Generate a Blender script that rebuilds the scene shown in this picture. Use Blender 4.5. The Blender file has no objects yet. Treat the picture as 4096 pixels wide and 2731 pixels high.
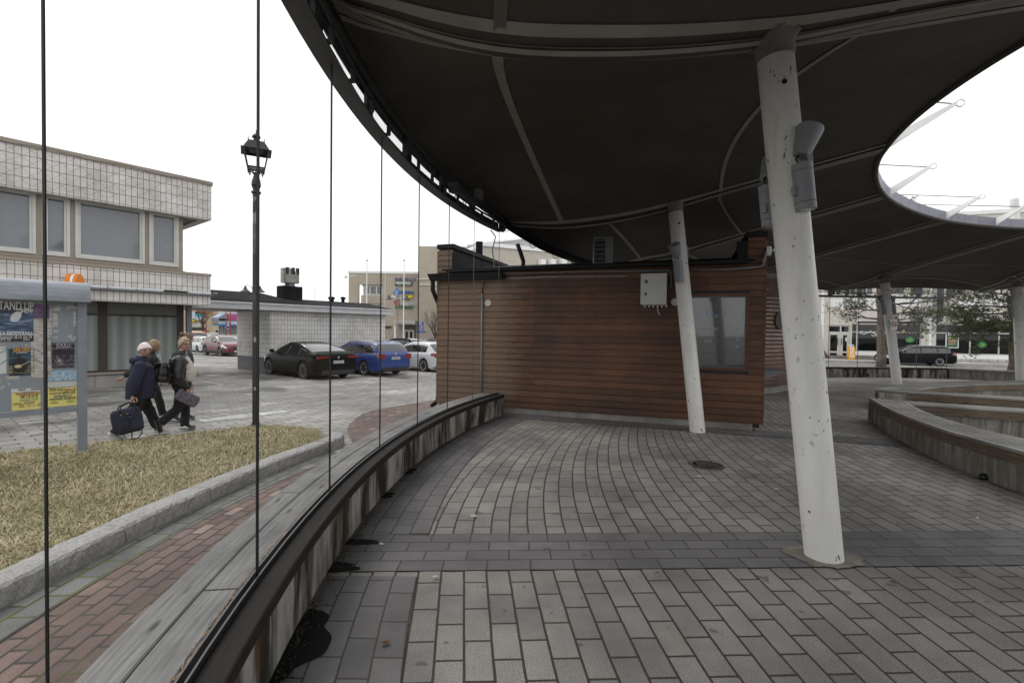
import bpy, bmesh, math, random
import numpy as np
from mathutils import Vector, Matrix
R = math.radians
random.seed(7)
SC = bpy.context.scene
COL = SC.collection

# ------------------------------------------------------------------ camera, sky, sun, exposure
FPX = 1980.0; CAMZ = 1.52; ROLL = R(0.72); PIT = R(1.17)
_f = Vector((0, math.cos(PIT), -math.sin(PIT))); _u0 = Vector((0, math.sin(PIT), math.cos(PIT))); _r0 = Vector((1, 0, 0))
_r = _r0 * math.cos(ROLL) + _u0 * math.sin(ROLL); _u = -_r0 * math.sin(ROLL) + _u0 * math.cos(ROLL)
cd = bpy.data.cameras.new("camera"); cam = bpy.data.objects.new("camera", cd); COL.objects.link(cam)
cd.sensor_width = 36; cd.lens = 36 * FPX / 4096; cd.clip_start = 0.05; cd.clip_end = 2000
M = Matrix((( _r.x, _u.x, -_f.x, 0), (_r.y, _u.y, -_f.y, 0), (_r.z, _u.z, -_f.z, CAMZ), (0, 0, 0, 1)))
cam.matrix_world = M; SC.camera = cam

w = bpy.data.worlds.new("World"); SC.world = w; w.use_nodes = True
nt = w.node_tree; nt.nodes.clear()
sky = nt.nodes.new('ShaderNodeTexSky'); sky.sky_type = 'NISHITA'; sky.sun_disc = False
sky.sun_elevation = R(48); sky.sun_rotation = R(-60); sky.dust_density = 4; sky.ozone_density = 1
hs = nt.nodes.new('ShaderNodeHueSaturation'); hs.inputs['Saturation'].default_value = 0.25
mx = nt.nodes.new('ShaderNodeMixRGB'); mx.inputs[0].default_value = 0.86; mx.inputs[2].default_value = (9.6, 9.7, 9.8, 1)
bg = nt.nodes.new('ShaderNodeBackground'); bg.inputs[1].default_value = 0.115
ow = nt.nodes.new('ShaderNodeOutputWorld')
nt.links.new(sky.outputs[0], hs.inputs['Color']); nt.links.new(hs.outputs[0], mx.inputs[1])
nt.links.new(mx.outputs[0], bg.inputs[0]); nt.links.new(bg.outputs[0], ow.inputs[0])
sd = bpy.data.lights.new("sun", 'SUN'); sd.energy = 0.7; sd.angle = R(25); sd.color = (1, .97, .93)
so = bpy.data.objects.new("sun", sd); COL.objects.link(so)
so.rotation_euler = Vector((math.sin(R(-60)) * math.cos(R(48)), math.cos(R(-60)) * math.cos(R(48)), math.sin(R(48)))).to_track_quat('Z', 'Y').to_euler()
SC.view_settings.view_transform = 'Standard'; SC.view_settings.look = 'None'
SC.view_settings.exposure = 0.36; SC.view_settings.gamma = 1.0

# ------------------------------------------------------------------ measuring helpers (photo pixel -> place in the world)
CP = Vector((0, 0, CAMZ))
def ray(px, py): return _f + _r * ((px - 2048) / FPX) + _u * ((1365.5 - py) / FPX)
def atY(px, py, Y): d = ray(px, py); return CP + d * (Y / d.y)
def onz(px, py, z): d = ray(px, py); return CP + d * ((z - CAMZ) / d.z)
def gz(y): return -0.2 - 0.012 * y                     # the square outside falls gently away

# ------------------------------------------------------------------ materials
MATS = {}
def newmat(name):
    m = bpy.data.materials.new(name); m.use_nodes = True; n = m.node_tree; n.nodes.clear()
    o = n.nodes.new('ShaderNodeOutputMaterial'); b = n.nodes.new('ShaderNodeBsdfPrincipled')
    n.links.new(b.outputs[0], o.inputs[0]); MATS[name] = m
    return m, n, b
def c4(c): return (c[0], c[1], c[2], 1)
def N(n, t, **k):
    x = n.nodes.new(t)
    for a, v in k.items():
        if a.startswith('i_'): x.inputs[a[2:].replace('_', ' ')].default_value = v
        else: setattr(x, a, v)
    return x
def L(n, a, b): n.links.new(a, b)
def coords(n, kind='P', scale=(1, 1, 1), loc=(0, 0, 0), rot=(0, 0, 0)):
    if kind == 'P': s = N(n, 'ShaderNodeNewGeometry').outputs['Position']
    elif kind == 'UV': s = N(n, 'ShaderNodeTexCoord').outputs['UV']
    else: s = N(n, 'ShaderNodeTexCoord').outputs['Object']
    mp = N(n, 'ShaderNodeMapping'); mp.inputs['Scale'].default_value = scale; mp.inputs['Location'].default_value = loc; mp.inputs['Rotation'].default_value = rot
    L(n, s, mp.inputs[0]); return mp.outputs[0]
def noise(n, vec, scale, detail=4, rough=.6):
    x = N(n, 'ShaderNodeTexNoise'); x.inputs['Scale'].default_value = scale; x.inputs['Detail'].default_value = detail; x.inputs['Roughness'].default_value = rough
    L(n, vec, x.inputs['Vector']); return x.outputs['Fac']
def ramp(n, fac, stops):
    x = N(n, 'ShaderNodeValToRGB'); e = x.color_ramp.elements
    while len(e) < len(stops): e.new(0.5)
    for i, (p, c) in enumerate(stops):
        e[i].position = p; e[i].color = c4(c) if hasattr(c, '__len__') else (c, c, c, 1)
    L(n, fac, x.inputs[0]); return x.outputs[0]
def mixc(n, fac, a, b, mode='MIX'):
    x = N(n, 'ShaderNodeMixRGB', blend_type=mode)
    for i, v in ((0, fac), (1, a), (2, b)):
        if isinstance(v, (int, float)): x.inputs[i].default_value = v if i == 0 else (v, v, v, 1)
        elif isinstance(v, (tuple, list)): x.inputs[i].default_value = c4(v)
        else: L(n, v, x.inputs[i])
    return x.outputs[0]
def bump(n, b, h, strength=.3, dist=.01, prev=None):
    x = N(n, 'ShaderNodeBump'); x.inputs['Strength'].default_value = strength; x.inputs['Distance'].default_value = dist
    L(n, h, x.inputs['Height'])
    if prev is not None: L(n, prev, x.inputs['Normal'])
    L(n, x.outputs[0], b.inputs['Normal']); return x.outputs[0]

def mat(name, col, rough=.7, var=.15, vs=6, bs=60, bst=.12, metal=0, spec=.5, coat=0, kind='P', stretch=(1, 1, 1), bd=.004):
    if name in MATS: return MATS[name]
    m, n, b = newmat(name)
    v = coords(n, kind, stretch)
    f = noise(n, v, vs, 5)
    c = ramp(n, f, [(.3, [x * (1 - var) for x in col]), (.7, [min(1, x * (1 + var)) for x in col])])
    L(n, c, b.inputs['Base Color'])
    b.inputs['Roughness'].default_value = rough; b.inputs['Metallic'].default_value = metal
    b.inputs['Specular IOR Level'].default_value = spec; b.inputs['Coat Weight'].default_value = coat; b.inputs['Coat Roughness'].default_value = .08
    if bst: bump(n, b, noise(n, v, bs, 3), bst, bd)
    return m

def brick(name, c1, c2, mortar, bw, bh, ms=.006, offset=.5, rough=.8, grain=.12, gs=90, stain=.2, ss=.7, loc=(0, 0, 0), rot=0, bst=.5, moss=None, light=None, wet=None, freq=2, msm=.15, squash=1):
    m, n, b = newmat(name)
    v = coords(n, 'UV', (1, 1, 1), loc, (0, 0, rot))
    nf = N(n, 'ShaderNodeTexNoise'); nf.inputs['Scale'].default_value = 9; L(n, v, nf.inputs['Vector'])   # uneven edges
    vm = N(n, 'ShaderNodeVectorMath', operation='MULTIPLY_ADD'); L(n, nf.outputs['Color'], vm.inputs[0])
    k = min(.012, ms * 1.0); vm.inputs[1].default_value = (k, k, 0); L(n, v, vm.inputs[2])
    t = N(n, 'ShaderNodeTexBrick', offset=offset, offset_frequency=freq, squash=squash)
    t.inputs['Scale'].default_value = 1; t.inputs['Brick Width'].default_value = bw; t.inputs['Row Height'].default_value = bh
    t.inputs['Mortar Size'].default_value = ms; t.inputs['Mortar Smooth'].default_value = msm; t.inputs['Bias'].default_value = 0
    t.inputs['Color1'].default_value = (0, 0, 0, 1); t.inputs['Color2'].default_value = (1, 1, 1, 1); t.inputs['Mortar'].default_value = (.5, .5, .5, 1)
    L(n, vm.outputs[0], t.inputs['Vector'])
    c = mixc(n, t.outputs['Color'], c1, c2)
    if light is not None:      # a few pale blocks
        c = mixc(n, ramp(n, t.outputs['Color'], [(light[1], 0), (light[1] + .02, 1)]), c, light[0])
    g = noise(n, v, gs, 3, .7)
    c = mixc(n, grain, c, ramp(n, g, [(.35, 0), (.65, 1)]), 'OVERLAY') if grain else c
    s_ = noise(n, coords(n, 'P'), ss, 6, .65)
    c = mixc(n, stain, c, ramp(n, s_, [(.38, .12), (.6, .85)]), 'OVERLAY')
    mo = mortar
    if moss is not None:
        mo = mixc(n, ramp(n, noise(n, coords(n, 'P'), 2.2, 4), [(.45, 0), (.6, 1)]), mortar, moss)
    if name.endswith('setts') and 'concrete' in name:      # old gum, oil spots and scratches
        c = mixc(n, ramp(n, noise(n, coords(n, 'P', (1, 1, 1), (3, 1, 0)), 7.5, 2, .5), [(.685, 0), (.72, .55)]), c, (.05, .045, .04))
        c = mixc(n, ramp(n, noise(n, coords(n, 'P', (3, 30, 1), (0, 0, 0), (0, 0, .6)), 3.5, 4, .6), [(.70, 0), (.76, .30)]), c, (.42, .40, .37))
    c = mixc(n, t.outputs['Fac'], c, mo)
    rgh = None
    if wet is not None:
        wf = ramp(n, noise(n, coords(n, 'P', (1, 1, 1)), wet, 5, .6), [(.52, 0), (.62, 1)])
        c = mixc(n, mixc(n, .5, (0, 0, 0), wf), c, (.02, .02, .02), 'MIX')
        rgh = ramp(n, wf, [(0, rough), (1, .32)])
        L(n, rgh, b.inputs['Roughness'])
    else: b.inputs['Roughness'].default_value = rough
    L(n, c, b.inputs['Base Color'])
    inv = N(n, 'ShaderNodeMath', operation='SUBTRACT'); inv.inputs[0].default_value = 1; L(n, t.outputs['Fac'], inv.inputs[1])
    p = bump(n, b, inv.outputs[0], bst, .008)
    bump(n, b, g, .25, .002, p)
    return m

def streaky(name, base, dark, brown, rough=.85):
    """cast concrete with rain streaks running down it"""
    m, n, b = newmat(name)
    v = coords(n, 'UV', (9, .7, 1)); s = noise(n, v, 1, 5, .75)
    v2 = coords(n, 'UV', (2.3, .5, 1)); s2 = noise(n, v2, 1, 4, .7)
    g = noise(n, coords(n, 'P'), 40, 4)
    c = mixc(n, .35, base, ramp(n, g, [(.3, [x * .6 for x in base]), (.7, [min(1, x * 1.25) for x in base])]))
    c = mixc(n, ramp(n, s2, [(.42, 0), (.56, 1)]), c, dark)
    c = mixc(n, ramp(n, s, [(.50, 0), (.62, .85)]), c, brown)
    c = mixc(n, ramp(n, noise(n, coords(n, 'UV', (14, .9, 1), (3, 1, 0)), 1, 4), [(.6, 0), (.7, .6)]), c, [min(1, x * 1.6) for x in base])
    L(n, c, b.inputs['Base Color']); b.inputs['Roughness'].default_value = rough
    bump(n, b, g, .3, .004); return m

def wood(name, c1, c2, rough=.75, stretch=(1.2, 26, 1), kind='UV', knots=True, dirt=.3):
    m, n, b = newmat(name)
    v = coords(n, kind, stretch)
    g = noise(n, v, 2.2, 6, .7)
    c = ramp(n, g, [(.3, c1), (.68, c2)])
    if knots:
        vo = N(n, 'ShaderNodeTexVoronoi'); L(n, coords(n, kind, (1.6, 6, 1)), vo.inputs['Vector']); vo.inputs['Scale'].default_value = 1.3
        c = mixc(n, ramp(n, vo.outputs['Distance'], [(.05, .85), (.12, 0)]), c, [x * .3 for x in c1])
    c = mixc(n, dirt, c, ramp(n, noise(n, coords(n, 'P'), 1.7, 5), [(.35, .1), (.65, .9)]), 'OVERLAY')
    L(n, c, b.inputs['Base Color']); b.inputs['Roughness'].default_value = rough
    bump(n, b, g, .35, .003); return m

def glassmat(name, tint=(1, 1, 1), ior=1.45, dirt=0.0):
    m = bpy.data.materials.new(name); m.use_nodes = True; n = m.node_tree; n.nodes.clear(); MATS[name] = m
    o = N(n, 'ShaderNodeOutputMaterial'); t = N(n, 'ShaderNodeBsdfTransparent'); t.inputs[0].default_value = c4(tint)
    gl = N(n, 'ShaderNodeBsdfGlossy'); gl.inputs['Roughness'].default_value = .02
    fr = N(n, 'ShaderNodeFresnel'); fr.inputs['IOR'].default_value = ior
    mxs = N(n, 'ShaderNodeMixShader'); L(n, fr.outputs[0], mxs.inputs[0]); L(n, t.outputs[0], mxs.inputs[1]); L(n, gl.outputs[0], mxs.inputs[2])
    last = mxs.outputs[0]
    if dirt:
        df = N(n, 'ShaderNodeBsdfDiffuse'); df.inputs[0].default_value = (.75, .77, .75, 1)
        m2 = N(n, 'ShaderNodeMixShader'); f = noise(n, coords(n, 'P', (1, 1, .6)), 35, 6, .8)
        L(n, ramp(n, f, [(.63, 0.0), (.8, dirt)]), m2.inputs[0]); L(n, last, m2.inputs[1]); L(n, df.outputs[0], m2.inputs[2]); last = m2.outputs[0]
    L(n, last, o.inputs[0]); return m

def flat(name, col, rough=.6, metal=0, spec=.5, coat=0):
    if name in MATS: return MATS[name]
    m, n, b = newmat(name); b.inputs['Base Color'].default_value = c4(col); b.inputs['Roughness'].default_value = rough
    b.inputs['Metallic'].default_value = metal; b.inputs['Specular IOR Level'].default_value = spec; b.inputs['Coat Weight'].default_value = coat
    b.inputs['Coat Roughness'].default_value = .05
    return m

# ------------------------------------------------------------------ mesh builder
class MB:
    def __init__(s): s.v = []; s.f = []; s.uv = {}
    def add(s, vs, fs):
        o = len(s.v); s.v += [Vector(p) for p in vs]; s.f += [tuple(i + o for i in f) for f in fs]; return s
    def para(s, o, a, b, c):
        o, a, b, c = map(Vector, (o, a, b, c))
        if a.cross(b).dot(c) < 0: a, b = b, a
        P = [o, o + a, o + a + b, o + b, o + c, o + a + c, o + a + b + c, o + b + c]
        return s.add(P, [(3, 2, 1, 0), (4, 5, 6, 7), (0, 1, 5, 4), (1, 2, 6, 5), (2, 3, 7, 6), (3, 0, 4, 7)])
    def box(s, c, d, rz=0):
        x = Vector((math.cos(rz), math.sin(rz), 0)); y = Vector((-x.y, x.x, 0)); z = Vector((0, 0, 1))
        return s.para(Vector(c) - x * d[0] / 2 - y * d[1] / 2 - z * d[2] / 2, x * d[0], y * d[1], z * d[2])
    def quad(s, *p): return s.add(p, [tuple(range(len(p)))])
    def prism(s, pts, vec):
        n = len(pts); P = [Vector(p) for p in pts]; vec = Vector(vec)
        return s.add(P + [p + vec for p in P], [tuple(range(n))[::-1], tuple(range(n, 2 * n))] + [(i, (i + 1) % n, (i + 1) % n + n, i + n) for i in range(n)])
    def tube(s, pts, r, seg=10, cap=True, up=None):
        P = [Vector(p) for p in pts]; n = len(P); rs = r if hasattr(r, '__len__') else [r] * n
        vs = []; t0 = None
        for i in range(n):
            t = (P[min(i + 1, n - 1)] - P[max(i - 1, 0)]).normalized()
            if t0 is None:
                a = Vector((0, 0, 1)) if abs(t.z) < .9 else Vector((1, 0, 0)); x = t.cross(a).normalized()
            else: x = (x - t * x.dot(t)).normalized()
            y = t.cross(x); t0 = t
            vs += [P[i] + (x * math.cos(2 * math.pi * k / seg) + y * math.sin(2 * math.pi * k / seg)) * rs[i] for k in range(seg)]
        fs = [(i * seg + k, i * seg + (k + 1) % seg, (i + 1) * seg + (k + 1) % seg, (i + 1) * seg + k) for i in range(n - 1) for k in range(seg)]
        if cap: fs += [tuple(range(seg))[::-1], tuple(range((n - 1) * seg, n * seg))]
        return s.add(vs, fs)
    def lathe(s, prof, o=(0, 0, 0), ax=(0, 0, 1), seg=24):
        ax = Vector(ax).normalized(); a = Vector((0, 0, 1)) if abs(ax.z) < .9 else Vector((1, 0, 0))
        x = ax.cross(a).normalized(); y = ax.cross(x); o = Vector(o); vs = []
        for r_, h in prof: vs += [o + ax * h + (x * math.cos(2 * math.pi * k / seg) + y * math.sin(2 * math.pi * k / seg)) * r_ for k in range(seg)]
        n = len(prof)
        fs = [(i * seg + k, i * seg + (k + 1) % seg, (i + 1) * seg + (k + 1) % seg, (i + 1) * seg + k) for i in range(n - 1) for k in range(seg)]
        if prof[0][0] > 1e-4: fs.append(tuple(range(seg))[::-1])
        if prof[-1][0] > 1e-4: fs.append(tuple(range((n - 1) * seg, n * seg)))
        return s.add(vs, fs)
    def ell(s, c, r, seg=14, rings=9, rot=None):
        c = Vector(c); vs = []; fs = []
        for i in range(rings + 1):
            a = math.pi * i / rings
            for k in range(seg):
                p = Vector((r[0] * math.sin(a) * math.cos(2 * math.pi * k / seg), r[1] * math.sin(a) * math.sin(2 * math.pi * k / seg), r[2] * math.cos(a)))
                vs.append(c + (rot @ p if rot else p))
        for i in range(rings):
            for k in range(seg): fs.append((i * seg + k, (i + 1) * seg + k, (i + 1) * seg + (k + 1) % seg, i * seg + (k + 1) % seg))
        return s.add(vs, fs)
    def grid(s, fn, us, vs_, uvfn=None, flip=False):
        o = len(s.v); nv = len(vs_)
        for u in us:
            for v in vs_: s.v.append(Vector(fn(u, v)))
        for i in range(len(us) - 1):
            for j in range(nv - 1):
                f = (o + i * nv + j, o + (i + 1) * nv + j, o + (i + 1) * nv + j + 1, o + i * nv + j + 1)
                q = [(us[i], vs_[j]), (us[i + 1], vs_[j]), (us[i + 1], vs_[j + 1]), (us[i], vs_[j + 1])]
                if flip: f = f[::-1]; q = q[::-1]
                if uvfn: s.uv[len(s.f)] = [uvfn(*a) for a in q]
                s.f.append(f)
        return s

WM = {}                                       # world matrix of every parent
def root(name, label, cat, loc=(0, 0, 0), rz=0, group=None):
    o = bpy.data.objects.new(name, None); COL.objects.link(o); o.location = loc; o.rotation_euler = (0, 0, rz); o.empty_display_size = .2
    o['label'] = label; o['category'] = cat
    if group: o['group'] = group
    WM[o.name] = Matrix.Translation(Vector(loc)) @ Matrix.Rotation(rz, 4, 'Z')
    return o
def tag(o, label=None, cat=None, group=None, kind=None):
    if label: o['label'] = label
    if cat: o['category'] = cat
    if group: o['group'] = group
    if kind: o['kind'] = kind
    return o
def build(name, mb, m, parent=None, smooth=False, local=False, bevel=0, sub=0, solid=0, weld=False, origin=None):
    me = bpy.data.meshes.new(name)
    vs = mb.v
    if parent is not None:
        Wm = WM[parent.name]
        inv = Wm.inverted()
        wv = [Wm @ p for p in vs] if local else vs
        vv = vs if local else [inv @ p for p in vs]; O = None
    else:
        wv = vs
        xs = [p.x for p in vs]; ys = [p.y for p in vs]
        O = Vector(origin) if origin else Vector(((min(xs) + max(xs)) / 2, (min(ys) + max(ys)) / 2, min(p.z for p in vs)))
        vv = [p - O for p in vs]
    me.from_pydata([tuple(p) for p in vv], [], mb.f); me.update()
    ul = me.uv_layers.new(name='UV'); Z = Vector((0, 0, 1))
    for pi, p in enumerate(me.polygons):
        if pi in mb.uv:
            for k, li in enumerate(p.loop_indices): ul.data[li].uv = mb.uv[pi][k]
            continue
        a = [wv[i] for i in mb.f[pi]]; nrm = Vector((0, 0, 0))
        for i in range(len(a)):
            q, t = a[i], a[(i + 1) % len(a)]
            nrm += Vector(((q.y - t.y) * (q.z + t.z), (q.z - t.z) * (q.x + t.x), (q.x - t.x) * (q.y + t.y)))
        if nrm.length < 1e-12: continue
        nrm.normalize()
        if abs(nrm.z) > .8:
            for k, li in enumerate(p.loop_indices): ul.data[li].uv = (a[k].x, a[k].y)
        else:
            t = Z.cross(nrm).normalized()
            for k, li in enumerate(p.loop_indices): ul.data[li].uv = (a[k].dot(t), a[k].z)
    if isinstance(m, (list, tuple)):
        for x in m: me.materials.append(x)
    else: me.materials.append(m)
    if smooth:
        me.polygons.foreach_set('use_smooth', [True] * len(me.polygons))
    o = bpy.data.objects.new(name, me); COL.objects.link(o)
    if parent is not None: o.parent = parent; WM[o.name] = Wm
    else: o.location = O; WM[o.name] = Matrix.Translation(O)
    if weld:
        md = o.modifiers.new('w', 'WELD'); md.merge_threshold = .0005
    if solid: md = o.modifiers.new('s', 'SOLIDIFY'); md.thickness = solid; md.offset = 0
    if bevel:
        md = o.modifiers.new('b', 'BEVEL'); md.width = bevel; md.segments = 2; md.limit_method = 'ANGLE'; md.angle_limit = R(40)
    if sub: md = o.modifiers.new('s', 'SUBSURF'); md.levels = sub; md.render_levels = sub
    return o
def struct(name, mb, m, **k): return tag(build(name, mb, m, **k), kind='structure')

class Pl:
    """a vertical wall plane: origin on the ground line, unit direction along the wall"""
    def __init__(s, o, d):
        s.o = Vector((o[0], o[1], 0)); s.d = Vector((d[0], d[1], 0)).normalized(); s.n = Vector((s.d.y, -s.d.x, 0))
        if s.n.dot(CP - s.o) < 0: s.n = -s.n
    def off(s, a): p = Pl.__new__(Pl); p.o = s.o + s.n * a; p.d = s.d; p.n = s.n; return p
    def px(s, x, y):
        d = ray(x, y); t = (s.o - CP).dot(s.n) / d.dot(s.n); p = CP + d * t; return ((p - s.o).dot(s.d), p.z)
    def pt(s, a, z, off=0): q = s.o + s.d * a + s.n * off; return Vector((q.x, q.y, z))
    def slab(s, mb, a0, a1, z0, z1, o0, o1): return mb.para(s.pt(a0, z0, o0), s.d * (a1 - a0), s.n * (o1 - o0), Vector((0, 0, z1 - z0)))
    def wall(s, mb, a0, a1, z0, z1, o0, o1, holes):
        """a wall with rectangular openings, cut out as real holes"""
        A = sorted({a0, a1} | {h[0] for h in holes} | {h[1] for h in holes}); Zs = sorted({z0, z1} | {h[2] for h in holes} | {h[3] for h in holes})
        A = [a for a in A if a0 <= a <= a1]; Zs = [z for z in Zs if z0 <= z <= z1]
        for i in range(len(A) - 1):
            j = 0
            while j < len(Zs) - 1:
                ca = (A[i] + A[i + 1]) / 2
                inh = lambda jj: any(h[0] < ca < h[1] and h[2] < (Zs[jj] + Zs[jj + 1]) / 2 < h[3] for h in holes)
                if inh(j): j += 1; continue
                k = j
                while k + 1 < len(Zs) - 1 and not inh(k + 1): k += 1
                s.slab(mb, A[i], A[i + 1], Zs[j], Zs[k + 1], o0, o1); j = k + 1
        return mb
def frame(pl, mb, a0, a1, z0, z1, w, o0, o1, vs=(), hs=()):
    pl.slab(mb, a0, a0 + w, z0, z1, o0, o1); pl.slab(mb, a1 - w, a1, z0, z1, o0, o1)
    pl.slab(mb, a0 + w, a1 - w, z0, z0 + w, o0, o1); pl.slab(mb, a0 + w, a1 - w, z1 - w, z1, o0, o1)
    for v in vs: pl.slab(mb, v - w / 2, v + w / 2, z0 + w, z1 - w, o0 + .002, o1 - .002)
    for h in hs: pl.slab(mb, a0 + w, a1 - w, h - w / 2, h + w / 2, o0 + .004, o1 - .004)
    return mb
def text(name, body, m, o, u, size, parent=None, up=(0, 0, 1), ext=.004, align='LEFT', shear=0, wide=1, bold=0, fit=None):
    cu = bpy.data.curves.new(name, 'FONT'); cu.body = body; cu.size = size; cu.extrude = ext; cu.align_x = align; cu.shear = shear; cu.offset = bold
    cu.resolution_u = 3
    t = bpy.data.objects.new(name, cu); COL.objects.link(t)
    bpy.context.view_layer.update()
    me = bpy.data.meshes.new_from_object(t.evaluated_get(bpy.context.evaluated_depsgraph_get()))
    bpy.data.objects.remove(t); bpy.data.curves.remove(cu)
    u = Vector(u).normalized(); up = Vector(up).normalized(); nn = u.cross(up)
    xs = [v.co.x for v in me.vertices] or [0]
    if fit: wide = fit / max(1e-4, max(xs) - min(xs))
    mb = MB(); mb.v = [Vector(o) + u * (v.co.x * wide) + up * v.co.y + nn * v.co.z for v in me.vertices]; mb.f = [tuple(p.vertices) for p in me.polygons]
    bpy.data.meshes.remove(me)
    return build(name, mb, m, parent)
def copy_tree(o, parent=None):
    c = o.copy(); COL.objects.link(c); c.parent = parent
    for ch in list(o.children): copy_tree(ch, c)
    return c
exec_parts = True
# ------------------------------------------------------------------ setting: ground, paving, floor
D1 = Vector((.635, .7725, 0)); D2 = Vector((-.7725, .635, 0))       # directions of the street grid outside
OX, OY = 11.3, 4.0                                                   # centre of the round tent
def pol(th, r, z=0): return Vector((OX + r * math.cos(R(th)), OY + r * math.sin(R(th)), z))

m_plaza = brick('plaza_paving', (.23, .22, .20), (.33, .32, .30), (.09, .085, .075), .42, .21, .013, grain=.25, gs=60, stain=.45, ss=.35, rot=R(0), light=((.44, .43, .40), .95), wet=.55, bst=.4)
m_asph = mat('asphalt', (.15, .148, .14), .85, .25, 1.2, 160, .4)
mb = MB()
ux, uy = D1, D2
def plazaz(x, y): return Vector((x, y, gz(y)))
mb.grid(plazaz, [-400, -120, -60, -30, -14, -8, -3.2], [-60, 0, 12, 30, 60, 120, 400], uvfn=lambda x, y: (x * ux.x + y * ux.y, x * uy.x + y * uy.y), flip=False)
mb.grid(plazaz, [-3.2, 1.0], [-60, 0, 12, 15], uvfn=lambda x, y: (x * ux.x + y * ux.y, x * uy.x + y * uy.y), flip=False)
mb.grid(plazaz, [-3.2, 12, 30, 60, 120, 400], [15, 30, 60, 120, 400], uvfn=lambda x, y: (x * ux.x + y * ux.y, x * uy.x + y * uy.y), flip=False)
struct('plaza_ground', mb, m_plaza)
mb = MB(); mb.grid(lambda x, y: Vector((x, y, -.95)), [-900, 0, 900], [-500, 0, 900]); struct('ground', mb, m_asph)

# parking bay lines of pale setts
m_line = brick('pale_setts', (.42, .41, .39), (.55, .54, .51), (.3, .29, .27), .2, .1, .006, stain=.5)
for k in range(6):
    o = Vector((-8.9, 17.6, 0)) + D1 * (2.98 * k) - D1 * 1.35
    mb = MB(); a = o; b = o + D2 * 5.4; t = D1 * .13
    P = [a, a + t, b + t, b]; mb.quad(*[Vector((p.x, p.y, gz(p.y) + .006)) for p in P]); struct('parking_line', mb, m_line)
# bright glare of the wet paving, painted as a pale mottled patch
m_white = mat('road_paint', (.62, .62, .60), .7, .2, 9, 80, .2)
mb = MB()
for k in range(1):
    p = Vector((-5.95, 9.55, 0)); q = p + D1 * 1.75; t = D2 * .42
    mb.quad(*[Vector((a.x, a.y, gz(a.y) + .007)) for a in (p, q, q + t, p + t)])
m_wetw, n_, b_ = newmat('wet_glare_colour')
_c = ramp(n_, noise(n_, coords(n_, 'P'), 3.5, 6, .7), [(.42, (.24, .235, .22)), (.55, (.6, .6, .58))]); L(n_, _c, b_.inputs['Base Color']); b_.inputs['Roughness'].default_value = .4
struct('painted_wet_glare', mb, m_wetw)

# red brick path with grey border beside the tent wall
m_red = brick('red_brick_paving', (.105, .068, .058), (.170, .112, .095), (.035, .03, .024), .215, .108, .010, grain=.35, gs=140, stain=.3, ss=1.6, bst=.8, moss=(.07, .065, .02), light=((.24, .175, .145), .94))
m_greyb = brick('grey_border_brick', (.10, .105, .10), (.17, .175, .165), (.05, .045, .03), .235, .12, .009, grain=.35, gs=140, stain=.35, ss=1.6, bst=.8, moss=(.10, .10, .02))
def uvpol(th, r): return (R(th) * 13.4, r)
path_r = lambda th: np.interp(th, [144, 154, 160, 166, 176, 200, 235], [16.2, 16.2, 15.3, 14.0, 14.12, 14.2, 14.25])
ths = [235 - i * 2 for i in range(46)]
mb = MB()
ss = [0, .12, .25, .4, .55, .7, .85, 1]
def onp(th, r, e): q = pol(th, r); q.z = gz(q.y) + e; return q
mb.grid(lambda th, s: onp(th, 12.6 + (path_r(th) - 12.6) * s, .012), ths, ss, uvfn=lambda th, s: uvpol(th, 12.6 + (path_r(th) - 12.6) * s), flip=True)
struct('red_brick_path', mb, m_red)
mb = MB()
mb.grid(lambda th, s: onp(th, path_r(th) + .33 * s, .016), [t for t in ths if t > 165], [0, 1], uvfn=lambda th, s: uvpol(th, path_r(th) + .24 * s), flip=True)
struct('path_border', mb, m_greyb)

# inner floor of concrete setts: courses bend with the wall, a straight darker band crosses them
m_floor = brick('concrete_setts', (.20, .189, .175), (.262, .248, .231), (.046, .033, .025), .283, .1415, .0068, grain=.5, gs=170, stain=.35, ss=.8, bst=.9, msm=.05, light=((.265, .25, .23), .93))
m_floor_dk = brick('dark_concrete_setts', (.125, .12, .12), (.165, .16, .158), (.055, .048, .04), .283, .1415, .005, grain=.3, gs=170, stain=.3, ss=.9, bst=.9, msm=.05)
def bandY(x): return 3.07 + (x + 1.1) * .046
def course(x0, y):     # x of the course that starts at x0 on the band
    k = float(np.interp(x0, [-.6, 1.1, 2.1, 4.5], [1.42, .98, .80, .60]))
    y0 = 3.75
    if y > y0: return x0 + k * (y - y0) ** 2 / 25.2
    return x0 - .055 * (y - y0) * (1 if x0 < 3 else .6) * (1 - .3 * max(0, x0))* 1.0 if x0 < 3.3 else x0
def glassr(y): return OX - math.sqrt(max(0, 12.47 ** 2 - (y - OY) ** 2))
# (a) beyond the band
mb = MB()
xs = [-1.6 + i * .1415 * 2 for i in range(34)]
ysB = [0 + .25 * i for i in range(34)]
fa = lambda x0, s: Vector((course(x0, bandY(x0) + .566 + s), bandY(x0) + .566 + s, 0))
mb.grid(fa, xs, ysB, uvfn=lambda x0, s: (s, x0))
struct('floor_setts_inner', mb, m_floor)
# (b) the band itself
mb = MB(); mb.grid(lambda x, s: Vector((x, bandY(x) + s, .004)), [-1.9 + i * .5 for i in range(30)], [0, .566], uvfn=lambda x, s: (x, s))
struct('floor_band', mb, m_floor_dk)
# (c) near the camera
mb = MB(); fc = lambda x0, s: Vector((x0 + (.085 - .045 * x0 if x0 < 2 else 0) * s, bandY(x0) - s, 0))
mb.grid(fc, [-2.0 + i * .283 for i in range(40)], [0, .5, 1, 1.5, 2, 3, 4, 6, 9], uvfn=lambda x0, s: (-s, x0))
struct('floor_setts_front', mb, m_floor)
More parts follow.
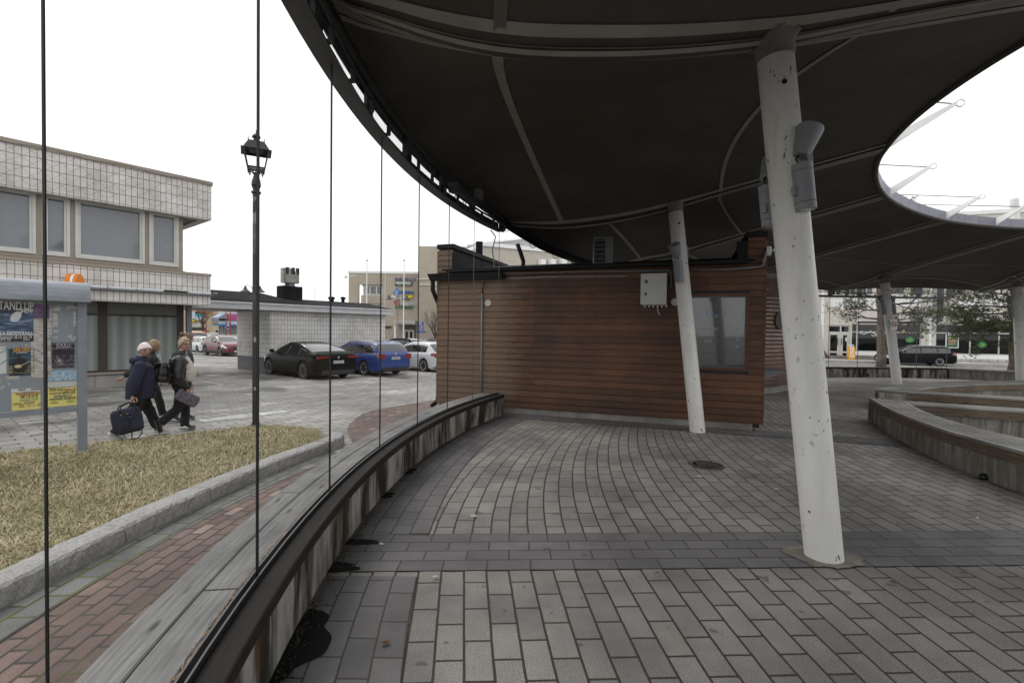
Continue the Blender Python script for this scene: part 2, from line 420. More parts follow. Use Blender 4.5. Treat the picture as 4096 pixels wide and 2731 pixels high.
# darker courses along the wall, on both sides of the band
mb = MB(); mb.grid(lambda s, y: Vector((glassr(y) + s, y, .004)), [0, .566], [3.64 + .2 * i for i in range(26)], uvfn=lambda s, y: (y, s))
mb.grid(lambda s, y: Vector((glassr(y) + s, y, .004)), [0, .566], [-1.0 + .25 * i for i in range(16)] + [3.02], uvfn=lambda s, y: (y, s))
struct('floor_edge_setts', mb, m_floor_dk)
# strip along the kiosk
KA = Vector((-1.436, 9.613, 0)); KB = Vector((3.914, 7.721, 0)); KD = (KB - KA).normalized(); KN = Vector((-KD.y, KD.x, 0)); KN = KN if KN.y > 0 else -KN
mb = MB(); mb.quad(*[Vector((p.x, p.y, .008)) for p in (KA - KN * .42 + KD * 1.2, KB - KN * .42 + KD * 2.5, KB - KN * -.1 + KD * 2.5, KA + KN * .1 + KD * 1.2)])
struct('floor_strip_at_kiosk', mb, m_floor_dk)
# (d) the rest of the round floor, rings about the centre, stepping down to the arena
mb = MB()
mb.grid(lambda th, r: pol(th, r, -.008), [235 - 4 * i for i in range(60)], [6.2, 7, 8, 9, 10, 11, 12, 12.5], uvfn=lambda th, r: (R(th) * 9.5, r), flip=True)
mb.grid(lambda th, r: pol(th, r, -.010), [146 - 4 * i for i in range(34)], [12.5, 13.5, 14.6], uvfn=lambda th, r: (R(th) * 12.5, r), flip=True)
struct('floor_setts_outer', mb, m_floor)
mb = MB(); mb.grid(lambda th, r: pol(th, r, -.5), [i * 10 for i in range(37)], [0.01, 6.3], uvfn=lambda th, r: (R(th) * 5, r)); struct('arena_floor', mb, m_floor)
# wet patches and debris at the foot of the wall
m_wet = flat('wet_dark_stone', (.020, .019, .019), .8, 0, .05)
mb = MB()
def blob(cx, cy, pts, z=.007): mb.quad(*[Vector((cx + a, cy + b, z)) for a, b in pts])
for i, (y, wd, ln) in enumerate([(2.35, .20, .30), (3.12, .20, .07), (3.5, .26, .05), (4.5, .12, .10), (5.3, .10, .14)]):
    x0 = glassr(y) - .02; rr = random.Random(i); pts = []
    for k in range(40):
        a = math.pi * (k / 39 - .5); q = 1 + .16 * math.sin(k * .42 + i) + .05 * math.sin(k * .9 + i * 2)
        pts.append((wd * math.cos(a) * q, ln * math.sin(a)))
    blob(x0, y, pts, .0075 + i * .0004)
struct('wet_patch', mb, m_wet)
mb = MB(); rr = random.Random(5)
for i in range(2600):
    y = rr.uniform(.8, 8.6); q = abs(rr.gauss(0, .035)); p = Vector((glassr(y) + .02 + q, y, .012)); s_ = rr.uniform(.003, .009); a = rr.uniform(0, 6.3)
    u = Vector((math.cos(a), math.sin(a), rr.uniform(-.4, .4))) * s_; v = Vector((-math.sin(a), math.cos(a), rr.uniform(-.2, .6))) * s_ * rr.uniform(.3, 1)
    mb.quad(p - u, p + v, p + u, p - v)
m_deb, n_, b_ = newmat('wall_foot_debris'); L(n_, ramp(n_, noise(n_, coords(n_), 30, 2), [(.35, (.02, .018, .012)), (.6, (.09, .075, .05))]), b_.inputs['Base Color']); b_.inputs['Roughness'].default_value = .9
tag(build('gravel_and_debris', mb, m_deb), 'dark grit and needles collected along the foot of the concrete wall', 'debris', kind='stuff')

# far street on the right: carriageway and pavement with kerb
m_road = mat('road_asphalt', (.19, .187, .18), .85, .2, .8, 120, .3)
BR = Pl((31.1, 43.0), (math.cos(R(20)), -math.sin(R(20))))          # the shop front across the street
mb = MB(); pts = [BR.pt(-60, -.64, 22), BR.pt(60, -.64, 22), BR.pt(60, -.64, 4.2), BR.pt(-60, -.64, 4.2)]; mb.quad(*pts); struct('street', mb, m_road)
m_side = brick('pavement_slabs', (.40, .385, .355), (.50, .485, .45), (.25, .24, .22), .3, .3, .008, 0, stain=.3)
mb = MB(); BR.slab(mb, -60, 60, -.9, -.5, -1.0, 4.2); struct('pavement', mb, m_side)
mb = MB(); BR.slab(mb, -60, 60, -.9, -.485, 4.2, 4.35); struct('street_kerb', mb, mat('kerb_stone', (.36, .35, .34), .8))
# planting bed and ground between tent and street
mb = MB(); mb.grid(lambda x, y: Vector((x, y, -.25)), [4, 12, 20, 30], [17.5, 22, 26], flip=False)
struct('bed_ground', mb, mat('bed_soil', (.16, .14, .11), .95, .4, 3, 60, .6))

# granite kerb (rough hewn blocks) and the dead lawn behind it
m_gran, n_, b_ = newmat('rough_granite')
g1 = noise(n_, coords(n_), 55, 6, .75); g2 = noise(n_, coords(n_), 7, 6, .7)
L(n_, mixc(n_, .5, ramp(n_, g1, [(.35, (.12, .115, .11)), (.62, (.50, .49, .47))]), ramp(n_, g2, [(.3, (.22, .215, .21)), (.7, (.40, .39, .37))]), 'MIX'), b_.inputs['Base Color'])
b_.inputs['Roughness'].default_value = .9; _p = bump(n_, b_, g2, .5, .02); bump(n_, b_, g1, .7, .008, _p)
kerb_pts = [(-3.6, -1.5), (-3.35, .5), (-3.17, 1.8), (-3.10, 3.0), (-3.08, 4.2), (-3.0, 5.3), (-2.86, 6.3), (-2.66, 7.15), (-2.58, 7.55), (-2.66, 7.85), (-2.9, 8.0)]
def arc_s(P):
    s = [0]
    for i in range(1, len(P)): s.append(s[-1] + math.hypot(P[i][0] - P[i - 1][0], P[i][1] - P[i - 1][1]))
    return s
KS = arc_s(kerb_pts)
def kp(s): return Vector((float(np.interp(s, KS, [p[0] for p in kerb_pts])), float(np.interp(s, KS, [p[1] for p in kerb_pts])), 0))
def kn(s):
    t = (kp(s + .05) - kp(s - .05)).normalized(); return Vector((-t.y, t.x, 0))
s0 = 0.0; kr = random.Random(3)
while s0 < KS[-1] - .2:
    ln = min(KS[-1] - s0, kr.uniform(.95, 1.25))
    if KS[-1] - s0 - ln < .3: ln = KS[-1] - s0
    mb = MB(); nU = 26; sec = [(0, -.12), (.0, -.03), (-.006, .04), (.0, .10), (.008, .145), (.03, .163), (.09, .17), (.16, .17), (.22, .162), (.235, .12), (.235, -.12)]
    dz = kr.uniform(-.008, .008); dn = kr.uniform(-.012, .012)
    for i in range(nU + 1):
        s = s0 + .006 + (ln - .012) * i / nU; p = kp(s); n2 = kn(s)
        for j, (a, z) in enumerate(sec):
            e = .006 if 0 < j < len(sec) - 1 else 0
            q = p + n2 * (a + dn + kr.uniform(-e, e)); mb.v.append(Vector((q.x, q.y, gz(q.y) + z + dz + kr.uniform(-e, e) * .7)))
    k = len(sec)
    for i in range(nU):
        for j in range(k - 1): mb.f.append((i * k + j, (i + 1) * k + j, (i + 1) * k + j + 1, i * k + j + 1))
    mb.f.append(tuple(range(k))[::-1]); mb.f.append(tuple(nU * k + j for j in range(k)))
    struct('granite_kerb', mb, m_gran, smooth=False)
    s0 += ln
lawn = [(-2.80, 7.75), (-3.05, 8.35), (-3.5, 8.95), (-4.4, 9.3), (-4.95, 9.0), (-5.8, 8.08), (-6.6, 7.45), (-7.6, 6.4), (-8.5, 4.9), (-9.8, 2.6), (-11, 0), (-11.5, -1.5)]
inner = [kp(s) + kn(s) * .2 for s in np.linspace(0, KS[-1] - .15, 24)]
m_soil, n_, b_ = newmat('lawn_soil')
L(n_, ramp(n_, noise(n_, coords(n_), 9, 6, .7), [(.3, (.10, .085, .04)), (.5, (.24, .20, .10)), (.72, (.33, .28, .15))]), b_.inputs['Base Color']); b_.inputs['Roughness'].default_value = .95
bump(n_, b_, noise(n_, coords(n_), 60, 4), .8, .02)
LV = [Vector((p.x, p.y, 0)) for p in inner] + [Vector((x, y, 0)) for x, y in lawn]
def inside(x, y):
    c = False; n = len(LV)
    for i in range(n):
        a, b = LV[i], LV[(i + 1) % n]
        if (a.y > y) != (b.y > y) and x < (b.x - a.x) * (y - a.y) / (b.y - a.y) + a.x: c = not c
    return c
def edged(x, y):
    d = 9
    for i in range(len(LV)):
        a, b = LV[i], LV[(i + 1) % len(LV)]; ab = b - a; t = max(0, min(1, (Vector((x, y, 0)) - a).dot(ab) / ab.length_squared)); d = min(d, (a + ab * t - Vector((x, y, 0))).length)
    return d
def lawnz(x, y):
    d = edged(x, y); return gz(y) + .02 + .018 * min(1, d / .5) + .006 * math.sin(x * 5) * math.cos(y * 4)
mb = MB(); st = .16; idx = {}
for i in range(60):
    for j in range(70):
        x, y = -12 + i * st, -1.5 + j * st
        if inside(x + st / 2, y + st / 2) or inside(x, y) or inside(x + st, y + st):
            q = []
            for a, b in ((i, j), (i + 1, j), (i + 1, j + 1), (i, j + 1)):
                if (a, b) not in idx:
                    X, Y = -12 + a * st, -1.5 + b * st; ins = inside(X, Y)
                    idx[(a, b)] = len(mb.v); mb.v.append(Vector((X, Y, lawnz(X, Y) if ins else gz(Y) - .03)))
                q.append(idx[(a, b)])
            mb.f.append(tuple(q))
struct('lawn_ground', mb, m_soil, smooth=True)
m_grass, n_, b_ = newmat('dead_grass')
gi = N(n_, 'ShaderNodeNewGeometry'); rnd = gi.outputs['Random Per Island']
pat = ramp(n_, noise(n_, coords(n_), 1.6, 4), [(.42, 0), (.66, 1)])
L(n_, mixc(n_, mixc(n_, 1, pat, ramp(n_, rnd, [(.45, .1), (.9, .9)]), 'MULTIPLY'), ramp(n_, rnd, [(0, (.17, .135, .07)), (.35, (.33, .275, .155)), (.7, (.51, .445, .27)), (1, (.68, .62, .44))]), (.17, .20, .05)), b_.inputs['Base Color'])
b_.inputs['Roughness'].default_value = .8
rg = np.random.RandomState(4); vs = []; fs = []
cnt = 0
while cnt < 95000:
    y = rg.uniform(.6, 9.4); x = rg.uniform(-11, -2.5)
    if x < -1.05 * y - 1.2 or not inside(x, y): continue
    if edged(x, y) < .03 * rg.rand(): continue
    d = math.hypot(x, y); 
    z = lawnz(x, y); a = rg.uniform(0, 6.283); ln = rg.uniform(.025, .08) * min(1, .4 + edged(x, y) * 3); up = rg.uniform(.05, .65) if rg.rand() < .85 else rg.uniform(.7, 1.3)
    wv = rg.uniform(.0010, .0022) * (1 + d * .12)
    dx, dy = math.cos(a), math.sin(a); k = len(vs)
    h1 = z + ln * up * .6; h2 = z + ln * up * .75
    vs += [(x - dy * wv, y + dx * wv, z - .004), (x + dy * wv, y - dx * wv, z - .004), (x + dx * ln * .55 + dy * wv, y + dy * ln * .55 - dx * wv, h1), (x + dx * ln * .55 - dy * wv, y + dy * ln * .55 + dx * wv, h1), (x + dx * ln, y + dy * ln, h2)]
    fs += [(k, k + 1, k + 2, k + 3), (k + 3, k + 2, k + 4)]; cnt += 1
me = bpy.data.meshes.new('grass'); me.from_pydata(vs, [], fs); me.materials.append(m_grass); go = bpy.data.objects.new('grass', me); COL.objects.link(go)
tag(go, 'straw coloured winter grass of the lawn strip behind the granite kerb', 'grass', kind='stuff')
# small leaves and scraps lying about
lr = random.Random(21); spots = [(-.45, 3.0, 0), (.93, 3.08, 0), (-.3, 4.0, 0), (-.9, 3.45, 0), (1.0, 4.45, .001), (2.6, 4.8, 0), (2.0, 5.2, 0), (2.35, 3.0, 0), (2.9, 2.6, 0), (3.9, 4.1, 0), (-.6, 2.35, 0), (1.9, 6.4, 0), (.5, 6.9, 0), (3.0, 6.1, 0)]
m_leafp = mat('paper_scrap', (.55, .5, .44), .8); m_leafb = mat('dry_leaf', (.12, .07, .04), .8)
for i, (x, y, z) in enumerate(spots):
    mb = MB(); s_ = lr.uniform(.012, .03); pts = []
    nn = 7; a0 = lr.uniform(0, 6)
    for k in range(nn):
        a = a0 + k / nn * 6.283; q = s_ * lr.uniform(.5, 1.1); pts.append(Vector((x + math.cos(a) * q * 1.5, y + math.sin(a) * q, .012 + lr.uniform(0, .012))))
    c = Vector((x, y, .026)); mb.add(pts + [c], [(k, (k + 1) % nn, nn) for k in range(nn)])
    pale = i % 3 != 1
    where = ['left of the dark paving band', 'on the dark paving band', 'on the paving behind the band', 'by the stained wall', 'in the middle of the inner paving, larger one', 'right of the middle of the inner paving', 'in front of the manhole', 'right of the near column foot', 'near the lower right of the paving', 'near the curved bench wall', 'close to the wall in the foreground', 'between the manhole and the kiosk', 'near the kiosk corner end of the paving', 'behind the manhole'][i]
    tag(build('paper_scrap' if pale else 'dry_leaf', mb, m_leafp if pale else m_leafb, origin=(x, y, 0)), ('pale paper scrap lying ' if pale else 'brown dry leaf lying ') + where, 'litter')
# ------------------------------------------------------------------ glass screen walls
m_conc = streaky('stained_concrete', (.40, .385, .35), (.018, .015, .008), (.085, .038, .012))
m_conc2 = streaky('bench_concrete', (.27, .26, .235), (.15, .14, .11), (.10, .085, .05))
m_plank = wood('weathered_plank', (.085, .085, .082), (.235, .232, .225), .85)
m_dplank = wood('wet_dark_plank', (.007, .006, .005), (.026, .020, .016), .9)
m_bplank = wood('brown_plank', (.06, .045, .032), (.16, .13, .10), .7)
m_steel = mat('dark_grey_steel', (.045, .048, .05), .5, .25, 3, 40, .15, metal=.0)
m_steel2 = mat('galvanised_steel', (.16, .165, .17), .45, .2, 4, 60, .1, metal=.4)
m_black = flat('black_rubber', (.006, .006, .006), .45)
m_chan = flat('dark_aluminium', (.10, .10, .10), .35, .7)
m_glass = glassmat('clear_glass', (1, 1, 1), 1.20, .45)
def arcpts(path, n): return [path(i / n) for i in range(n + 1)]
def sweep(mb, P, Nn, sec, closed=True, cap=True, uvw=None):
    """sweep a section [(offset along normal, z)] along points P with normals Nn"""
    k = len(sec); o = len(mb.v); S = [0]
    for i in range(1, len(P)): S.append(S[-1] + (P[i] - P[i - 1]).length)
    per = [0]
    for j in range(k): a, b = sec[j], sec[(j + 1) % k]; per.append(per[-1] + math.hypot(a[0] - b[0], a[1] - b[1]))
    for p, n2 in zip(P, Nn):
        for a, z in sec: mb.v.append(Vector((p.x + n2.x * a, p.y + n2.y * a, p.z + z)))
    for i in range(len(P) - 1):
        for j in range(k if closed else k - 1):
            j2 = (j + 1) % k
            mb.uv[len(mb.f)] = [(S[i], per[j]), (S[i + 1], per[j]), (S[i + 1], per[j + 1]), (S[i], per[j + 1])]
            mb.f.append((o + i * k + j, o + (i + 1) * k + j, o + (i + 1) * k + j2, o + i * k + j2))
    if cap: mb.f.append(tuple(o + j for j in range(k))[::-1]); mb.f.append(tuple(o + (len(P) - 1) * k + j for j in range(k)))
    return mb
def mesh_sheet(name, dens):
    m = bpy.data.materials.new(name); m.use_nodes = True; n = m.node_tree; n.nodes.clear()
    o = N(n, 'ShaderNodeOutputMaterial'); t = N(n, 'ShaderNodeBsdfTransparent'); b = N(n, 'ShaderNodeBsdfPrincipled'); b.inputs['Base Color'].default_value = (.12, .12, .15, 1)
    v = coords(n, 'UV', (1, 1, 1)); wv = N(n, 'ShaderNodeTexVoronoi'); wv.inputs['Scale'].default_value = dens; wv.inputs['Randomness'].default_value = 0; L(n, v, wv.inputs['Vector'])
    ms = N(n, 'ShaderNodeMixShader'); L(n, ramp(n, wv.outputs['Distance'], [(.40, 0), (.48, 1)]), ms.inputs[0]); L(n, t.outputs[0], ms.inputs[1]); L(n, b.outputs[0], ms.inputs[2]); L(n, ms.outputs[0], o.inputs[0]); return m
m_mesh = mesh_sheet('perforated_sheet', 45)

gs_root = root('glass_screen_wall', 'long curved frameless glass screen on a stained concrete wall topped with grey planks, left side of the tent', 'glass wall', pol(180, 12.6, 0))
TH0, TH1 = 238, 156.6
def seq(t0, t1, r, n, z=0): 
    T = [t0 + (t1 - t0) * i / n for i in range(n + 1)]
    return [pol(t, r, z) for t in T], [Vector((math.cos(R(t)), math.sin(R(t)), 0)) for t in T]
P, Q = seq(TH0, TH1, 12.47, 60)
mb = MB(); sweep(mb, P, Q, [(0, -.6), (0, .325), (.45, .325), (.45, -.6)])
for i, f in enumerate(mb.f[:-2]):                      # streaks run down: u along the wall, v = height
    mb.uv[i] = [((mb.v[k] - P[0]).length, mb.v[k].z) for k in f]
build('concrete_wall', mb, m_conc, gs_root)
P, Q = seq(TH0, TH1, 12.40, 60)
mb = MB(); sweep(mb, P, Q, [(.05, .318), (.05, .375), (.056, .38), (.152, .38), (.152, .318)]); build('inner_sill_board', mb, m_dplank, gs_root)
for k, (a, b, mm, seg) in enumerate([(.222, .372, m_plank, [238, 205, 188.4, 176, 163, 156.6]), (.378, .53, m_plank, [238, 214, 196, 182.5, 168.5, 156.6])]):
    for i in range(len(seg) - 1):
        P, Q = seq(seg[i] - .03, seg[i + 1] + .03, 12.40, 22)
        mb = MB(); sweep(mb, P, Q, [(a, .325), (a, .368), (a + .006, .375), (b - .006, .375), (b, .368), (b, .325)]); build('sill_plank', mb, mm, gs_root)
P, Q = seq(TH0, TH1, 12.575, 60)
mb = MB(); sweep(mb, P, Q, [(-.02, .33), (-.02, .405), (-.012, .405), (-.012, .36), (.012, .36), (.012, .405), (.02, .405), (.02, .33)], cap=True); build('glazing_channel', mb, m_chan, gs_root)
# needles and moss caught behind the channel
mb = MB(); rr = random.Random(8)
for i in range(1500):
    t = rr.uniform(157, 232) if i % 2 else rr.uniform(170, 200); p = pol(t, 12.60 + abs(rr.gauss(0, .012)), .382 + rr.uniform(0, .012)); tt = Vector((-math.sin(R(t)), math.cos(R(t)), 0)); q = Vector((math.cos(R(t)), math.sin(R(t)), 0))
    if noise is None: pass
    u = (tt * rr.uniform(.6, 1) + q * rr.uniform(-.4, .4)) * rr.uniform(.012, .04); v = q * .0018; mb.quad(p - u - v, p - u + v, p + u + v, p + u - v)
m_needle, n_, b_ = newmat('fallen_needles'); L(n_, ramp(n_, N(n_, 'ShaderNodeNewGeometry').outputs['Random Per Island'], [(0, (.03, .03, .008)), (.5, (.12, .06, .025)), (1, (.30, .17, .07))]), b_.inputs['Base Color'])
build('pine_needles', mb, m_needle, gs_root)
# panes between the joints measured in the photograph
JY = [-3.6, -2.4, -1.25, -.2, .955, 2.24, 3.44, 4.72, 5.93, 7.02, 7.98, 8.97]
JT = [180 - math.degrees(math.asin((y - OY) / 12.575)) for y in JY]
for i in range(len(JT) - 1):
    P, Q = seq(JT[i] - .03, JT[i + 1] + .03, 12.575, 1)
    mb = MB(); a, b = P; h = Vector((0, 0, 1)); mb.quad(a + h * .37, b + h * .37, b + h * 3.36, a + h * 3.36); build('glass_pane', mb, m_glass, gs_root)
for t in JT:
    p = pol(t, 12.575, 0); mb = MB(); mb.box(p + Vector((0, 0, 1.88)), (.0045, .0045, 2.99) if t > 190 else (.011, .008, 2.99) if t > 164 else (.008, .006, 2.99), R(t)); build('pane_joint', mb, m_black if t > 162 else m_chan, gs_root)
for d in range(9):                                   # splinters and chips on the planks
    pass
# steel head beam with clamps, posts, tube light rail and perforated sheet
P, Q = seq(238, 156.2, 12.575, 70)
mb = MB(); sweep(mb, P, Q, [(-.055, 3.33), (-.055, 3.345), (-.045, 3.345), (-.045, 3.338), (.07, 3.338), (.075, 3.50), (.085, 3.50), (.085, 3.33)]); build('head_beam', mb, m_steel, gs_root)
P, Q = seq(238, 156.6, 12.50, 60)
mb = MB(); mb.tube([p + Vector((0, 0, 3.45)) for p in P], .016, 8); build('tube_rail', mb, m_steel, gs_root)
PT = [JT[0] + (JT[-1] - JT[0]) * k / 11 - .6 for k in range(12)]
zt = lambda t: float(np.interp(t, [138, 148, 156, 160, 238], [3.28, 3.40, 3.60, 3.66, 3.74]))
for t in PT:
    mb = MB(); p = pol(t, 12.60, 0); mb.box(p + Vector((0, 0, (3.34 + zt(t)) / 2)), (.03, .16, zt(t) - 3.34), R(t)); build('head_post', mb, m_steel, gs_root)
for i in range(36):
    t = 236 - i * (79.6 / 35); mb = MB(); p = pol(t, 12.50, 3.40); mb.box(p, (.03, .035, .10), R(t)); mb.box(pol(t, 12.53, 3.35), (.08, .05, .012), R(t)); build('glass_clamp', mb, m_steel, gs_root)
P, Q = seq(238, 156.6, 12.66, 50)
mb = MB(); o = 0
T = [238 + (156.6 - 238) * i / 50 for i in range(51)]
mb.grid(lambda t, s: pol(t, 12.66, 3.34 + (zt(t) - 3.34) * s), T, [0, 1], uvfn=lambda t, s: (R(t) * 12.6, s * .36)); build('perforated_sheet', mb, m_mesh, gs_root)
# tube light and small floodlight clipped under the head
tl = root('tube_light', 'dark strip light slung under the steel head of the glass screen', 'strip light', pol(165.5, 12.42, 3.4))
P, Q = seq(167.2, 163.4, 12.40, 6); mb = MB(); sweep(mb, P, Q, [(-.05, 3.40), (-.05, 3.47), (.05, 3.49), (.05, 3.42)]); build('housing', mb, m_steel, tl)
mb = MB(); mb.box(pol(167.4, 12.40, 3.44), (.12, .14, .12), R(167)); build('end_box', mb, m_steel, tl)
for t in (166.8, 165.3, 163.8): mb = MB(); mb.tube([pol(t, 12.42, 3.40), pol(t - .2, 12.45, 3.36), pol(t + .3, 12.5, 3.37), pol(t + .2, 12.5, 3.44)], .008, 6); build('cable', mb, m_black, tl)
fl = root('small_floodlight', 'small grey floodlight hanging from the membrane edge above the strip light', 'floodlight', pol(163.6, 12.35, 3.5))
p = pol(163.6, 12.34, 3.60); mb = MB(); mb.prism([p + Vector((-.07, 0, -.06)), p + Vector((.05, 0, -.08)), p + Vector((.06, 0, .07)), p + Vector((-.05, 0, .05))], (.02, .12, -.01)); build('lamp_head', mb, m_steel2, fl)
mb = MB(); mb.tube([p + Vector((.05, 0, .05)), p + Vector((.1, .06, .1)), p + Vector((.08, .12, .12))], .012, 6); build('bracket', mb, m_steel, fl)

# far screen wall across the floor
fs_root = root('far_glass_screen_wall', 'low stained concrete wall with glass panes across the far end of the floor', 'glass wall', (14, 18.3, 0))
FP = [(5.0, 16.9), (8.5, 17.7), (11.6, 18.2), (14.1, 18.42), (16.35, 18.45)]
def poly(P_, n):
    S = arc_s(P_); out = []
    for i in range(n + 1):
        s = S[-1] * i / n; out.append(Vector((float(np.interp(s, S, [p[0] for p in P_])), float(np.interp(s, S, [p[1] for p in P_])), 0)))
    return out
def normals(P_, sgn=1):
    o = []
    for i in range(len(P_)):
        t = (P_[min(i + 1, len(P_) - 1)] - P_[max(i - 1, 0)]).normalized(); o.append(Vector((-t.y, t.x, 0)) * sgn)
    return o
P = poly(FP, 24); Q = normals(P)
mb = MB(); sweep(mb, P, Q, [(0, -.1), (0, .29), (.35, .29), (.35, -.3)])
for i, f in enumerate(mb.f[:-2]): mb.uv[i] = [((mb.v[k] - P[0]).length, mb.v[k].z) for k in f]
build('concrete_wall', mb, m_conc, fs_root)
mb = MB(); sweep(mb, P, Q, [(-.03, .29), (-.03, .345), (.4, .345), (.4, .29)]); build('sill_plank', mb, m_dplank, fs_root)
L_ = 11.5; nP = 10; PP = poly(FP, nP)
for i in range(nP):
    a = PP[i] + Q[0] * .12; b = PP[i + 1] + Q[0] * .12; h = Vector((0, 0, 1))
    mb = MB(); mb.quad(a + h * .35, b + h * .35, b + h * 3.0, a + h * 3.0); build('glass_pane', mb, m_glass, fs_root)
for i in range(nP + 1):
    p = PP[i] + Q[0] * .12; mb = MB(); mb.box(p + Vector((0, 0, 1.68)), (.012, .02, 2.65)); build('pane_joint', mb, m_chan, fs_root)
Pq = [p + Q[0] * .12 for p in P]
mb = MB(); sweep(mb, Pq, Q, [(-.06, 2.93), (-.06, 3.0), (.07, 3.0), (.07, 2.93)]); build('head_beam', mb, m_steel, fs_root)
mb = MB(); mb.tube([p + Vector((0, -.1, 3.12)) for p in Pq], .018, 6); build('tube_rail', mb, m_steel, fs_root)
for i in range(nP * 2 + 1):
    p = poly(FP, nP * 2)[i] + Q[0] * .12; mb = MB()
    if i % 2 == 0: mb.box(p + Vector((0, 0, 3.17)), (.16, .04, .36))
    else: mb.box(p + Vector((0, -.07, 3.02)), (.05, .05, .1))
    build('head_post' if i % 2 == 0 else 'glass_clamp', mb, m_steel, fs_root)
mb = MB(); mb.lathe([(.07, 0), (.07, .02)], Vector((13.2, 18.33, .07)), (0, -1, 0), 16); build('drain_hole', mb, m_black, fs_root)
# return wall at the right end, topped with planks
rw = root('low_return_wall', 'low concrete wall with plank top running to the right edge from the far glass screen', 'wall', (17, 17.6, 0))
P = [Vector((16.3, 18.42, 0)), Vector((17.2, 17.3, 0)), Vector((18.6, 16.0, 0)), Vector((20.2, 15.1, 0))]; Q = normals(P)
mb = MB(); sweep(mb, P, Q, [(0, -.1), (0, .30), (.4, .30), (.4, -.3)]); build('concrete_wall', mb, m_conc2, rw)
mb = MB(); sweep(mb, P, Q, [(-.04, .30), (-.04, .36), (.44, .36), (.44, .30)]); build('plank_top', mb, m_plank, rw)

# ------------------------------------------------------------------ the tent
m_memb, n_, b_ = newmat('tent_membrane')
_n = noise(n_, coords(n_), 1.1, 6, .7); L(n_, ramp(n_, _n, [(.3, (.054, .048, .042)), (.7, (.082, .073, .064))]), b_.inputs['Base Color'])
b_.inputs['Roughness'].default_value = .75; b_.inputs['Specular IOR Level'].default_value = .25
_w = N(n_, 'ShaderNodeTexNoise'); _w.inputs['Scale'].default_value = 1.0; L(n_, coords(n_, 'UV', (3.0, .5, 1)), _w.inputs['Vector']); _p = bump(n_, b_, _w.outputs['Fac'], .35, .05)
_wf = N(n_, 'ShaderNodeTexNoise'); _wf.inputs['Scale'].default_value = 300; L(n_, coords(n_), _wf.inputs['Vector']); bump(n_, b_, _wf.outputs['Fac'], .25, .002, _p)
m_seam = mat('membrane_seam', (.23, .215, .195), .7, .15, 3, 90, .2)
m_strap = mat('membrane_strap', (.18, .165, .145), .7, .3, 3, 90, .3)
TH = [238, 212, 183, 154.3, 132, 110, 88.3, 69, 49, 28, 8]
def Rout(t): return float(np.interp(t, [28, 60, 95, 125, 150, 238], [14.4, 14.4, 14.2, 12.9, 12.6, 12.6]))
def Rcol(t): return float(np.interp(t, [28, 69, 88.3, 110, 132, 154.3, 183, 238], [12.5, 12.33, 11.6, 10.9, 10.2, 9.65, 9.44, 9.44]))
RIN = 6.8
def trad(t, s): return Rout(t) + (Rcol(t) - Rout(t)) * s if s <= 1 else Rcol(t) + (RIN - Rcol(t)) * (s - 1)
def tz(t, s):
    return sum(tz0(t, min(2, max(0, s + d))) * w_ for d, w_ in ((-.14, .14), (-.07, .22), (0, .28), (.07, .22), (.14, .14))) if .05 < s < 1.9 else tz0(t, s) if s in (0, 2) else tz0(t, s) + (tz0(t, s) - tz0(t, s)) 
def tz0(t, s):
    T = TH[::-1]; i = max(0, min(len(T) - 2, int(np.searchsorted(T, t) - 1))); u = (t - T[i]) / (T[i + 1] - T[i]); u = min(1, max(0, u))
    far = min(1, max(0, (154 - t) / 66)); far = far * far * (3 - 2 * far)
    zo = float(np.interp(t, [60, 95, 120, 138, 148, 156, 160, 183, 238], [3.12, 3.14, 3.22, 3.28, 3.40, 3.60, 3.68, 3.73, 3.73]))
    zs = float(np.interp(s, [0, .13, .36, .7, 1, 1.3, 2], [zo, zo * .55 + 3.34 * .45 - far * .09, 3.35 - far * .2, 3.39 - far * .19, 3.54 - far * .18, 3.75 - far * .2, 4.14 - far * .26]))
    am = float(np.interp(s, [0, .13, .36, .62, 1, 1.3, 2], [.02 + .24 * far * far, .40, .78, .74, .42, .15, .02])) * (1 - .45 * far)
    lift = math.sin(math.pi * u) ** .8
    return zs + am * lift
def tp(t, s): return pol(t, trad(t, s), tz(t, s))
tent = root('tent_canopy', 'large dark brown fabric tent roof stretched between white columns around a round opening', 'canopy', (OX, OY, 3.0))
T = []
for i in range(len(TH) - 1):
    n = 26 if TH[i] > 100 else 16
    T += [TH[i] + (TH[i + 1] - TH[i]) * k / n for k in range(n)]
T.append(TH[-1])
S_ = list(np.linspace(0, 1, 26)) + list(np.linspace(1, 2, 20))[1:]
mb = MB(); mb.grid(tp, T, S_, uvfn=lambda t, s: (R(t) * 10, trad(t, s)), flip=False)
build('membrane', mb, m_memb, tent, smooth=True)
def strip(pts, wdt, drop, m, name='seam'):
    """flat strip glued under the membrane along (t,s) points"""
    mb = MB(); W = [tp(*p) for p in pts]; n = len(W)
    for i in range(n):
        d = (W[min(i + 1, n - 1)] - W[max(i - 1, 0)]).normalized()
        # surface tangent across
        sd = Vector((-d.y, d.x, 0)).normalized() * wdt / 2
        for q in (-1, 1):
            c = W[i] + sd * q; rr_ = math.hypot(c.x - OX, c.y - OY); t = math.degrees(math.atan2(c.y - OY, c.x - OX)) % 360
            ro, rc = Rout(t), Rcol(t); s = (rr_ - ro) / (rc - ro) if rr_ > rc else 1 + (rr_ - rc) / (RIN - rc)
            c.z = tz(t, min(2, max(0, s))) - drop; mb.v.append(c)
    for i in range(n - 1): mb.f.append((2 * i, 2 * i + 1, 2 * i + 3, 2 * i + 2))
    build(name, mb, m, tent, smooth=True)
sl = list(np.linspace(0.02, 1.99, 90))
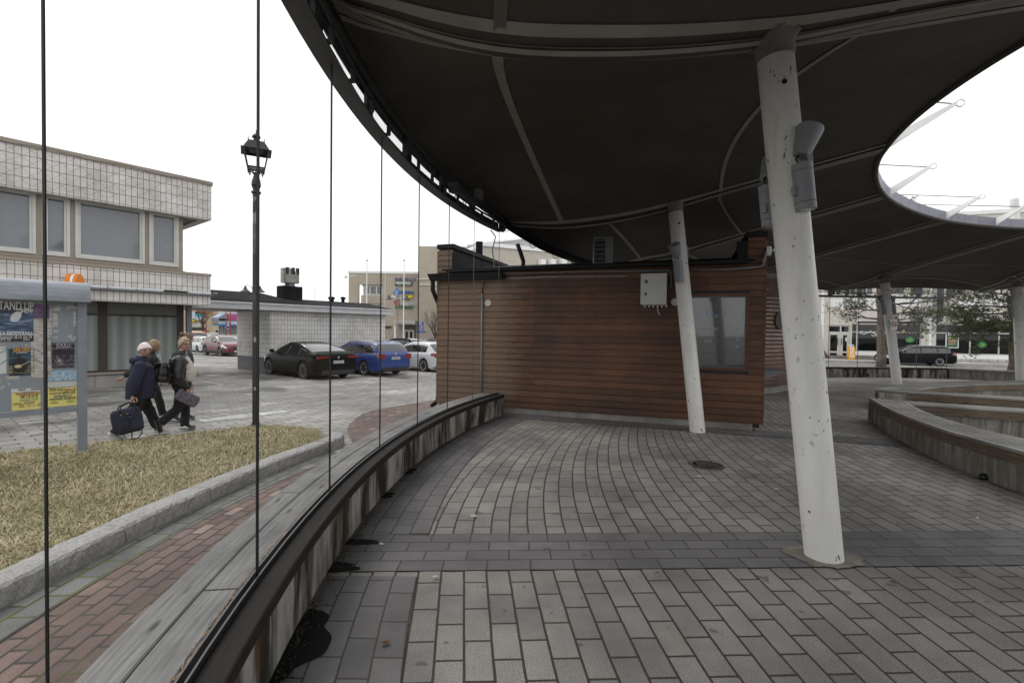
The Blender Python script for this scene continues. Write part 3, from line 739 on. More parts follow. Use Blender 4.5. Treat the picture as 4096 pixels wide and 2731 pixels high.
for t in TH[1:-1]:
    for dr, wd in ((-.17, .075), (.17, .075)):
        strip([(t + math.degrees(dr / trad(t, s)), s) for s in sl], wd, .012, m_seam)
    strip([(t, s) for s in sl], .17, .02, m_strap, 'strap')
    strip([(t + math.degrees(.055 / trad(t, s)), s) for s in sl], .03, .026, m_seam, 'strap_edge')
for i in range(1, len(TH) - 2):
    a, b = TH[i], TH[i + 1]
    strip([(a + (b - a) * k / 40 - 0, .37) for k in range(1, 40)], .085, .012, m_seam)
    strip([(a + (b - a) * k / 40, 1.26) for k in range(1, 40)], .05, .012, m_seam)
strip([(183 + (212 - 183) * k / 40, .37) for k in range(1, 40)], .085, .012, m_seam)
Tv = [t for t in T if t > 156.3]; mb = MB(); mb.grid(lambda t, s: pol(t, 12.66 - .05 * s, zt(t) - .07 + (tz(t, 0) + .03 - zt(t) + .07) * s), Tv, [0, 1]); build('edge_valance', mb, m_memb, tent)
P = [tp(t, 2) for t in T]
mb = MB(); mb.tube([p + Vector((0, 0, -.01)) for p in P], .035, 8); build('inner_edge_tube', mb, m_memb, tent)
Po = [tp(t, 0) for t in T if t > 156.3]
mb = MB(); mb.tube([p + Vector((0, 0, -.02)) for p in Po], .03, 8); build('outer_edge_tube', mb, m_steel, tent)
# lilac grey fascia ring of short panels on the rim of the opening
m_fas = mat('lilac_grey_panel', (.24, .24, .29), .5, .12, 1.5, 30, .05)
mb = MB(); TT = list(np.linspace(238, 8, 70))
for i in range(len(TT) - 1):
    a, b = TT[i] - .06, TT[i + 1] + .06; pa, pb = pol(a, 6.79, tp(a, 2).z - .02), pol(b, 6.79, tp(b, 2).z - .02); qa, qb = pol(a, 6.79, pa.z + .21), pol(b, 6.79, pb.z + .21)
    mb.quad(pa, pb, qb, qa)
build('rim_fascia', mb, m_fas, tent, solid=.02)
m_wht = mat('white_painted_steel', (.86, .86, .85), .4, .06, 3, 30, .04, coat=.2)
for t, rt, zz in [(212, 6.0, 4.75), (183, 6.0, 4.70), (154, 6.0, 4.62), (131, 6.15, 4.47), (110, 6.15, 4.28), (98, 6.2, 4.2), (83, 6.2, 4.2), (60, 6.2, 4.2)]:
    a = pol(t, 6.74, tp(t, 2).z + .01); b = pol(t, rt + .05, zz); sd = Vector((-math.sin(R(t)), math.cos(R(t)), 0)) * .012; up = Vector((0, 0, 1))
    mb = MB(); mb.prism([a - sd, a + up * .15 - sd, b + up * .028 - sd, b - up * .028 - sd], sd * 2); build('rim_fin', mb, m_wht, tent)
    mb = MB(); tr = [pol(t, rt, zz) + Vector((math.cos(R(t)) * .045 * math.cos(k), math.sin(R(t)) * .045 * math.cos(k), .045 * math.sin(k))) for k in np.linspace(0, 2 * math.pi, 15)]; mb.tube(tr, .011, 6, cap=False); build('cable_eye', mb, m_wht, tent)
    mt = min(TH, key=lambda q: abs(q - t)); e = pol(mt, Rcol(mt) + .35, 5.75); mb = MB(); mb.tube([pol(t, rt + .06, zz), e], .009, 5); build('stay_cable', mb, m_steel2, tent)
# dark gutter along the edge behind the kiosk, with a spout
TG = [156.6 - i * 1.0 for i in range(48)]
P = [pol(t, Rout(t) + .02, tz(t, 0) - .03) for t in TG]
mb = MB(); mb.tube(P, .085, 12); build('gutter', mb, m_black if False else mat('black_painted_metal', (.010, .010, .011), .6, .2, 5, 60, .08, spec=.2), tent, smooth=True)
p = pol(151.3, 12.72, 3.33)
mb = MB(); mb.tube([p + Vector((-.06, 0, -.03)), p + Vector((.0, .02, -.18)), p + Vector((.07, .03, -.38)), p + Vector((.06, .03, -.50)), p + Vector((-.02, .02, -.60)), p + Vector((-.12, .0, -.68))], .042, 12); build('gutter_spout', mb, MATS['black_painted_metal'], tent, smooth=True)
for t in (154.5, 149, 144, 140): 
    mb = MB(); c = pol(t, Rout(t) + .07, tz(t, 0) - .06); mb.tube([c + Vector((math.cos(k) * .09 * math.cos(R(t)), math.cos(k) * .09 * math.sin(R(t)), math.sin(k) * .09)) for k in np.linspace(0, 6.283, 12)], .008, 5)
    build('gutter_bracket', mb, m_steel, tent)

# ------------------------------------------------------------------ leaning white columns
m_col, n_, b_ = newmat('white_column_paint')
_d = noise(n_, coords(n_, 'O', (1, 1, .35)), 3.0, 6, .7); _ch = noise(n_, coords(n_, 'O', (1, 1, .55)), 26, 3, .55); _bn = ramp(n_, noise(n_, coords(n_, 'O'), 2.2, 2), [(.4, 0), (.6, 1)])
_c = ramp(n_, _d, [(.3, (.66, .645, .60)), (.7, (.79, .78, .75))])
_msk = mixc(n_, 1, ramp(n_, _ch, [(.66, 0), (.675, 1)]), _bn, 'MULTIPLY')
_c = mixc(n_, _msk, _c, (.06, .055, .05)); _c = mixc(n_, ramp(n_, noise(n_, coords(n_, 'O', (1, 1, .12)), 9, 4, .6), [(.56, 0), (.72, .35)]), _c, (.42, .36, .27))
_c = mixc(n_, ramp(n_, noise(n_, coords(n_, 'O', (1, 1, 1), (7, 3, 1)), 13, 2, .5), [(.735, 0), (.745, 1)]), _c, (.30, .12, .03))
L(n_, _c, b_.inputs['Base Color']); b_.inputs['Roughness'].default_value = .42; bump(n_, b_, _ch, .08, .004)
m_collar = mat('membrane_collar', (.10, .095, .09), .7, .25, 8, 120, .4)
def column(b, t, r, label, mast=True, fits=()):
    b = Vector(b); t = Vector(t); d = (t - b).normalized()
    rt_ = root('support_column', label, 'column', b, 0, 'leaning white columns carrying the tent')
    mb = MB(); s = (t - b).length; seg = 40; vs = []
    x = d.cross(Vector((0, 1, 0))).normalized(); y = d.cross(x)
    for k in range(seg):          # foot cut level with the floor
        o = (x * math.cos(2 * math.pi * k / seg) + y * math.sin(2 * math.pi * k / seg)) * r; o2 = o - d * (o.z / d.z); vs.append(b + o2)
    for k in range(seg): vs.append(b + d * (s + .02) + (x * math.cos(2 * math.pi * k / seg) + y * math.sin(2 * math.pi * k / seg)) * r)
    mb.add(vs, [(k, (k + 1) % seg, seg + (k + 1) % seg, seg + k) for k in range(seg)] + [tuple(range(seg, 2 * seg))]); build('shaft', mb, m_col, rt_, smooth=False).data.polygons.foreach_set('use_smooth', [True] * seg + [False])
    mb = MB(); pts = []; seg = 48
    ring = [(s - .15, 1.01, 0), (s - .14, 1.05, 0), (s - .05, 1.10, .0), (s + .0, 1.25, .06), (s + .02, 1.45, .10)]
    vs = []
    for j, (h, k_, rf) in enumerate(ring):
        for k in range(seg):
            q = k_ * (1 + (rf * .35 * math.sin(k * 9) if rf else 0)); p = b + d * (h + (.03 * math.sin(k * 5.5) if rf else 0)) + (x * math.cos(2 * math.pi * k / seg) + y * math.sin(2 * math.pi * k / seg)) * r * q
            vs.append(p)
    mb.add(vs, [(i * seg + k, i * seg + (k + 1) % seg, (i + 1) * seg + (k + 1) % seg, (i + 1) * seg + k) for i in range(len(ring) - 1) for k in range(seg)]); build('fabric_collar', mb, m_collar, rt_, smooth=True)
    # small drilled hole near the head facing the camera
    vc = (CP - (b + d * (s - .42))); vc = (vc - d * vc.dot(d)).normalized(); sx = d.cross(vc)
    hd = (vc + sx * .35).normalized()
    mb = MB(); mb.lathe([(.018, 0), (.018, .004)], b + d * (s - .36) + hd * (r - .001), hd, 14); build('bolt_hole', mb, m_black, rt_)
    if mast:
        mb = MB(); mb.tube([b + d * (s + .15), b + d * (s + 2.55)], r * .85, 20); build('mast_top', mb, m_wht, rt_, smooth=False)
    return rt_, d, x, y
c1, d1c, _, _ = column((2.155, 3.36, 0), (1.80, 3.5, 3.58), .118, 'thick leaning white column with chipped paint, nearest in the foreground on the right')
c2, d2c, _, _ = column((2.90, 7.66, 0), (2.62, 8.1, 3.62), .115, 'leaning white column standing right against the brown wooden kiosk')
column((12.18, 15.6, -.02), (11.68, 15.6, 3.33), .13, 'leaning white column with a small no cycling sign in front of the far glass screen')
column((16.0, 15.5, -.02), (15.66, 15.4, 3.25), .13, 'white leaning column at the right edge behind the curved benches')
# worn mortar pad at the foot of the near column
mb = MB(); rr = random.Random(2); pts = []
for k in range(34):
    a = k / 34 * 6.283; q = 1 + rr.uniform(-.16, .16); sq = 1 / max(abs(math.cos(a)), abs(math.sin(a))); pts.append(Vector((2.155 + math.cos(a) * .215 * min(sq, 1.3) * q * 1.0, 3.36 + math.sin(a) * .16 * min(sq, 1.3) * q, .0105)))
mb.quad(*pts); struct('mortar_pad', mb, mat('old_mortar', (.235, .215, .18), .9, .3, 9, 90, .5))
# no cycling sign on the third column
sg = root('no_cycling_sign', 'white plate with red ring and slash fixed on the third column', 'sign', (12.0, 15.42, 2.0))
p0 = atY(3575, 1300, 15.42)
mb = MB(); mb.box(p0, (.21, .012, .30)); build('plate', mb, flat('sign_white', (.75, .75, .75), .4), sg)
mb = MB(); mb.tube([p0 + Vector((.075 * math.cos(k), -.012, .03 + .075 * math.sin(k))) for k in np.linspace(0, 6.283, 24)], .009, 6); mb.tube([p0 + Vector((-.05, -.012, .08)), p0 + Vector((.05, -.012, -.02))], .008, 6); build('ring', mb, flat('sign_red', (.5, .02, .03), .4), sg)
mb = MB(); mb.tube([p0 + Vector((.035 * math.cos(k) - .03, -.009, .02 + .02 * math.sin(k))) for k in np.linspace(0, 6.283, 12)], .004, 5); mb.tube([p0 + Vector((.02 * math.cos(k) + .03, -.009, .02 + .02 * math.sin(k))) for k in np.linspace(0, 6.283, 12)], .004, 5); build('cycle_symbol', mb, m_black, sg)

# up-down floodlights on the columns
m_lampg = mat('grey_lamp_housing', (.17, .175, .19), .5, .1, 5, 120, .1)
def flood(pos, axis, side, label, sc=1.0, tilt=.45, with_cone=True):
    """cylinder lamp strapped to a column with a tilting cone lamp above it"""
    pos = Vector(pos); ax = Vector(axis).normalized(); sd = Vector(side).normalized()
    g = root('column_floodlight', label, 'floodlight', pos, 0, 'twin lamps on the columns'); r = .062 * sc; h = .30 * sc
    mb = MB(); mb.lathe([(r, 0), (r, .045 * sc), (r * .93, .046 * sc), (r * .93, .050 * sc), (r, .051 * sc), (r, h - .05 * sc), (r * .93, h - .049 * sc), (r * .93, h - .045 * sc), (r, h - .044 * sc), (r, h)], pos, ax, 28); build('lamp_cylinder', mb, m_lampg, g, smooth=False, bevel=.002)
    mb = MB(); mb.lathe([(r * .8, -.004), (r * .8, 0)], pos, ax, 20); build('lens', mb, flat('lamp_lens', (.35, .36, .38), .2), g)
    mb = MB(); mb.para(pos + ax * h * .3 - sd * (r + .02 * sc) - ax.cross(sd) * .015, sd * .03 * sc, ax.cross(sd) * .03 * sc, ax * h * .2); build('mounting_block', mb, m_lampg, g)
    up = (ax * math.cos(tilt) + sd * math.sin(tilt)).normalized(); c0 = pos + ax * (h + .05 * sc) - sd * .0
    mb = MB(); q = ax.cross(sd).normalized() * .035 * sc; mb.prism([pos + ax * h - q + sd * .02, pos + ax * h - q + sd * .055 * sc, c0 - q + up * .05 * sc + sd * .04 * sc, c0 - q + up * .03 * sc], q * .2)
    mb.prism([pos + ax * h + q * .8 + sd * .02, pos + ax * h + q * .8 + sd * .055 * sc, c0 + q * .8 + up * .05 * sc + sd * .04 * sc, c0 + q * .8 + up * .03 * sc], q * .2); build('bracket', mb, m_lampg, g)
    mb = MB(); mb.lathe([(.036 * sc, 0), (.048 * sc, .004), (.082 * sc, .19 * sc), (.082 * sc, .205 * sc), (.072 * sc, .205 * sc), (.068 * sc, .17 * sc), (.001, .16 * sc)], c0, up, 28); build('cone_lamp', mb, m_lampg, g, smooth=False, bevel=.001)
    mb = MB(); mb.tube([pos + ax * h - sd * .02, pos + ax * (h + .03 * sc) - sd * .04 * sc, c0 - sd * .02 * sc + up * .01], .007 * sc, 8); build('cable', mb, m_black, g)
    return g
cv = lambda base, d, z: Vector(base) + d * ((z) / d.z)
ax1 = d1c
q = atY(3225, 840, 3.30); flood(q, ax1, Vector((1, .15, 0)), 'grey twin lamp on the right side of the near column, cone tilted to the right', 1.02, .42)
q = atY(3084, 905, 3.66); flood(q, ax1, Vector((1, .7, 0)), 'grey twin lamp half hidden behind the left side of the near column', 1.0, .7)
q = atY(2718, 1128, 7.62); flood(q, (d2c + Vector((0, 0, 0))), Vector((-.6, -1, 0)), 'grey twin lamp on the column by the kiosk', 1.1, .62)
a3 = Vector((-.5, 0, 3.3)).normalized()
q = atY(3537, 1257, 15.45); flood(q, a3, Vector((-1, -.2, 0)), 'twin lamp on the left side of the column with the no cycling sign', 1.05, .4)
q = atY(3577, 1258, 15.5); flood(q, a3, Vector((1, .2, 0)), 'twin lamp on the right side of the column with the no cycling sign', 1.05, .1)
q = atY(4046, 1270, 15.3); flood(q, a3, Vector((-1, -.2, 0)), 'twin lamp on the left of the white column at the right edge', 1.15, -.1)

# ------------------------------------------------------------------ manhole
mh = root('manhole_cover', 'round cast iron grating set in the paving in front of the kiosk', 'manhole', (2.27, 5.70, 0))
c = Vector((2.27, 5.70, .002))
mb = MB(); mb.lathe([(.175, .008), (.175, .012), (.155, .012), (.155, .008)], c, (0, 0, 1), 32); build('rim', mb, mat('cast_iron', (.11, .10, .09), .55, .3, 20, 60, .3), mh)
mb = MB(); mb.lathe([(.154, .009), (.0, .009)], c, (0, 0, 1), 32); build('cover', mb, mat('rusty_dark', (.025, .021, .018), .8), mh)
mb = MB()
for k in range(-4, 5):
    for j in range(-4, 5):
        if k * k + j * j < 14: mb.box(c + Vector((k * .036 + (j % 2) * .012, j * .036, .013)), (.022, .016, .008))
build('grating', mb, MATS['cast_iron'], mh)
mb = MB(); pts = [c + Vector((math.cos(a) * .195 * (1 + .07 * math.sin(a * 7)), math.sin(a) * .20 * (1 + .08 * math.sin(a * 5)), .0062)) for a in np.linspace(0, 6.2, 30)]; mb.quad(*pts); struct('broken_setts_bed', mb, mat('dark_grit', (.085, .075, .063), .9, .4, 30, 90, .6))
# ------------------------------------------------------------------ wooden kiosk under the tent

def boards(name, c1, c2, rough=.62, rh=.1105, z0=.11):
    m, n, b = newmat(name)
    vv = coords(n, 'UV', (1, 1, 1), (0.3, -z0, 0))
    t = N(n, 'ShaderNodeTexBrick', offset=.37, offset_frequency=3); t.inputs['Scale'].default_value = 1; t.inputs['Brick Width'].default_value = 2.9; t.inputs['Row Height'].default_value = rh
    t.inputs['Mortar Size'].default_value = .003; t.inputs['Mortar Smooth'].default_value = .1; t.inputs['Color1'].default_value = (0, 0, 0, 1); t.inputs['Color2'].default_value = (1, 1, 1, 1); L(n, vv, t.inputs['Vector'])
    g = noise(n, coords(n, 'UV', (2.2, 42, 1)), 2, 6, .7)
    c = mixc(n, t.outputs['Color'], c1, c2)
    c = mixc(n, .55, c, ramp(n, g, [(.3, .15), (.7, .85)]), 'OVERLAY')
    c = mixc(n, .55, c, ramp(n, noise(n, coords(n, 'P'), .9, 5, .65), [(.35, .15), (.65, .75)]), 'OVERLAY')
    c = mixc(n, ramp(n, noise(n, coords(n, 'UV', (1.4, 5, 1), (2, 2, 0)), 3.5, 5, .7), [(.68, 0), (.78, .5)]), c, (.26, .17, .11))
    if name == 'stained_boards':      # the end left out in the rain beyond the glass has greyed
        sx_ = N(n, 'ShaderNodeSeparateXYZ'); L(n, coords(n, 'P'), sx_.inputs[0]); ad = N(n, 'ShaderNodeMath', operation='MULTIPLY_ADD'); L(n, noise(n, coords(n, 'P', (1, 1, 5)), 2.5, 4, .7), ad.inputs[0]); ad.inputs[1].default_value = 1.1; L(n, sx_.outputs[0], ad.inputs[2])
        mr = N(n, 'ShaderNodeMapRange'); L(n, ad.outputs[0], mr.inputs['Value']); mr.inputs['From Min'].default_value = .45; mr.inputs['From Max'].default_value = .75; mr.inputs['To Min'].default_value = .62; mr.inputs['To Max'].default_value = 0
        c = mixc(n, mr.outputs[0], c, ramp(n, g, [(.3, (.115, .078, .052)), (.7, (.25, .18, .125))]))
    c = mixc(n, t.outputs['Fac'], c, (.006, .004, .003))
    L(n, c, b.inputs['Base Color']); b.inputs['Roughness'].default_value = rough
    bump(n, b, g, .3, .003); return m
m_board = boards('stained_boards', (.078, .032, .014), (.135, .056, .025))
m_board2 = boards('red_brown_boards', (.10, .048, .034), (.13, .065, .047), rh=.105)
m_roofb = mat('black_roof_felt', (.013, .0135, .016), .85, .35, 2.5, 120, .5, spec=.12)
m_blk = MATS['black_painted_metal']
m_conk = mat('kiosk_footing', (.27, .255, .23), .9, .4, 2.5, 60, .5)
KP = Pl(KA, KD)
kio = root('wooden_kiosk', 'dark brown horizontally boarded kiosk with black felt roof under the tent', 'kiosk', (1.4, 9.6, 0))
LN = (KB - KA).length
w0 = KP.px(2759, 1188); w1 = KP.px(2979, 1472); WA0, WA1, WZ0, WZ1 = w0[0], w1[0], w1[1], w0[1]
def boardwall(pl, mb, a0, a1, z0, z1, o0, o1, holes=(), rh=.1105):
    z = z0
    while z < z1 - .02:
        zt_ = min(z + rh, z1); segs = [(a0, a1)]
        for h in holes:
            if h[2] < zt_ - .03 and h[3] > z + .03:
                ns = []
                for s_ in segs:
                    if h[0] > s_[0]: ns.append((s_[0], h[0]))
                    if h[1] < s_[1]: ns.append((h[1], s_[1]))
                segs = ns
        for s_ in segs:   # lapped profile: lower edge stands proud
            P = [pl.pt(s_[0], z + .004, o0), pl.pt(s_[0], z + .004, o1), pl.pt(s_[0], z + .03, o1 + .002), pl.pt(s_[0], zt_ - .002, o1 - .006), pl.pt(s_[0], zt_ - .002, o0)]
            mb.prism(P, pl.d * (s_[1] - s_[0]))
        z = zt_
    return mb
H_ = [(WA0 - .05, WA1 + .05, WZ0 - .05, WZ1 + .05)]
mb = MB(); boardwall(KP, mb, 0, LN, .11, 2.625, -.035, -.0, H_); 
KPa = KP
# piers of board at the two ends that rise into the parapets
boardwall(KP, mb, 0.0, .30, 2.63, 3.09, -.035, 0); boardwall(KP, mb, LN - .24, LN, 2.63, 3.04, -.035, 0)
build('wall', mb, m_board, kio)
mb = MB(); KP.wall(mb, .02, LN - .02, .05, 2.6, -.1, -.04, H_); build('wall_backing', mb, m_black, kio)
SL = Pl(KA, KN); SR = Pl(KB, KN)
for pl, nm in ((SL, 1), (SR, 1)):
    mb = MB(); boardwall(pl, mb, .0, 3.0, .11, 3.05 if pl is SL else 3.0, -.035, 0.0); build('side_wall', mb, m_board, kio)
mb = MB(); KP.slab(mb, .06, LN - .12, -.35, .112, -3.0, -.025); build('footing', mb, m_conk, kio)
# roof: a felt slope rising away from the eave between the parapets
def rz_(t): return 2.70 + .14 * t
mb = MB(); 
P = [KP.pt(.15, rz_(0) - .05, .16), KP.pt(LN - .15, rz_(0) - .05, .16), KP.pt(LN - .15, rz_(3.05), -3.05), KP.pt(.15, rz_(3.05), -3.05)]
mb.prism(P, (0, 0, .03)); build('roof_felt', mb, m_roofb, kio)
mb = MB(); KP.slab(mb, .3, LN - .25, 2.622, 2.66, .002, .18); build('eaves_fascia', mb, m_blk, kio)
# parapets with black cappings, sloping flashing inside
for a0, a1, zt_, nm in ((0.0, .30, 3.09, 'parapet'), (LN - .24, LN, 3.04, 'parapet')):
    mb = MB(); KP.slab(mb, a0 + .005, a1 - .005, 2.4, zt_, -3.0, -.04); build('parapet', mb, m_blk, kio)
    mb = MB(); KP.slab(mb, a0 - .03, a1 + .03, zt_, zt_ + .085, -3.03, .03); build('parapet_capping', mb, m_blk, kio)
mb = MB(); KP.slab(mb, .30, .42, 2.63, 3.02, -.06, .035); build('flashing', mb, m_blk, kio); mb = MB(); KP.slab(mb, LN - .40, LN - .245, 2.63, 2.98, -.06, .035); build('flashing', mb, m_blk, kio)
# gutter end, downpipe round the left corner and shoe
mb = MB(); mb.prism([KP.pt(-.16, 2.54, .02), KP.pt(-.14, 2.47, .03), KP.pt(-.12, 2.47, .13), KP.pt(-.16, 2.60, .17), KP.pt(-.18, 2.60, .02)], KP.d * (KP.px(2010, 1100)[0] + .2)); build('gutter', mb, m_blk, kio)
mb = MB(); mb.tube([KP.pt(-.09, 2.50, .07), KP.pt(-.09, 2.30, .07), KP.pt(-.06, 2.16, .0), KP.pt(-.05, 2.05, -.09), KP.pt(-.05, 1.9, -.12), KP.pt(-.05, .22, -.12), KP.pt(-.07, .12, -.10), KP.pt(-.16, .02, -.04)], .042, 14); build('downpipe', mb, m_blk, kio, smooth=True)
# window
win_z = (WZ0, WZ1)
fr_mb = MB(); frame(KP, fr_mb, WA0 - .05, WA1 + .05, WZ0 - .05, WZ1 + .05, .045, -.06, .014); fw = build('window', fr_mb, m_board, kio)
m_pane, n_, b_ = newmat('dim_window_glass'); _g = noise(n_, coords(n_), 16, 6, .8)
L(n_, ramp(n_, _g, [(.5, (.035, .04, .04)), (.78, (.10, .105, .105))]), b_.inputs['Base Color']); b_.inputs['Roughness'].default_value = .12; b_.inputs['Specular IOR Level'].default_value = .5; b_.inputs['Coat Weight'].default_value = 1; b_.inputs['Coat IOR'].default_value = 1.6; b_.inputs['Coat Roughness'].default_value = .03
mb = MB(); KP.slab(mb, WA0 - .006, WA1 + .006, WZ0 - .006, WZ1 + .006, -.05, -.012); build('pane', mb, m_pane, fw)
mb = MB(); frame(KP, mb, WA0 - .004, WA1 + .004, WZ0 - .004, WZ1 + .004, .018, -.012, -.002); build('glazing_bead', mb, m_chan, fw)
m_fade = flat('faded_lettering', (.33, .35, .36), .5); m_flower = flat('blue_flower_sticker', (.22, .30, .50), .5)
for i, (x, y) in enumerate([(1800, 635), (1828, 648), (1880, 628), (1770, 633), (1955, 732), (1960, 792), (1957, 840), (1690, 770)]):
    a, z = KP.px(1700 + x / 1.568, 850 + y / 1.568); mb = MB()
    for k in range(5): q = KP.pt(a + .016 * math.cos(k * 1.257), z + .016 * math.sin(k * 1.257), -.010); mb.lathe([(.009, 0), (.009, .002)], q, KP.n, 8)
    build('flower_sticker', mb, m_flower, fw)
a, z = KP.px(1700 + 1745 / 1.568, 850 + 745 / 1.568)
text('window_lettering', 'UNEM', m_fade, KP.pt(a, z, -.009), KP.d, .10, fw, ext=.001, wide=.8); text('window_lettering', 'tyN', m_fade, KP.pt(a + .01, z - .18, -.009), KP.d, .10, fw, ext=.001, wide=.8)
# vents, conduits, cabinet cable
m_ventw = flat('pale_plastic', (.65, .65, .62), .5); m_cond = mat('grey_conduit', (.20, .205, .21), .5, .15, 9, 60, .05)
def ventr(x, y, r_):
    a, z = KP.px(x, y); c = KP.pt(a, z, .003); mb = MB(); mb.lathe([(r_, 0), (r_, .012), (r_ * .88, .018), (r_ * .86, .006), (0, .006)], c, KP.n, 26)
    for k in range(-3, 4): hw = math.sqrt(max(0, (r_ * .82) ** 2 - (k * r_ * .23) ** 2)); KP.slab(mb, a - hw, a + hw, z + k * r_ * .23 - r_ * .06, z + k * r_ * .23 + r_ * .05, .009, .02)
    build('vent_grille', mb, m_ventw, kio)
ventr(1953, 1212, .062); ventr(2700, 1208, .062)
def cond(pts, r_, m, nm='conduit'):
    Q_ = []
    for x, y, o in pts: a, z = KP.px(x, y); Q_.append(KP.pt(a, z, o))
    mb = MB(); mb.tube(Q_, r_, 8); build(nm, mb, m, kio, smooth=True)
cond([(1931, 1176, .03), (1928, 1400, .03), (1927, 1575, .03)], .016, m_cond, 'conduit')
cond([(1931, 1176, .03), (1934, 1150, .04), (1944, 1127, .05)], .010, m_black, 'cable')
cond([(2008, 945, .55), (2010, 960, .35), (1989, 1010, .25), (1991, 1075, .15), (2010, 1096, .065), (2100, 1094, .06), (2300, 1089, .055), (2675, 1084, .055), (2684, 1090, .055), (2686, 1150, .04)], .011, m_cond, 'cable_pipe')
cond([(2742, 1081, .05), (2900, 1079, .05), (3010, 1072, .05), (3040, 1069, .05), (3052, 1060, .05), (3056, 1038, .05), (3061, 1010, .06)], .013, m_cond, 'cable_pipe')
cond([(1994, 1117, .035), (2200, 1109, .035), (2515, 1105, .035)], .017, m_cond, 'conduit')
cond([(2630, 1225, .04), (2632, 1245, .05), (2640, 1260, .05)], .006, m_ventw, 'cable')
mb = MB()
for x, y in [(1928, 1188), (1928, 1330), (1928, 1468), (2080, 1094), (2248, 1091), (2482, 1087), (2622, 1084), (2028, 1116), (2324, 1108), (2482, 1106), (2757, 1081), (3003, 1073), (3053, 1044), (2684, 1146)]:
    a, z = KP.px(x, y); KP.slab(mb, a - .024, a + .024, z - .008, z + .008, 0, .052)
build('pipe_clip', mb, m_cond, kio)
# metal counter shelf at the right end
mb = MB(); q = SR.pt(.1, .93, 0); s_ = KP.d
mb.prism([q, q + s_ * .34 - KN * .03, q + s_ * .34 + KN * .8, q + KN * .8], (0, 0, .02)); mb.prism([q + Vector((0, 0, -.16)), q, q + s_ * .3], KN * .012); build('counter_shelf', mb, m_steel2, kio)
# chimney flue
ch = atY(1916, 1066, 10.9); fl_ = MB(); b0 = Vector((ch.x, ch.y, 2.78))
fl_.lathe([(.135, 0), (.135, .04), (.12, .06), (.115, .12), (.085, .17), (.078, .18), (.078, .66), (.082, .66), (.082, .69), (.07, .69)], b0, (0, 0, 1), 24); build('flue', fl_, m_roofb, kio, smooth=False)
mb = MB(); mb.lathe([(.09, 0), (.09, .28), (.07, .30), (0, .30)], Vector((3.3, 9.6, 2.9)), (0, 0, 1), 18); build('roof_vent', mb, m_steel2, kio)

# electrical cabinet on the wall
a0, zt_ = KP.px(2566, 1099); a1, zb = KP.px(2669, 1221)
cab = root('electric_cabinet', 'light grey metal electric cabinet mounted on the brown kiosk wall', 'cabinet', KP.pt((a0 + a1) / 2, zb, .1))
m_cabm = mat('cabinet_grey', (.43, .43, .41), .5, .05, 3, 200, .1)
mb = MB(); KP.slab(mb, a0 + .02, a1 - .02, zb, zt_, .003, .16); build('housing', mb, m_cabm, cab, bevel=.004)
mb = MB(); KP.slab(mb, a0 + .005, a1 - .005, zb + .004, zt_ - .004, .162, .185); build('door', mb, m_cabm, cab, bevel=.004)
mb = MB(); KP.slab(mb, a0 + .07, a0 + .12, zt_ - .16, zt_ - .11, .186, .191); mb.lathe([(.010, 0), (.010, .006)], KP.pt(a0 + .095, zt_ - .135, .191), KP.n, 12); build('lock', mb, m_steel, cab)
mb = MB(); KP.slab(mb, a0 + .07, a0 + .105, zb + .15, zb + .20, .186, .190); build('hinge_plate', mb, m_steel, cab)
for k in range(6): mb = MB(); mb.lathe([(.014, 0), (.014, -.035)], KP.pt(a0 + .07 + k * .068, zb, .08), (0, 0, 1), 10); build('cable_gland', mb, m_ventw, cab)
# dome camera
q = KP.pt(*KP.px(3062, 1005), 0) + KD * .01
dc = root('dome_camera', 'white dome security camera on the top right corner of the kiosk', 'camera', q)
mb = MB(); mb.lathe([(.075, 0), (.078, .05), (.07, .065)], q, KD, 24); build('housing', mb, flat('camera_white', (.6, .6, .6), .35), dc)
mb = MB(); mb.ell(q + KD * .065, (.055, .055, .055), 20, 12); build('dome', mb, flat('smoked_dome', (.02, .02, .025), .05, 0, 1), dc, smooth=True)
# air conditioning unit on the roof
q = atY(2412, 1050, 9.35); ac = root('air_conditioner', 'grey louvred air conditioning unit standing on the kiosk roof under the tent', 'air conditioner', (q.x, q.y, 2.75))
o_ = Vector((q.x, q.y, 2.76)); rr_ = R(-8)
X_ = Vector((math.cos(rr_), math.sin(rr_), 0)); Y_ = Vector((-X_.y, X_.x, 0)); Z_ = Vector((0, 0, 1))
mb = MB(); mb.para(o_ - X_ * .18 , X_ * .36, Y_ * .6, Z_ * .56); build('casing', mb, m_steel2, ac, bevel=.006)
mb = MB(); mb.para(o_ - X_ * .16 - Y_ * .004 + Z_ * .04, X_ * .20, Y_ * .003, Z_ * .48); build('grille_opening', mb, m_black, ac)
mb = MB()
for k in range(6): mb.para(o_ - X_ * .16 - Y_ * .014 + Z_ * (.04 + .085 * k + .02), X_ * .20, Y_ * .008, Z_ * .012)
build('louvre', mb, m_steel2, ac)
mb = MB(); mb.lathe([(.19, 0), (.19, .01), (.17, .012), (.17, .002), (0, .002)], o_ + X_ * .182 + Y_ * .3 + Z_ * .28, X_, 24); build('fan_guard', mb, m_steel, ac)

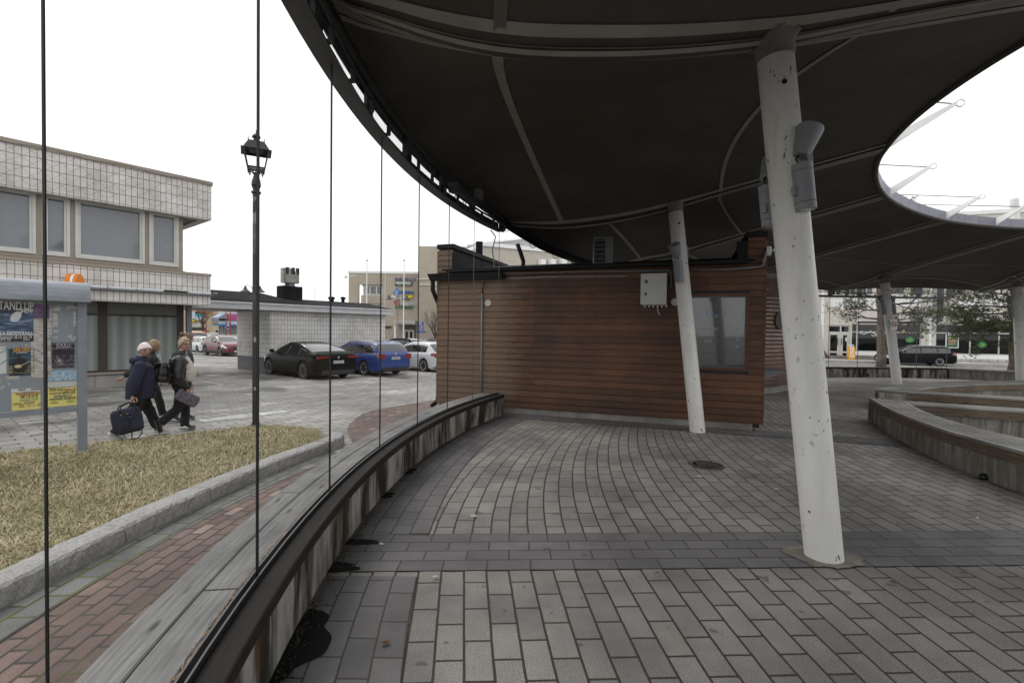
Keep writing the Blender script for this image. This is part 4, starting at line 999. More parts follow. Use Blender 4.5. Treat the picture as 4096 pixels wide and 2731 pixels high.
# second boarded hut behind, with round opening
kb = root('red_brown_hut', 'red brown boarded curved hut with a round opening behind the kiosk', 'hut', (7.2, 13.3, 0))
pts = [Vector((5.6, 12.35, 0)), Vector((6.3, 12.6, 0)), Vector((7.0, 13.0, 0)), Vector((7.6, 13.55, 0)), Vector((8.0, 14.2, 0))]
m_b2 = m_board2
mb = MB(); Q = normals(pts, 1)
for k in range(27):
    z = .16 + k * .105; sweep(mb, pts, Q, [(0, z + .003), (0, z + .101), (.03, z + .101), (.03, z + .003)])
mb.uv = {}
build('wall', mb, m_b2, kb)
mb = MB(); sweep(mb, pts, Q, [(-.03, 3.0), (-.03, 3.09), (.2, 3.09), (.2, 3.0)]); build('roof_edge', mb, m_steel2, kb)
mb = MB(); sweep(mb, pts, Q, [(.03, -.1), (.03, .16), (.3, .16), (.3, -.1)]); build('footing', mb, m_conk, kb)
c = atY(3117, 1282, 12.98); nrm = Vector((.55, -.83, 0)).normalized()
mb = MB(); mb.lathe([(.20, -.02), (.20, .03), (.225, .03), (.225, -.02)], c, nrm, 30); build('round_frame', mb, m_b2, kb)
mb = MB(); mb.lathe([(.20, .0), (.20, .022), (0, .022)], c, nrm, 30); build('round_opening', mb, m_black, kb)

# ------------------------------------------------------------------ wedge shaped benches round the arena
zb_ = lambda x, y: (3450 + x / 1.7925, 1480 + y / 1.7925)
def ztop(pts, z=.42): return [onz(*zb_(*p), z) for p in pts]
def resample(P_, n):
    S = [0]
    for i in range(1, len(P_)): S.append(S[-1] + (P_[i] - P_[i - 1]).length)
    return [Vector([float(np.interp(S[-1] * i / n, S, [p[a] for p in P_])) for a in range(3)]) for i in range(n + 1)]
m_seat = wood('bench_planks', (.17, .165, .15), (.36, .35, .325), .8, (1.0, 30, 1)); m_fascia = wood('bench_fascia', (.065, .045, .030), (.19, .14, .10), .75, (1, 22, 1))
def arm(par, A, B, nplank, n=24, tip=False, front=True, back=True, zt=.42, depth=.42, far_depth=.9):
    A = resample(A, n); B = resample(B, n); mb = MB(); S = [0]
    for i in range(1, n + 1): S.append(S[-1] + (A[i] - A[i - 1]).length)
    for k in range(nplank):
        f0, f1 = k / nplank, (k + 1) / nplank; o = len(mb.v)
        for i in range(n + 1):
            wd = max(.02, (A[i] - B[i]).length); g = min(.014 / wd, .12)
            a = A[i].lerp(B[i], f0 + (g if k else 0)); b = A[i].lerp(B[i], f1 - (g if k < nplank - 1 else 0))
            mb.v += [Vector((a.x, a.y, zt)), Vector((b.x, b.y, zt)), Vector((a.x, a.y, zt - .03)), Vector((b.x, b.y, zt - .03))]
        for i in range(n):
            q = o + 4 * i; W = [(S[i], f0), (S[i + 1], f0), (S[i + 1], f1), (S[i], f1)]
            mb.uv[len(mb.f)] = [(S[i], k * .2 + .13), (S[i + 1], k * .2 + .13), (S[i + 1], k * .2 + .25), (S[i], k * .2 + .25)]
            mb.f.append((q, q + 4, q + 5, q + 1)); mb.f.append((q + 2, q + 3, q + 7, q + 6)); mb.f.append((q, q + 2, q + 6, q + 4)); mb.f.append((q + 1, q + 5, q + 7, q + 3))
        mb.f.append((o, o + 1, o + 3, o + 2)); q = o + 4 * n; mb.f.append((q, q + 2, q + 3, q + 1))
    build('seat_planks', mb, m_seat, par)
    for side, C, D, dp in ((0, A, B, depth), (1, B, A, far_depth)):
        Nn = []
        for i in range(n + 1):
            t = (C[min(n, i + 1)] - C[max(0, i - 1)]); t.z = 0; t.normalize(); q = Vector((-t.y, t.x, 0)); 
            if q.dot(D[min(n, i + n // 4)] - C[min(n, i + n // 4)]) < 0: q = -q
            Nn.append(q)
        C0 = [Vector((p.x, p.y, 0)) for p in C]
        mb = MB(); sweep(mb, C0, Nn, [(.008, zt - .035), (.008, zt - .15), (.03, zt - .15), (.03, zt - .035)]); build('fascia_board', mb, m_fascia, par)
        mb = MB(); sweep(mb, C0, Nn, [(.045, zt - .05), (.045, zt - dp - .05), (.16, zt - dp - .05), (.16, zt - .05)])
        mb.uv = {}; build('concrete_wall', mb, m_conc2, par)
bA = root('curved_bench', 'near curved concrete bench with grey plank seat, its pointed tip towards the kiosk', 'bench', (6.2, 7.6, 0), 0, 'curved plank benches round the arena')
O1 = ztop([(45, 195), (155, 258), (310, 328), (580, 425), (920, 522), (1158, 582)]) + [pol(181, 6.55, .42), pol(195, 6.6, .42), pol(212, 6.6, .42)]
I1 = ztop([(325, 235), (430, 290), (575, 345), (860, 425), (1158, 490)]) + [pol(181, 5.75, .42), pol(195, 5.75, .42), pol(212, 5.75, .42)]
S1 = ztop([(45, 195), (325, 219), (1158, 271)]); S2 = ztop([(325, 235), (700, 262), (1158, 293)])
eS = (S1[-1] - S1[0]).normalized()
S1 = [S1[0], S1[1], S1[-1], S1[-1] + eS * 1.5]; S2 = [S2[0], S2[1], S2[2], S2[2] + eS * 1.5]
arm(bA, [O1[0]] + O1[1:], [I1[0]] + I1[1:], 6, 40)
arm(bA, [S1[0].lerp(S1[1], .04)] + S1[1:], [S1[0].lerp(S2[0], .05)] + S2, 3, 20, depth=.9, zt=.415)
bB = root('curved_bench', 'farther curved bench with grey plank seat between the near bench and the far wall', 'bench', (8.5, 11, 0), 0, 'curved plank benches round the arena')
F1 = ztop([(92, 135), (560, 168), (1158, 208)]); F2 = ztop([(410, 150), (700, 166), (1158, 191)]); eF = (F1[-1] - F1[0]).normalized()
F1 = F1 + [F1[-1] + eF * 2.5]; F2 = F2 + [F2[-1] + eF * 2.5]
B1 = ztop([(92, 133), (280, 103), (520, 85), (800, 75), (1158, 72)]); B2 = ztop([(380, 138), (550, 116), (850, 100), (1158, 95)])
B1 = B1 + [B1[-1] + Vector((2.5, -.8, 0))]; B2 = B2 + [B2[-1] + Vector((2.3, -1.0, 0))]
arm(bB, F1, [F1[0].lerp(F2[0], .02)] + F2, 3, 20, zt=.415)
arm(bB, B1, B2, 6, 30)
# bin bag sized gap marks: drain hole low in the near bench wall
p = onz(*zb_(870, 765), .03); mb = MB(); mb.ell(p + Vector((-.0, 0, 0)), (.045, .045, .04), 14, 8); build('drain_hole', mb, m_black, bA)
# ------------------------------------------------------------------ tiled two storey building on the left
m_tile = brick('pale_facing_tiles', (.58, .55, .51), (.67, .64, .60), (.03, .028, .027), .145, .283, .006, 0, rough=.45, grain=.15, gs=30, stain=.3, ss=.9, bst=.4, msm=.05)
m_tile2 = brick('block_facing_tiles', (.58, .56, .53), (.66, .64, .61), (.07, .066, .062), .146, .211, .006, 0, rough=.45, grain=.15, gs=30, stain=.32, ss=.8, bst=.4, msm=.05)
m_beige = mat('beige_sheet_metal', (.30, .26, .21), .55, .08, 2, 30, .05)
m_frw = mat('white_window_frame', (.58, .57, .53), .45, .06, 4, 50, .05)
m_brn = mat('dark_brown_metal', (.045, .033, .026), .45, .2, 4, 50, .08)
m_dark = flat('dark_interior', (.012, .012, .014), .6)
m_winb, n_, b_ = newmat('blinds_behind_glass')
_w = N(n_, 'ShaderNodeTexWave', wave_type='BANDS', bands_direction='Y'); _w.inputs['Scale'].default_value = 6.5; _w.inputs['Distortion'].default_value = 0
L(n_, coords(n_, 'UV'), _w.inputs['Vector'])
L(n_, ramp(n_, _w.outputs['Fac'], [(.3, (.10, .11, .125)), (.7, (.20, .215, .24))]), b_.inputs['Base Color']); b_.inputs['Roughness'].default_value = .06; b_.inputs['Specular IOR Level'].default_value = .9
m_greenb, n_, b_ = newmat('green_vertical_blinds')
_w = N(n_, 'ShaderNodeTexWave', wave_type='BANDS', bands_direction='X'); _w.inputs['Scale'].default_value = 1.1; _w.inputs['Distortion'].default_value = 4; _w.inputs['Detail'].default_value = 2; _w.inputs['Detail Scale'].default_value = .4
L(n_, coords(n_, 'UV', (1, .06, 1)), _w.inputs['Vector'])
L(n_, ramp(n_, _w.outputs['Fac'], [(.1, (.20, .232, .222)), (.6, (.24, .272, .26)), (.95, (.29, .32, .305))]), b_.inputs['Base Color']); b_.inputs['Roughness'].default_value = .15
FB = Pl((-9.96, 16.4), (D1.x, D1.y)); TR = FB.pt; z_c = -.4
lb = root('tiled_building', 'two storey building clad in pale square tiles with dark shop windows, left edge', 'building', (-13, 13, -.35))
A0 = -14.5
def zat(y, x=424): return FB.px(x, y)[1]
zf_b, zf_t = 5.05, 6.17            # upper fascia
mb = MB(); FB.slab(mb, A0, 0, zf_b, zf_t, -.30, 0); 
mb.para(FB.pt(-.001, zf_b, -.30), -FB.n * 9, FB.d * -.25, Vector((0, 0, zf_t - zf_b))); build('tile_fascia', mb, m_tile, lb)
mb = MB(); FB.slab(mb, A0, .03, zf_t, zf_t + .13, -9.3, .035); build('roof_edge', mb, m_beige, lb)
mb = MB(); FB.slab(mb, A0, -.26, zf_b + .03, zf_b + .09, -9.3, -.31); build('soffit', mb, mat('ribbed_soffit', (.22, .21, .20), .7, .2, 3, 40, .3), lb)
WP = FB.off(-.42); aE = WP.px(732, 1000)[0]
# lower band
zl_b, zl_t = 2.24, 3.20
mb = MB(); FB.slab(mb, A0, -.02, zl_b, zl_t, -.25, -.02); mb.para(FB.pt(-.03, zl_b, -.25), -FB.n * 8, FB.d * -.25, Vector((0, 0, zl_t - zl_b))); build('tile_band', mb, m_tile, lb)
zsill = WP.px(430, 1055)[1]
mb = MB(); FB.slab(mb, A0, 0, zl_t, zl_t + .085, -8.3, .015); build('band_capping', mb, m_beige, lb)
mb = MB(); FB.slab(mb, A0, -.3, 2.34, 2.40, -8, -.27); build('lower_soffit', mb, m_dark, lb)
# upper wall with window openings
z0u, z1u = zl_t + .08, zf_b + .06
def rel(x): return WP.px(x, 950)[0]
wins = [(rel(x0), rel(x1)) for x0, x1 in ((-330, -60), (-25, 135), (175, 272), (308, 572), (602, 708))]
wz0, wz1 = WP.px(440, 1040)[1], WP.px(440, 822)[1]
H_ = [(a, b, wz0, wz1) for a, b in wins]
mb = MB(); WP.wall(mb, A0, aE, z0u, z1u, -.2, 0, H_); mb.para(WP.pt(aE - .2, z0u, -.2), -WP.n * 7, WP.d * .2, Vector((0, 0, z1u - z0u))); build('upper_wall', mb, m_beige, lb)
mb = MB(); WP.slab(mb, A0, aE + .02, z0u, z0u + .05, 0, .10); build('red_sill_flashing', mb, mat('oxide_red_metal', (.13, .05, .035), .6), lb)
for a, b in wins:
    mb = MB(); frame(WP, mb, a - .04, b + .04, wz0 - .03, wz1 + .05, .07, -.06, .035); f = build('window', mb, m_frw, lb)
    mb = MB(); frame(WP, mb, a + .032, b - .032, wz0 + .042, wz1 - .022, .05, -.07, .01); build('sash', mb, m_frw, f)
    mb = MB(); WP.slab(mb, a + .06, b - .06, wz0 + .07, wz1 - .06, -.08, -.06); build('pane', mb, m_winb, f)
# bird netting over the upper fascia
mb = MB(); rr = random.Random(4)
nu = 74; nv = 7
def net(i, j): 
    a = A0 + .2 + (-A0 - .25) * i / nu; b = zf_b + .10 + (zf_t + .04 - zf_b - .10) * j / nv; r_ = random.Random(i * 31 + j * 7); return FB.pt(a + r_.uniform(-.02, .02), b + r_.uniform(-.02, .02), .05 + r_.uniform(0, .03))
for i in range(nu):
    for j in range(nv):
        if (i + j) % 2 == 0: mb.tube([net(i, j), net(i + 1, j + 1)], .0028, 3, False)
        else: mb.tube([net(i + 1, j), net(i, j + 1)], .0028, 3, False)
mb.tube([FB.pt(A0 + (-A0) * k / 60, zf_t + .03 + .03 * math.sin(k * .9), .07) for k in range(61)], .006, 4)
nt_ = build('bird_netting', mb, flat('net_cord', (.12, .10, .085), .8), lb)
# ground floor: recessed dark shopfront on a granite plinth
GP = FB.off(-1.45); gE = GP.px(735, 1400)[0]
zt_s = 2.36
panes = [(GP.px(-250, 1400)[0], GP.px(20, 1400)[0]), (GP.px(60, 1400)[0], GP.px(395, 1400)[0]), (GP.px(430, 1400)[0], GP.px(710, 1400)[0])]
pz0 = GP.px(560, 1475)[1]; pzt = GP.px(560, 1262)[1]; pz1 = GP.px(560, 1222)[1] + .02
mb = MB(); H_ = [(a, b, pz0, pzt - .03) for a, b in panes] + [(a, b, pzt + .03, zt_s - .06) for a, b in panes]
GP.wall(mb, A0, gE, pz0 - .12, zt_s, -.12, 0, H_); build('shopfront_frame', mb, m_brn, lb)
for a, b in panes:
    mb = MB(); GP.slab(mb, a, b, pz0, pzt - .03, -.08, -.06); build('shop_window', mb, m_greenb, lb)
    mb = MB(); GP.slab(mb, a, b, pzt + .03, zt_s - .06, -.08, -.06); build('transom_window', mb, mat('grey_transom', (.16, .165, .16), .3), lb)
m_plinth = brick('granite_plinth_slabs', (.24, .235, .22), (.30, .29, .275), (.08, .075, .07), .9, .5, .008, 0, grain=.4, gs=150, stain=.2)
mb = MB(); GP.slab(mb, A0, gE + .02, -.8, pz0 - .12, -.3, .04); build('plinth', mb, m_plinth, lb)
mb = MB(); GP.slab(mb, A0, gE + .03, pz0 - .12, pz0 - .06, 0, .10); build('window_sill', mb, m_beige, lb)
a, z = GP.px(572, 1440); text('window_lettering', 'koti.fi', flat('white_vinyl', (.62, .65, .62), .5), GP.pt(GP.px(566, 1440)[0], GP.px(600, 1441)[1], -.04), GP.d, .30, lb, ext=.002, fit=(GP.px(642, 1440)[0] - GP.px(566, 1440)[0]))
mb = MB(); pc = GP.pt(gE - .05, 0, .3); 
for x in (1487,): 
    q = atY(x / 1.96, 1300, 17.6); mb.box((q.x, q.y, .95), (.16, .16, 2.9), math.atan2(D1.y, D1.x))
q = atY(755, 1300, 17.0); mb = MB(); mb.box((q.x, q.y, .95), (.15, .15, 2.85), math.atan2(D1.y, D1.x)); build('corner_post', mb, mat('grey_blue_steel', (.15, .16, .175), .5), lb)
# row of tube lamps along the band
tlr = root('facade_strip_lights', 'row of grey tubular strip lights along the lower tile band of the left building', 'strip light', FB.pt(-2, 2.6, .1))
lz = zat(1145, 357); FBl = FB.off(.10)
zz0 = FBl.px(600, 1163)[1]
mb = MB(); FB.slab(mb, A0, .06, zz0 - .02, zz0 + .01, .0, .10); FB.slab(mb, A0, .02, zz0 - .05, zz0 - .02, .04, .13); build('rail', mb, m_steel2, tlr)
segs = [(-30, 30), (60, 130), (357, 425), (434, 540), (547, 648), (755, 842)]
for x0, x1 in segs + [(150, 340)]:
    a, b = FBl.px(x0, 1150)[0], FBl.px(x1, 1165)[0]; mb = MB(); mb.tube([FB.pt(a, zz0 + .02, .12), FB.pt(b, zz0 + .02, .12)], .042, 12); build('tube', mb, mat('tube_diffuser', (.55, .57, .60), .3), tlr)
a, b = FBl.px(655, 1150)[0], FBl.px(748, 1165)[0]; mb = MB(); FB.slab(mb, a, b, zz0 + .0, zz0 + .05, .10, .14); build('empty_tray', mb, m_dark, tlr)
mb = MB(); mb.tube([FB.pt(.0, zz0 + .02, .12), FB.pt(.13, zz0 + .02, .12)], .05, 12); build('end_cap', mb, m_steel2, tlr)
# orange round sign
sgn = root('orange_round_sign', 'orange and white round projecting sign above the notice board roof', 'sign', atY(297, 1120, 13.5))
c = atY(297, 1130, 13.6); m_or = mat('orange_plastic', (.75, .22, .01), .4, .05)
ax = D1 * .62 + Vector((.2, -.3, 0)); ax.normalize()
mb = MB(); mb.lathe([(.22, 0), (.24, .01), (.24, .11), (.22, .12), (.18, .12), (.18, 0)], c - ax * .12, ax, 30); mb.lathe([(.22, 0), (.24, .01), (.24, .07), (.22, .08), (0, .08)], c + ax * .06, ax, 30); build('ring', mb, m_or, sgn)
mb = MB(); mb.lathe([(.225, 0), (.225, .06)], c - ax * .0, ax, 30); build('white_band', mb, m_wht, sgn)
mb = MB(); mb.lathe([(.1, 0), (.12, .02), (0, .03)], c - ax * .14 + Vector((0, 0, -.06)), -ax, 20); mb.lathe([(.035, 0), (.035, .02)], c - ax * .13 + Vector((-.0, 0, .1)), -ax, 14); build('letter', mb, m_wht, sgn)
mb = MB(); mb.tube([c, c - FB.n * .9], .02, 6); build('arm', mb, m_steel2, sgn)

# ------------------------------------------------------------------ street lantern
ll = root('street_lantern', 'old fashioned black four sided street lantern on a tall dark post in the lawn', 'street lamp', (-4.72, 9.12, gz(9.1)))
X0, Y0, G0 = -4.72, 9.12, gz(9.12)
m_lan = mat('black_lantern_paint', (.022, .023, .026), .45, .35, 9, 90, .2)
Zb = lambda y: atY(1030, y, 9.12).z
zc = Zb(700)
mb = MB(); mb.lathe([(.13, 0), (.13, .02), (.075, .03), (.07, .06)], (X0, Y0, G0 + .02), (0, 0, 1), 20); build('base_plate', mb, m_lan, ll)
mb = MB(); mb.lathe([(.058, .05), (.058, zc - G0 - .38), (.062, zc - G0 - .36), (.062, zc - G0 - .30)], (X0, Y0, G0), (0, 0, 1), 20); build('post', mb, m_lan, ll, smooth=False)
mb = MB(); mb.lathe([(.05, -.36), (.085, -.33), (.085, -.31), (.055, -.29), (.06, -.25), (.082, -.19), (.075, -.12), (.05, -.04), (.042, 0), (.05, .01), (.05, .03), (.02, .05)], (X0, Y0, zc), (0, 0, 1), 20); build('post_capital', mb, m_lan, ll, smooth=False)
rz0 = R(28); LX = Vector((math.cos(rz0), math.sin(rz0), 0)); LY = Vector((-LX.y, LX.x, 0)); UZ = Vector((0, 0, 1)); C_ = Vector((X0, Y0, 0))
def sq(z, h): return [C_ + LX * (h * a) + LY * (h * b) + UZ * z for a, b in ((-1, -1), (1, -1), (1, 1), (-1, 1))]
zl0, zl1, zl2, zl3 = Zb(676), Zb(612), Zb(572), Zb(553)
bs, ts = .135, .19
mb = MB(); q = sq(zl0, bs); t_ = sq(zl1, ts)
for k in range(4): mb.tube([q[k], q[(k + 1) % 4]], .011, 6); mb.tube([t_[k], t_[(k + 1) % 4]], .011, 6); mb.tube([q[k], t_[k]], .009, 6); mb.tube([q[k], q[k] - UZ * .05], .008, 5)
build('lantern_frame', mb, m_lan, ll)
mb = MB()
for k in range(4):
    a = q[k]; b = C_ + (a - C_) * .3; b.z = zc + .02; mid = (a + b) / 2 + (a - C_).normalized() * .02; mid.z = zc + .08
    mb.tube([a, C_ + Vector(((a - C_).x * .75, (a - C_).y * .75, zl0 - .10)), mid, b], .011, 6)
build('scroll_brackets', mb, m_lan, ll)
mb = MB()
e = sq(zl1 + .012, .25); f = sq(zl1 + .028, .21); g = sq(zl2 + .0, .13); h = sq(zl2 + .015, .09)
for A_, B_ in ((sq(zl1 + .0, .195), e), (e, f), (f, g), (g, h)):
    for k in range(4): mb.quad(A_[k], A_[(k + 1) % 4], B_[(k + 1) % 4], B_[k])
mb.quad(*h); build('lantern_roof', mb, m_lan, ll)
mb = MB(); mb.lathe([(.10, 0), (.06, .015), (.04, .035), (.04, .055), (.065, .065), (.075, .085), (.062, .11), (.045, .13), (.022, .145), (.008, .15), (.007, .165), (.014, .175), (.007, .185), (.010, .20), (0, .21)], C_ + UZ * (zl2 + .02), (0, 0, 1), 22); build('finial', mb, m_lan, ll, smooth=False)
mb = MB(); 
for s_ in ((.13, .13), (-.13, .13), (-.13, -.13), (.13, -.13)): mb.lathe([(.012, 0), (.004, .02), (.012, .03), (0, .05)], C_ + LX * s_[0] + LY * s_[1] + UZ * (zl2 + .0), (0, 0, 1), 8)
build('roof_knobs', mb, m_lan, ll)
mb = MB(); mb.quad(*[p + UZ * .012 for p in sq(zl0, bs * .95)]); build('base_glass', mb, flat('frosted_panel', (.72, .72, .68), .4), ll, solid=.006)
mb = MB(); mb.box(C_ + UZ * (zl1 + .03), (.22, .22, .02), rz0); build('lamp_plate', mb, m_lan, ll)
mb = MB()
for k in range(4): mb.quad(q[k], q[(k + 1) % 4], t_[(k + 1) % 4], t_[k])
build('lantern_glass', mb, m_glass, ll)
mb = MB(); mb.box((X0 + .025, Y0 - .057, G0 + 1.62), (.07, .006, .09)); build('sticker', mb, mat('torn_sticker', (.30, .30, .30), .7, .3, 30), ll)
mb = MB(); mb.box((X0 + .02, Y0 - .061, G0 + .72), (.05, .006, .06)); build('sticker', mb, MATS['torn_sticker'], ll)

# ------------------------------------------------------------------ notice board with posters
NBx, NBy = -6.0, 6.95
NB = Pl((NBx, NBy), (D1.x, D1.y))
nb = root('notice_board', 'grey weathered notice board with half round roof, covered in torn posters', 'notice board', (NBx, NBy, gz(NBy)))
m_nb = mat('blue_grey_paint', (.20, .225, .26), .55, .12, 4, 70, .15)
m_panel, n_, b_ = newmat('scarred_panel')
_t = noise(n_, coords(n_, 'P', (1, 1, 1.0)), 6.5, 8, .75); _t2 = noise(n_, coords(n_, 'P', (1, 1, 3)), 32, 3, .6)
_c = mixc(n_, ramp(n_, _t2, [(.66, 0), (.70, .8)]), (.22, .25, .285), (.05, .05, .04))
_c = mixc(n_, ramp(n_, _t, [(.585, 0), (.60, 1)]), _c, ramp(n_, noise(n_, coords(n_), 50, 3), [(.3, (.34, .33, .30)), (.7, (.52, .50, .47))]))
L(n_, _c, b_.inputs['Base Color']); b_.inputs['Roughness'].default_value = .8
m_hood = mat('weathered_hood', (.22, .24, .27), .5, .25, 2.6, 30, .15, stretch=(1, 1, 3))
zpx = lambda x, y: NB.px(x / 2.7025, 1100 + y / 2.7025)
hz0 = zpx(900, 297)[1]; hz1 = zpx(940, 88)[1]; a1_ = zpx(950, 200)[0]
Rh = (hz1 - hz0) * .72
mb = MB(); n = 14; arc = [(Rh * math.cos(k), Rh * math.sin(k)) for k in np.linspace(math.pi, 0, n)]
arc = [(o, hz0 + (hz1 - hz0) * (s / Rh)) for o, s in arc]
P_ = [NB.pt(-4.2, z, o) for o, z in arc]; mb.prism(P_, NB.d * (4.2 + a1_ + .0)); build('hood', mb, m_hood, nb, smooth=False)
mb = MB(); NB.slab(mb, a1_ - .12, a1_ - .02, gz(NBy) - .1, hz0, -.05, .05); NB.slab(mb, -4.0, -3.9, gz(4) - .1, hz0, -.05, .05); build('post', mb, m_nb, nb)
bz0 = zpx(890, 1420)[1]
mb = MB(); NB.slab(mb, -4.0, a1_ - .12, bz0 - .06, bz0 + .0, -.03, .03); build('bottom_rail', mb, m_nb, nb)
mb = MB(); NB.slab(mb, -3.9, a1_ - .15, bz0 + .01, hz0 - .01, -.015, .012); build('panel', mb, m_panel, nb)
mb = MB(); a, z = zpx(860, 845); NB.slab(mb, a - .03, a + .07, z - .02, z + .02, .012, .03); build('hasp', mb, m_steel2, nb)
m_txtw = flat('white_print', (.68, .68, .66), .6); m_txtk = flat('black_print', (.012, .012, .015), .6)
def poster(x0, y0, x1, y1, m, order=1):
    a0, zt_ = zpx(x0, y0); a1, zb = zpx(x1, y1); zt2 = zpx(x1, y0)[1]; o = .013 + order * .003
    mb = MB(); NB.slab(mb, a0, a1, zb, (zt_ + zt2) / 2, o, o + .0015); p = build('poster', mb, m, nb); return p, a0, a1, zb, (zt_ + zt2) / 2, o + .003
def ptext(p, body, x0, x1, y, m, h, o=.024, shear=0, bold=0):
    a0, z = zpx(x0, y); a1 = zpx(x1, y)[0]
    text('print', body, m, NB.pt(a0, z, o), NB.d, h, p, ext=.0008, fit=a1 - a0, shear=shear, bold=bold)
m_p1, n_, b_ = newmat('seascape_print'); _n = noise(n_, coords(n_, 'P', (1, 1, 5)), 4, 8, .7); L(n_, ramp(n_, _n, [(.40, (.015, .02, .035)), (.52, (.06, .12, .22)), (.60, (.40, .42, .45)), (.7, (.62, .64, .66))]), b_.inputs['Base Color']); b_.inputs['Roughness'].default_value = .5
P1 = poster(-330, 318, 358, 715, m_p1, 2)[0]
mb = MB(); a0, z0 = zpx(-330, 716); a1, z1 = zpx(357, 658); NB.slab(mb, a0, a1, z0, z1, .021, .0225); build('title_bar', mb, m_txtk, P1)
mb = MB(); a0, z0 = zpx(-330, 412); a1, z1 = zpx(357, 322); NB.slab(mb, a0, a1, z0 + .01, z1, .021, .0222); build('title_bar', mb, flat('night_blue_print', (.03, .035, .05), .5), P1)
ptext(P1, 'STAND UP', -60, 358, 372, m_txtw, .16, bold=.001); ptext(P1, 'SHOW', 214, 356, 408, m_txtw, .09, bold=.002)
mb = MB(); a, z = zpx(170, 450)
mb.ell(NB.pt(a, z, .022), (.045, .003, .075), 12, 8, Matrix.Rotation(math.atan2(NB.d.y, NB.d.x), 3, 'Z') @ Matrix.Rotation(.5, 3, 'Y')); build('pale_figure', mb, flat('pale_print', (.55, .57, .6), .6), P1)
ptext(P1, 'MIKA EIRTOVAARA', -60, 352, 650, m_txtw, .07, bold=.001); ptext(P1, 'Raahesali 28.10. klo 19', -10, 338, 688, m_txtw, .065); ptext(P1, 'LIPUT 25e', -10, 110, 710, m_txtw, .045); ptext(P1, 'tiketti', 245, 315, 706, m_txtw, .035)
m_shred, n_, b_ = newmat('torn_white_paper'); L(n_, ramp(n_, noise(n_, coords(n_, 'P', (1, 1, 9)), 7, 6, .75), [(.38, (.20, .17, .17)), (.55, (.52, .50, .47)), (.7, (.62, .60, .57))]), b_.inputs['Base Color']); b_.inputs['Roughness'].default_value = .8
m_purp, n_, b_ = newmat('purple_remnant'); L(n_, ramp(n_, noise(n_, coords(n_, 'P', (1, 1, 9)), 7, 6, .75), [(.4, (.05, .03, .09)), (.6, (.20, .12, .24)), (.72, (.5, .45, .5))]), b_.inputs['Base Color'])
poster(360, 318, 530, 470, m_purp); poster(360, 474, 535, 700, m_shred); poster(330, 700, 548, 1105, m_shred)
def torn(x0, y0, x1, y1, seed):
    r_ = random.Random(seed); a0, zt_ = zpx(x0, y0); a1, zb = zpx(x1, y1); mb = MB(); pts = []
    for k in range(26):
        a = k / 26 * 6.283; q = 1 + r_.uniform(-.28, .15); sq_ = min(1.35, 1 / max(abs(math.cos(a)), abs(math.sin(a))))
        pts.append(NB.pt((a0 + a1) / 2 + math.cos(a) * sq_ * q * (a1 - a0) / 2, (zb + zt_) / 2 + math.sin(a) * sq_ * q * (zt_ - zb) / 2, .0135))
    mb.quad(*pts); build('paper_remnant', mb, m_shred, nb)
for i, b_x in enumerate([(568, 408, 624, 552), (568, 335, 660, 392), (715, 335, 862, 372), (790, 380, 822, 552), (575, 595, 630, 615), (575, 665, 620, 690), (790, 665, 822, 690), (50, 1085, 220, 1120), (710, 545, 722, 560), (535, 318, 558, 665), (380, 980, 410, 1000), (-40, 720, 60, 755), (780, 690, 800, 720)]): torn(*b_x, i)
m_pink = flat('white_notice', (.55, .56, .55), .7); P2 = poster(-60, 770, 68, 1062, m_pink)[0]; ptext(P2, 'ELA', 20, 62, 795, m_txtk, .02)
m_jt, n_, b_ = newmat('night_stage_print'); _v = coords(n_, 'P', (1, 1, 1)); L(n_, ramp(n_, noise(n_, _v, 3.2, 3), [(.4, (.006, .012, .02)), (.62, (.03, .075, .11))]), b_.inputs['Base Color']); b_.inputs['Roughness'].default_value = .4
P3, a0, a1, zb, zt_, o = poster(90, 795, 370, 1078, m_jt)
ptext(P3, 'JUHA TAPIO', 140, 325, 828, flat('yellow_print', (.72, .36, .05), .5), .085, bold=.001); ptext(P3, 'JOULU2024', 175, 292, 845, m_txtw, .035)
mb = MB(); ca, cz = zpx(228, 960)
mb.tube([NB.pt(ca + .27 * math.cos(k), cz - .02 + .24 * math.sin(k), o) for k in np.linspace(0, math.pi, 18)], .005, 4); mb.tube([NB.pt(ca + .20 * math.cos(k), cz - .04 + .13 * math.sin(k), o) for k in np.linspace(.3, math.pi - .3, 14)], .004, 4); build('arch_graphic', mb, flat('teal_print', (.10, .20, .26), .5), P3)
rotz = Matrix.Rotation(math.atan2(NB.d.y, NB.d.x), 3, 'Z')
mb = MB(); mb.ell(NB.pt(ca - .01, cz - .02, o), (.075, .003, .10), 10, 8, rotz); mb.ell(NB.pt(ca - .02, cz + .09, o), (.025, .003, .03), 10, 8, rotz); build('figure_graphic', mb, m_txtk, P3)
mb = MB(); mb.ell(NB.pt(ca - .03, cz - .03, o + .003), (.035, .003, .022), 10, 8, rotz); mb.tube([NB.pt(ca - .02, cz - .03, o + .003), NB.pt(ca + .13, cz + .06, o + .003)], .004, 4); build('guitar_graphic', mb, flat('sand_print', (.50, .42, .24), .5), P3)
for k in range(6):
    mb = MB(); z = zb + .03 + k * .018; NB.slab(mb, a0 + .03, a0 + .22, z, z + .008, o, o + .001); NB.slab(mb, a1 - .24, a1 - .03, z, z + .008, o, o + .001); build('small_print', mb, flat('dim_print', (.40, .33, .20), .6), P3)
m_jo, n_, b_ = newmat('dark_collage_print'); L(n_, ramp(n_, noise(n_, coords(n_), 16, 5, .75), [(.45, (.014, .014, .022)), (.58, (.10, .08, .10)), (.68, (.40, .36, .38))]), b_.inputs['Base Color'])
P4, a0, a1, zb, zt_, o = poster(556, 727, 806, 998, m_jo)
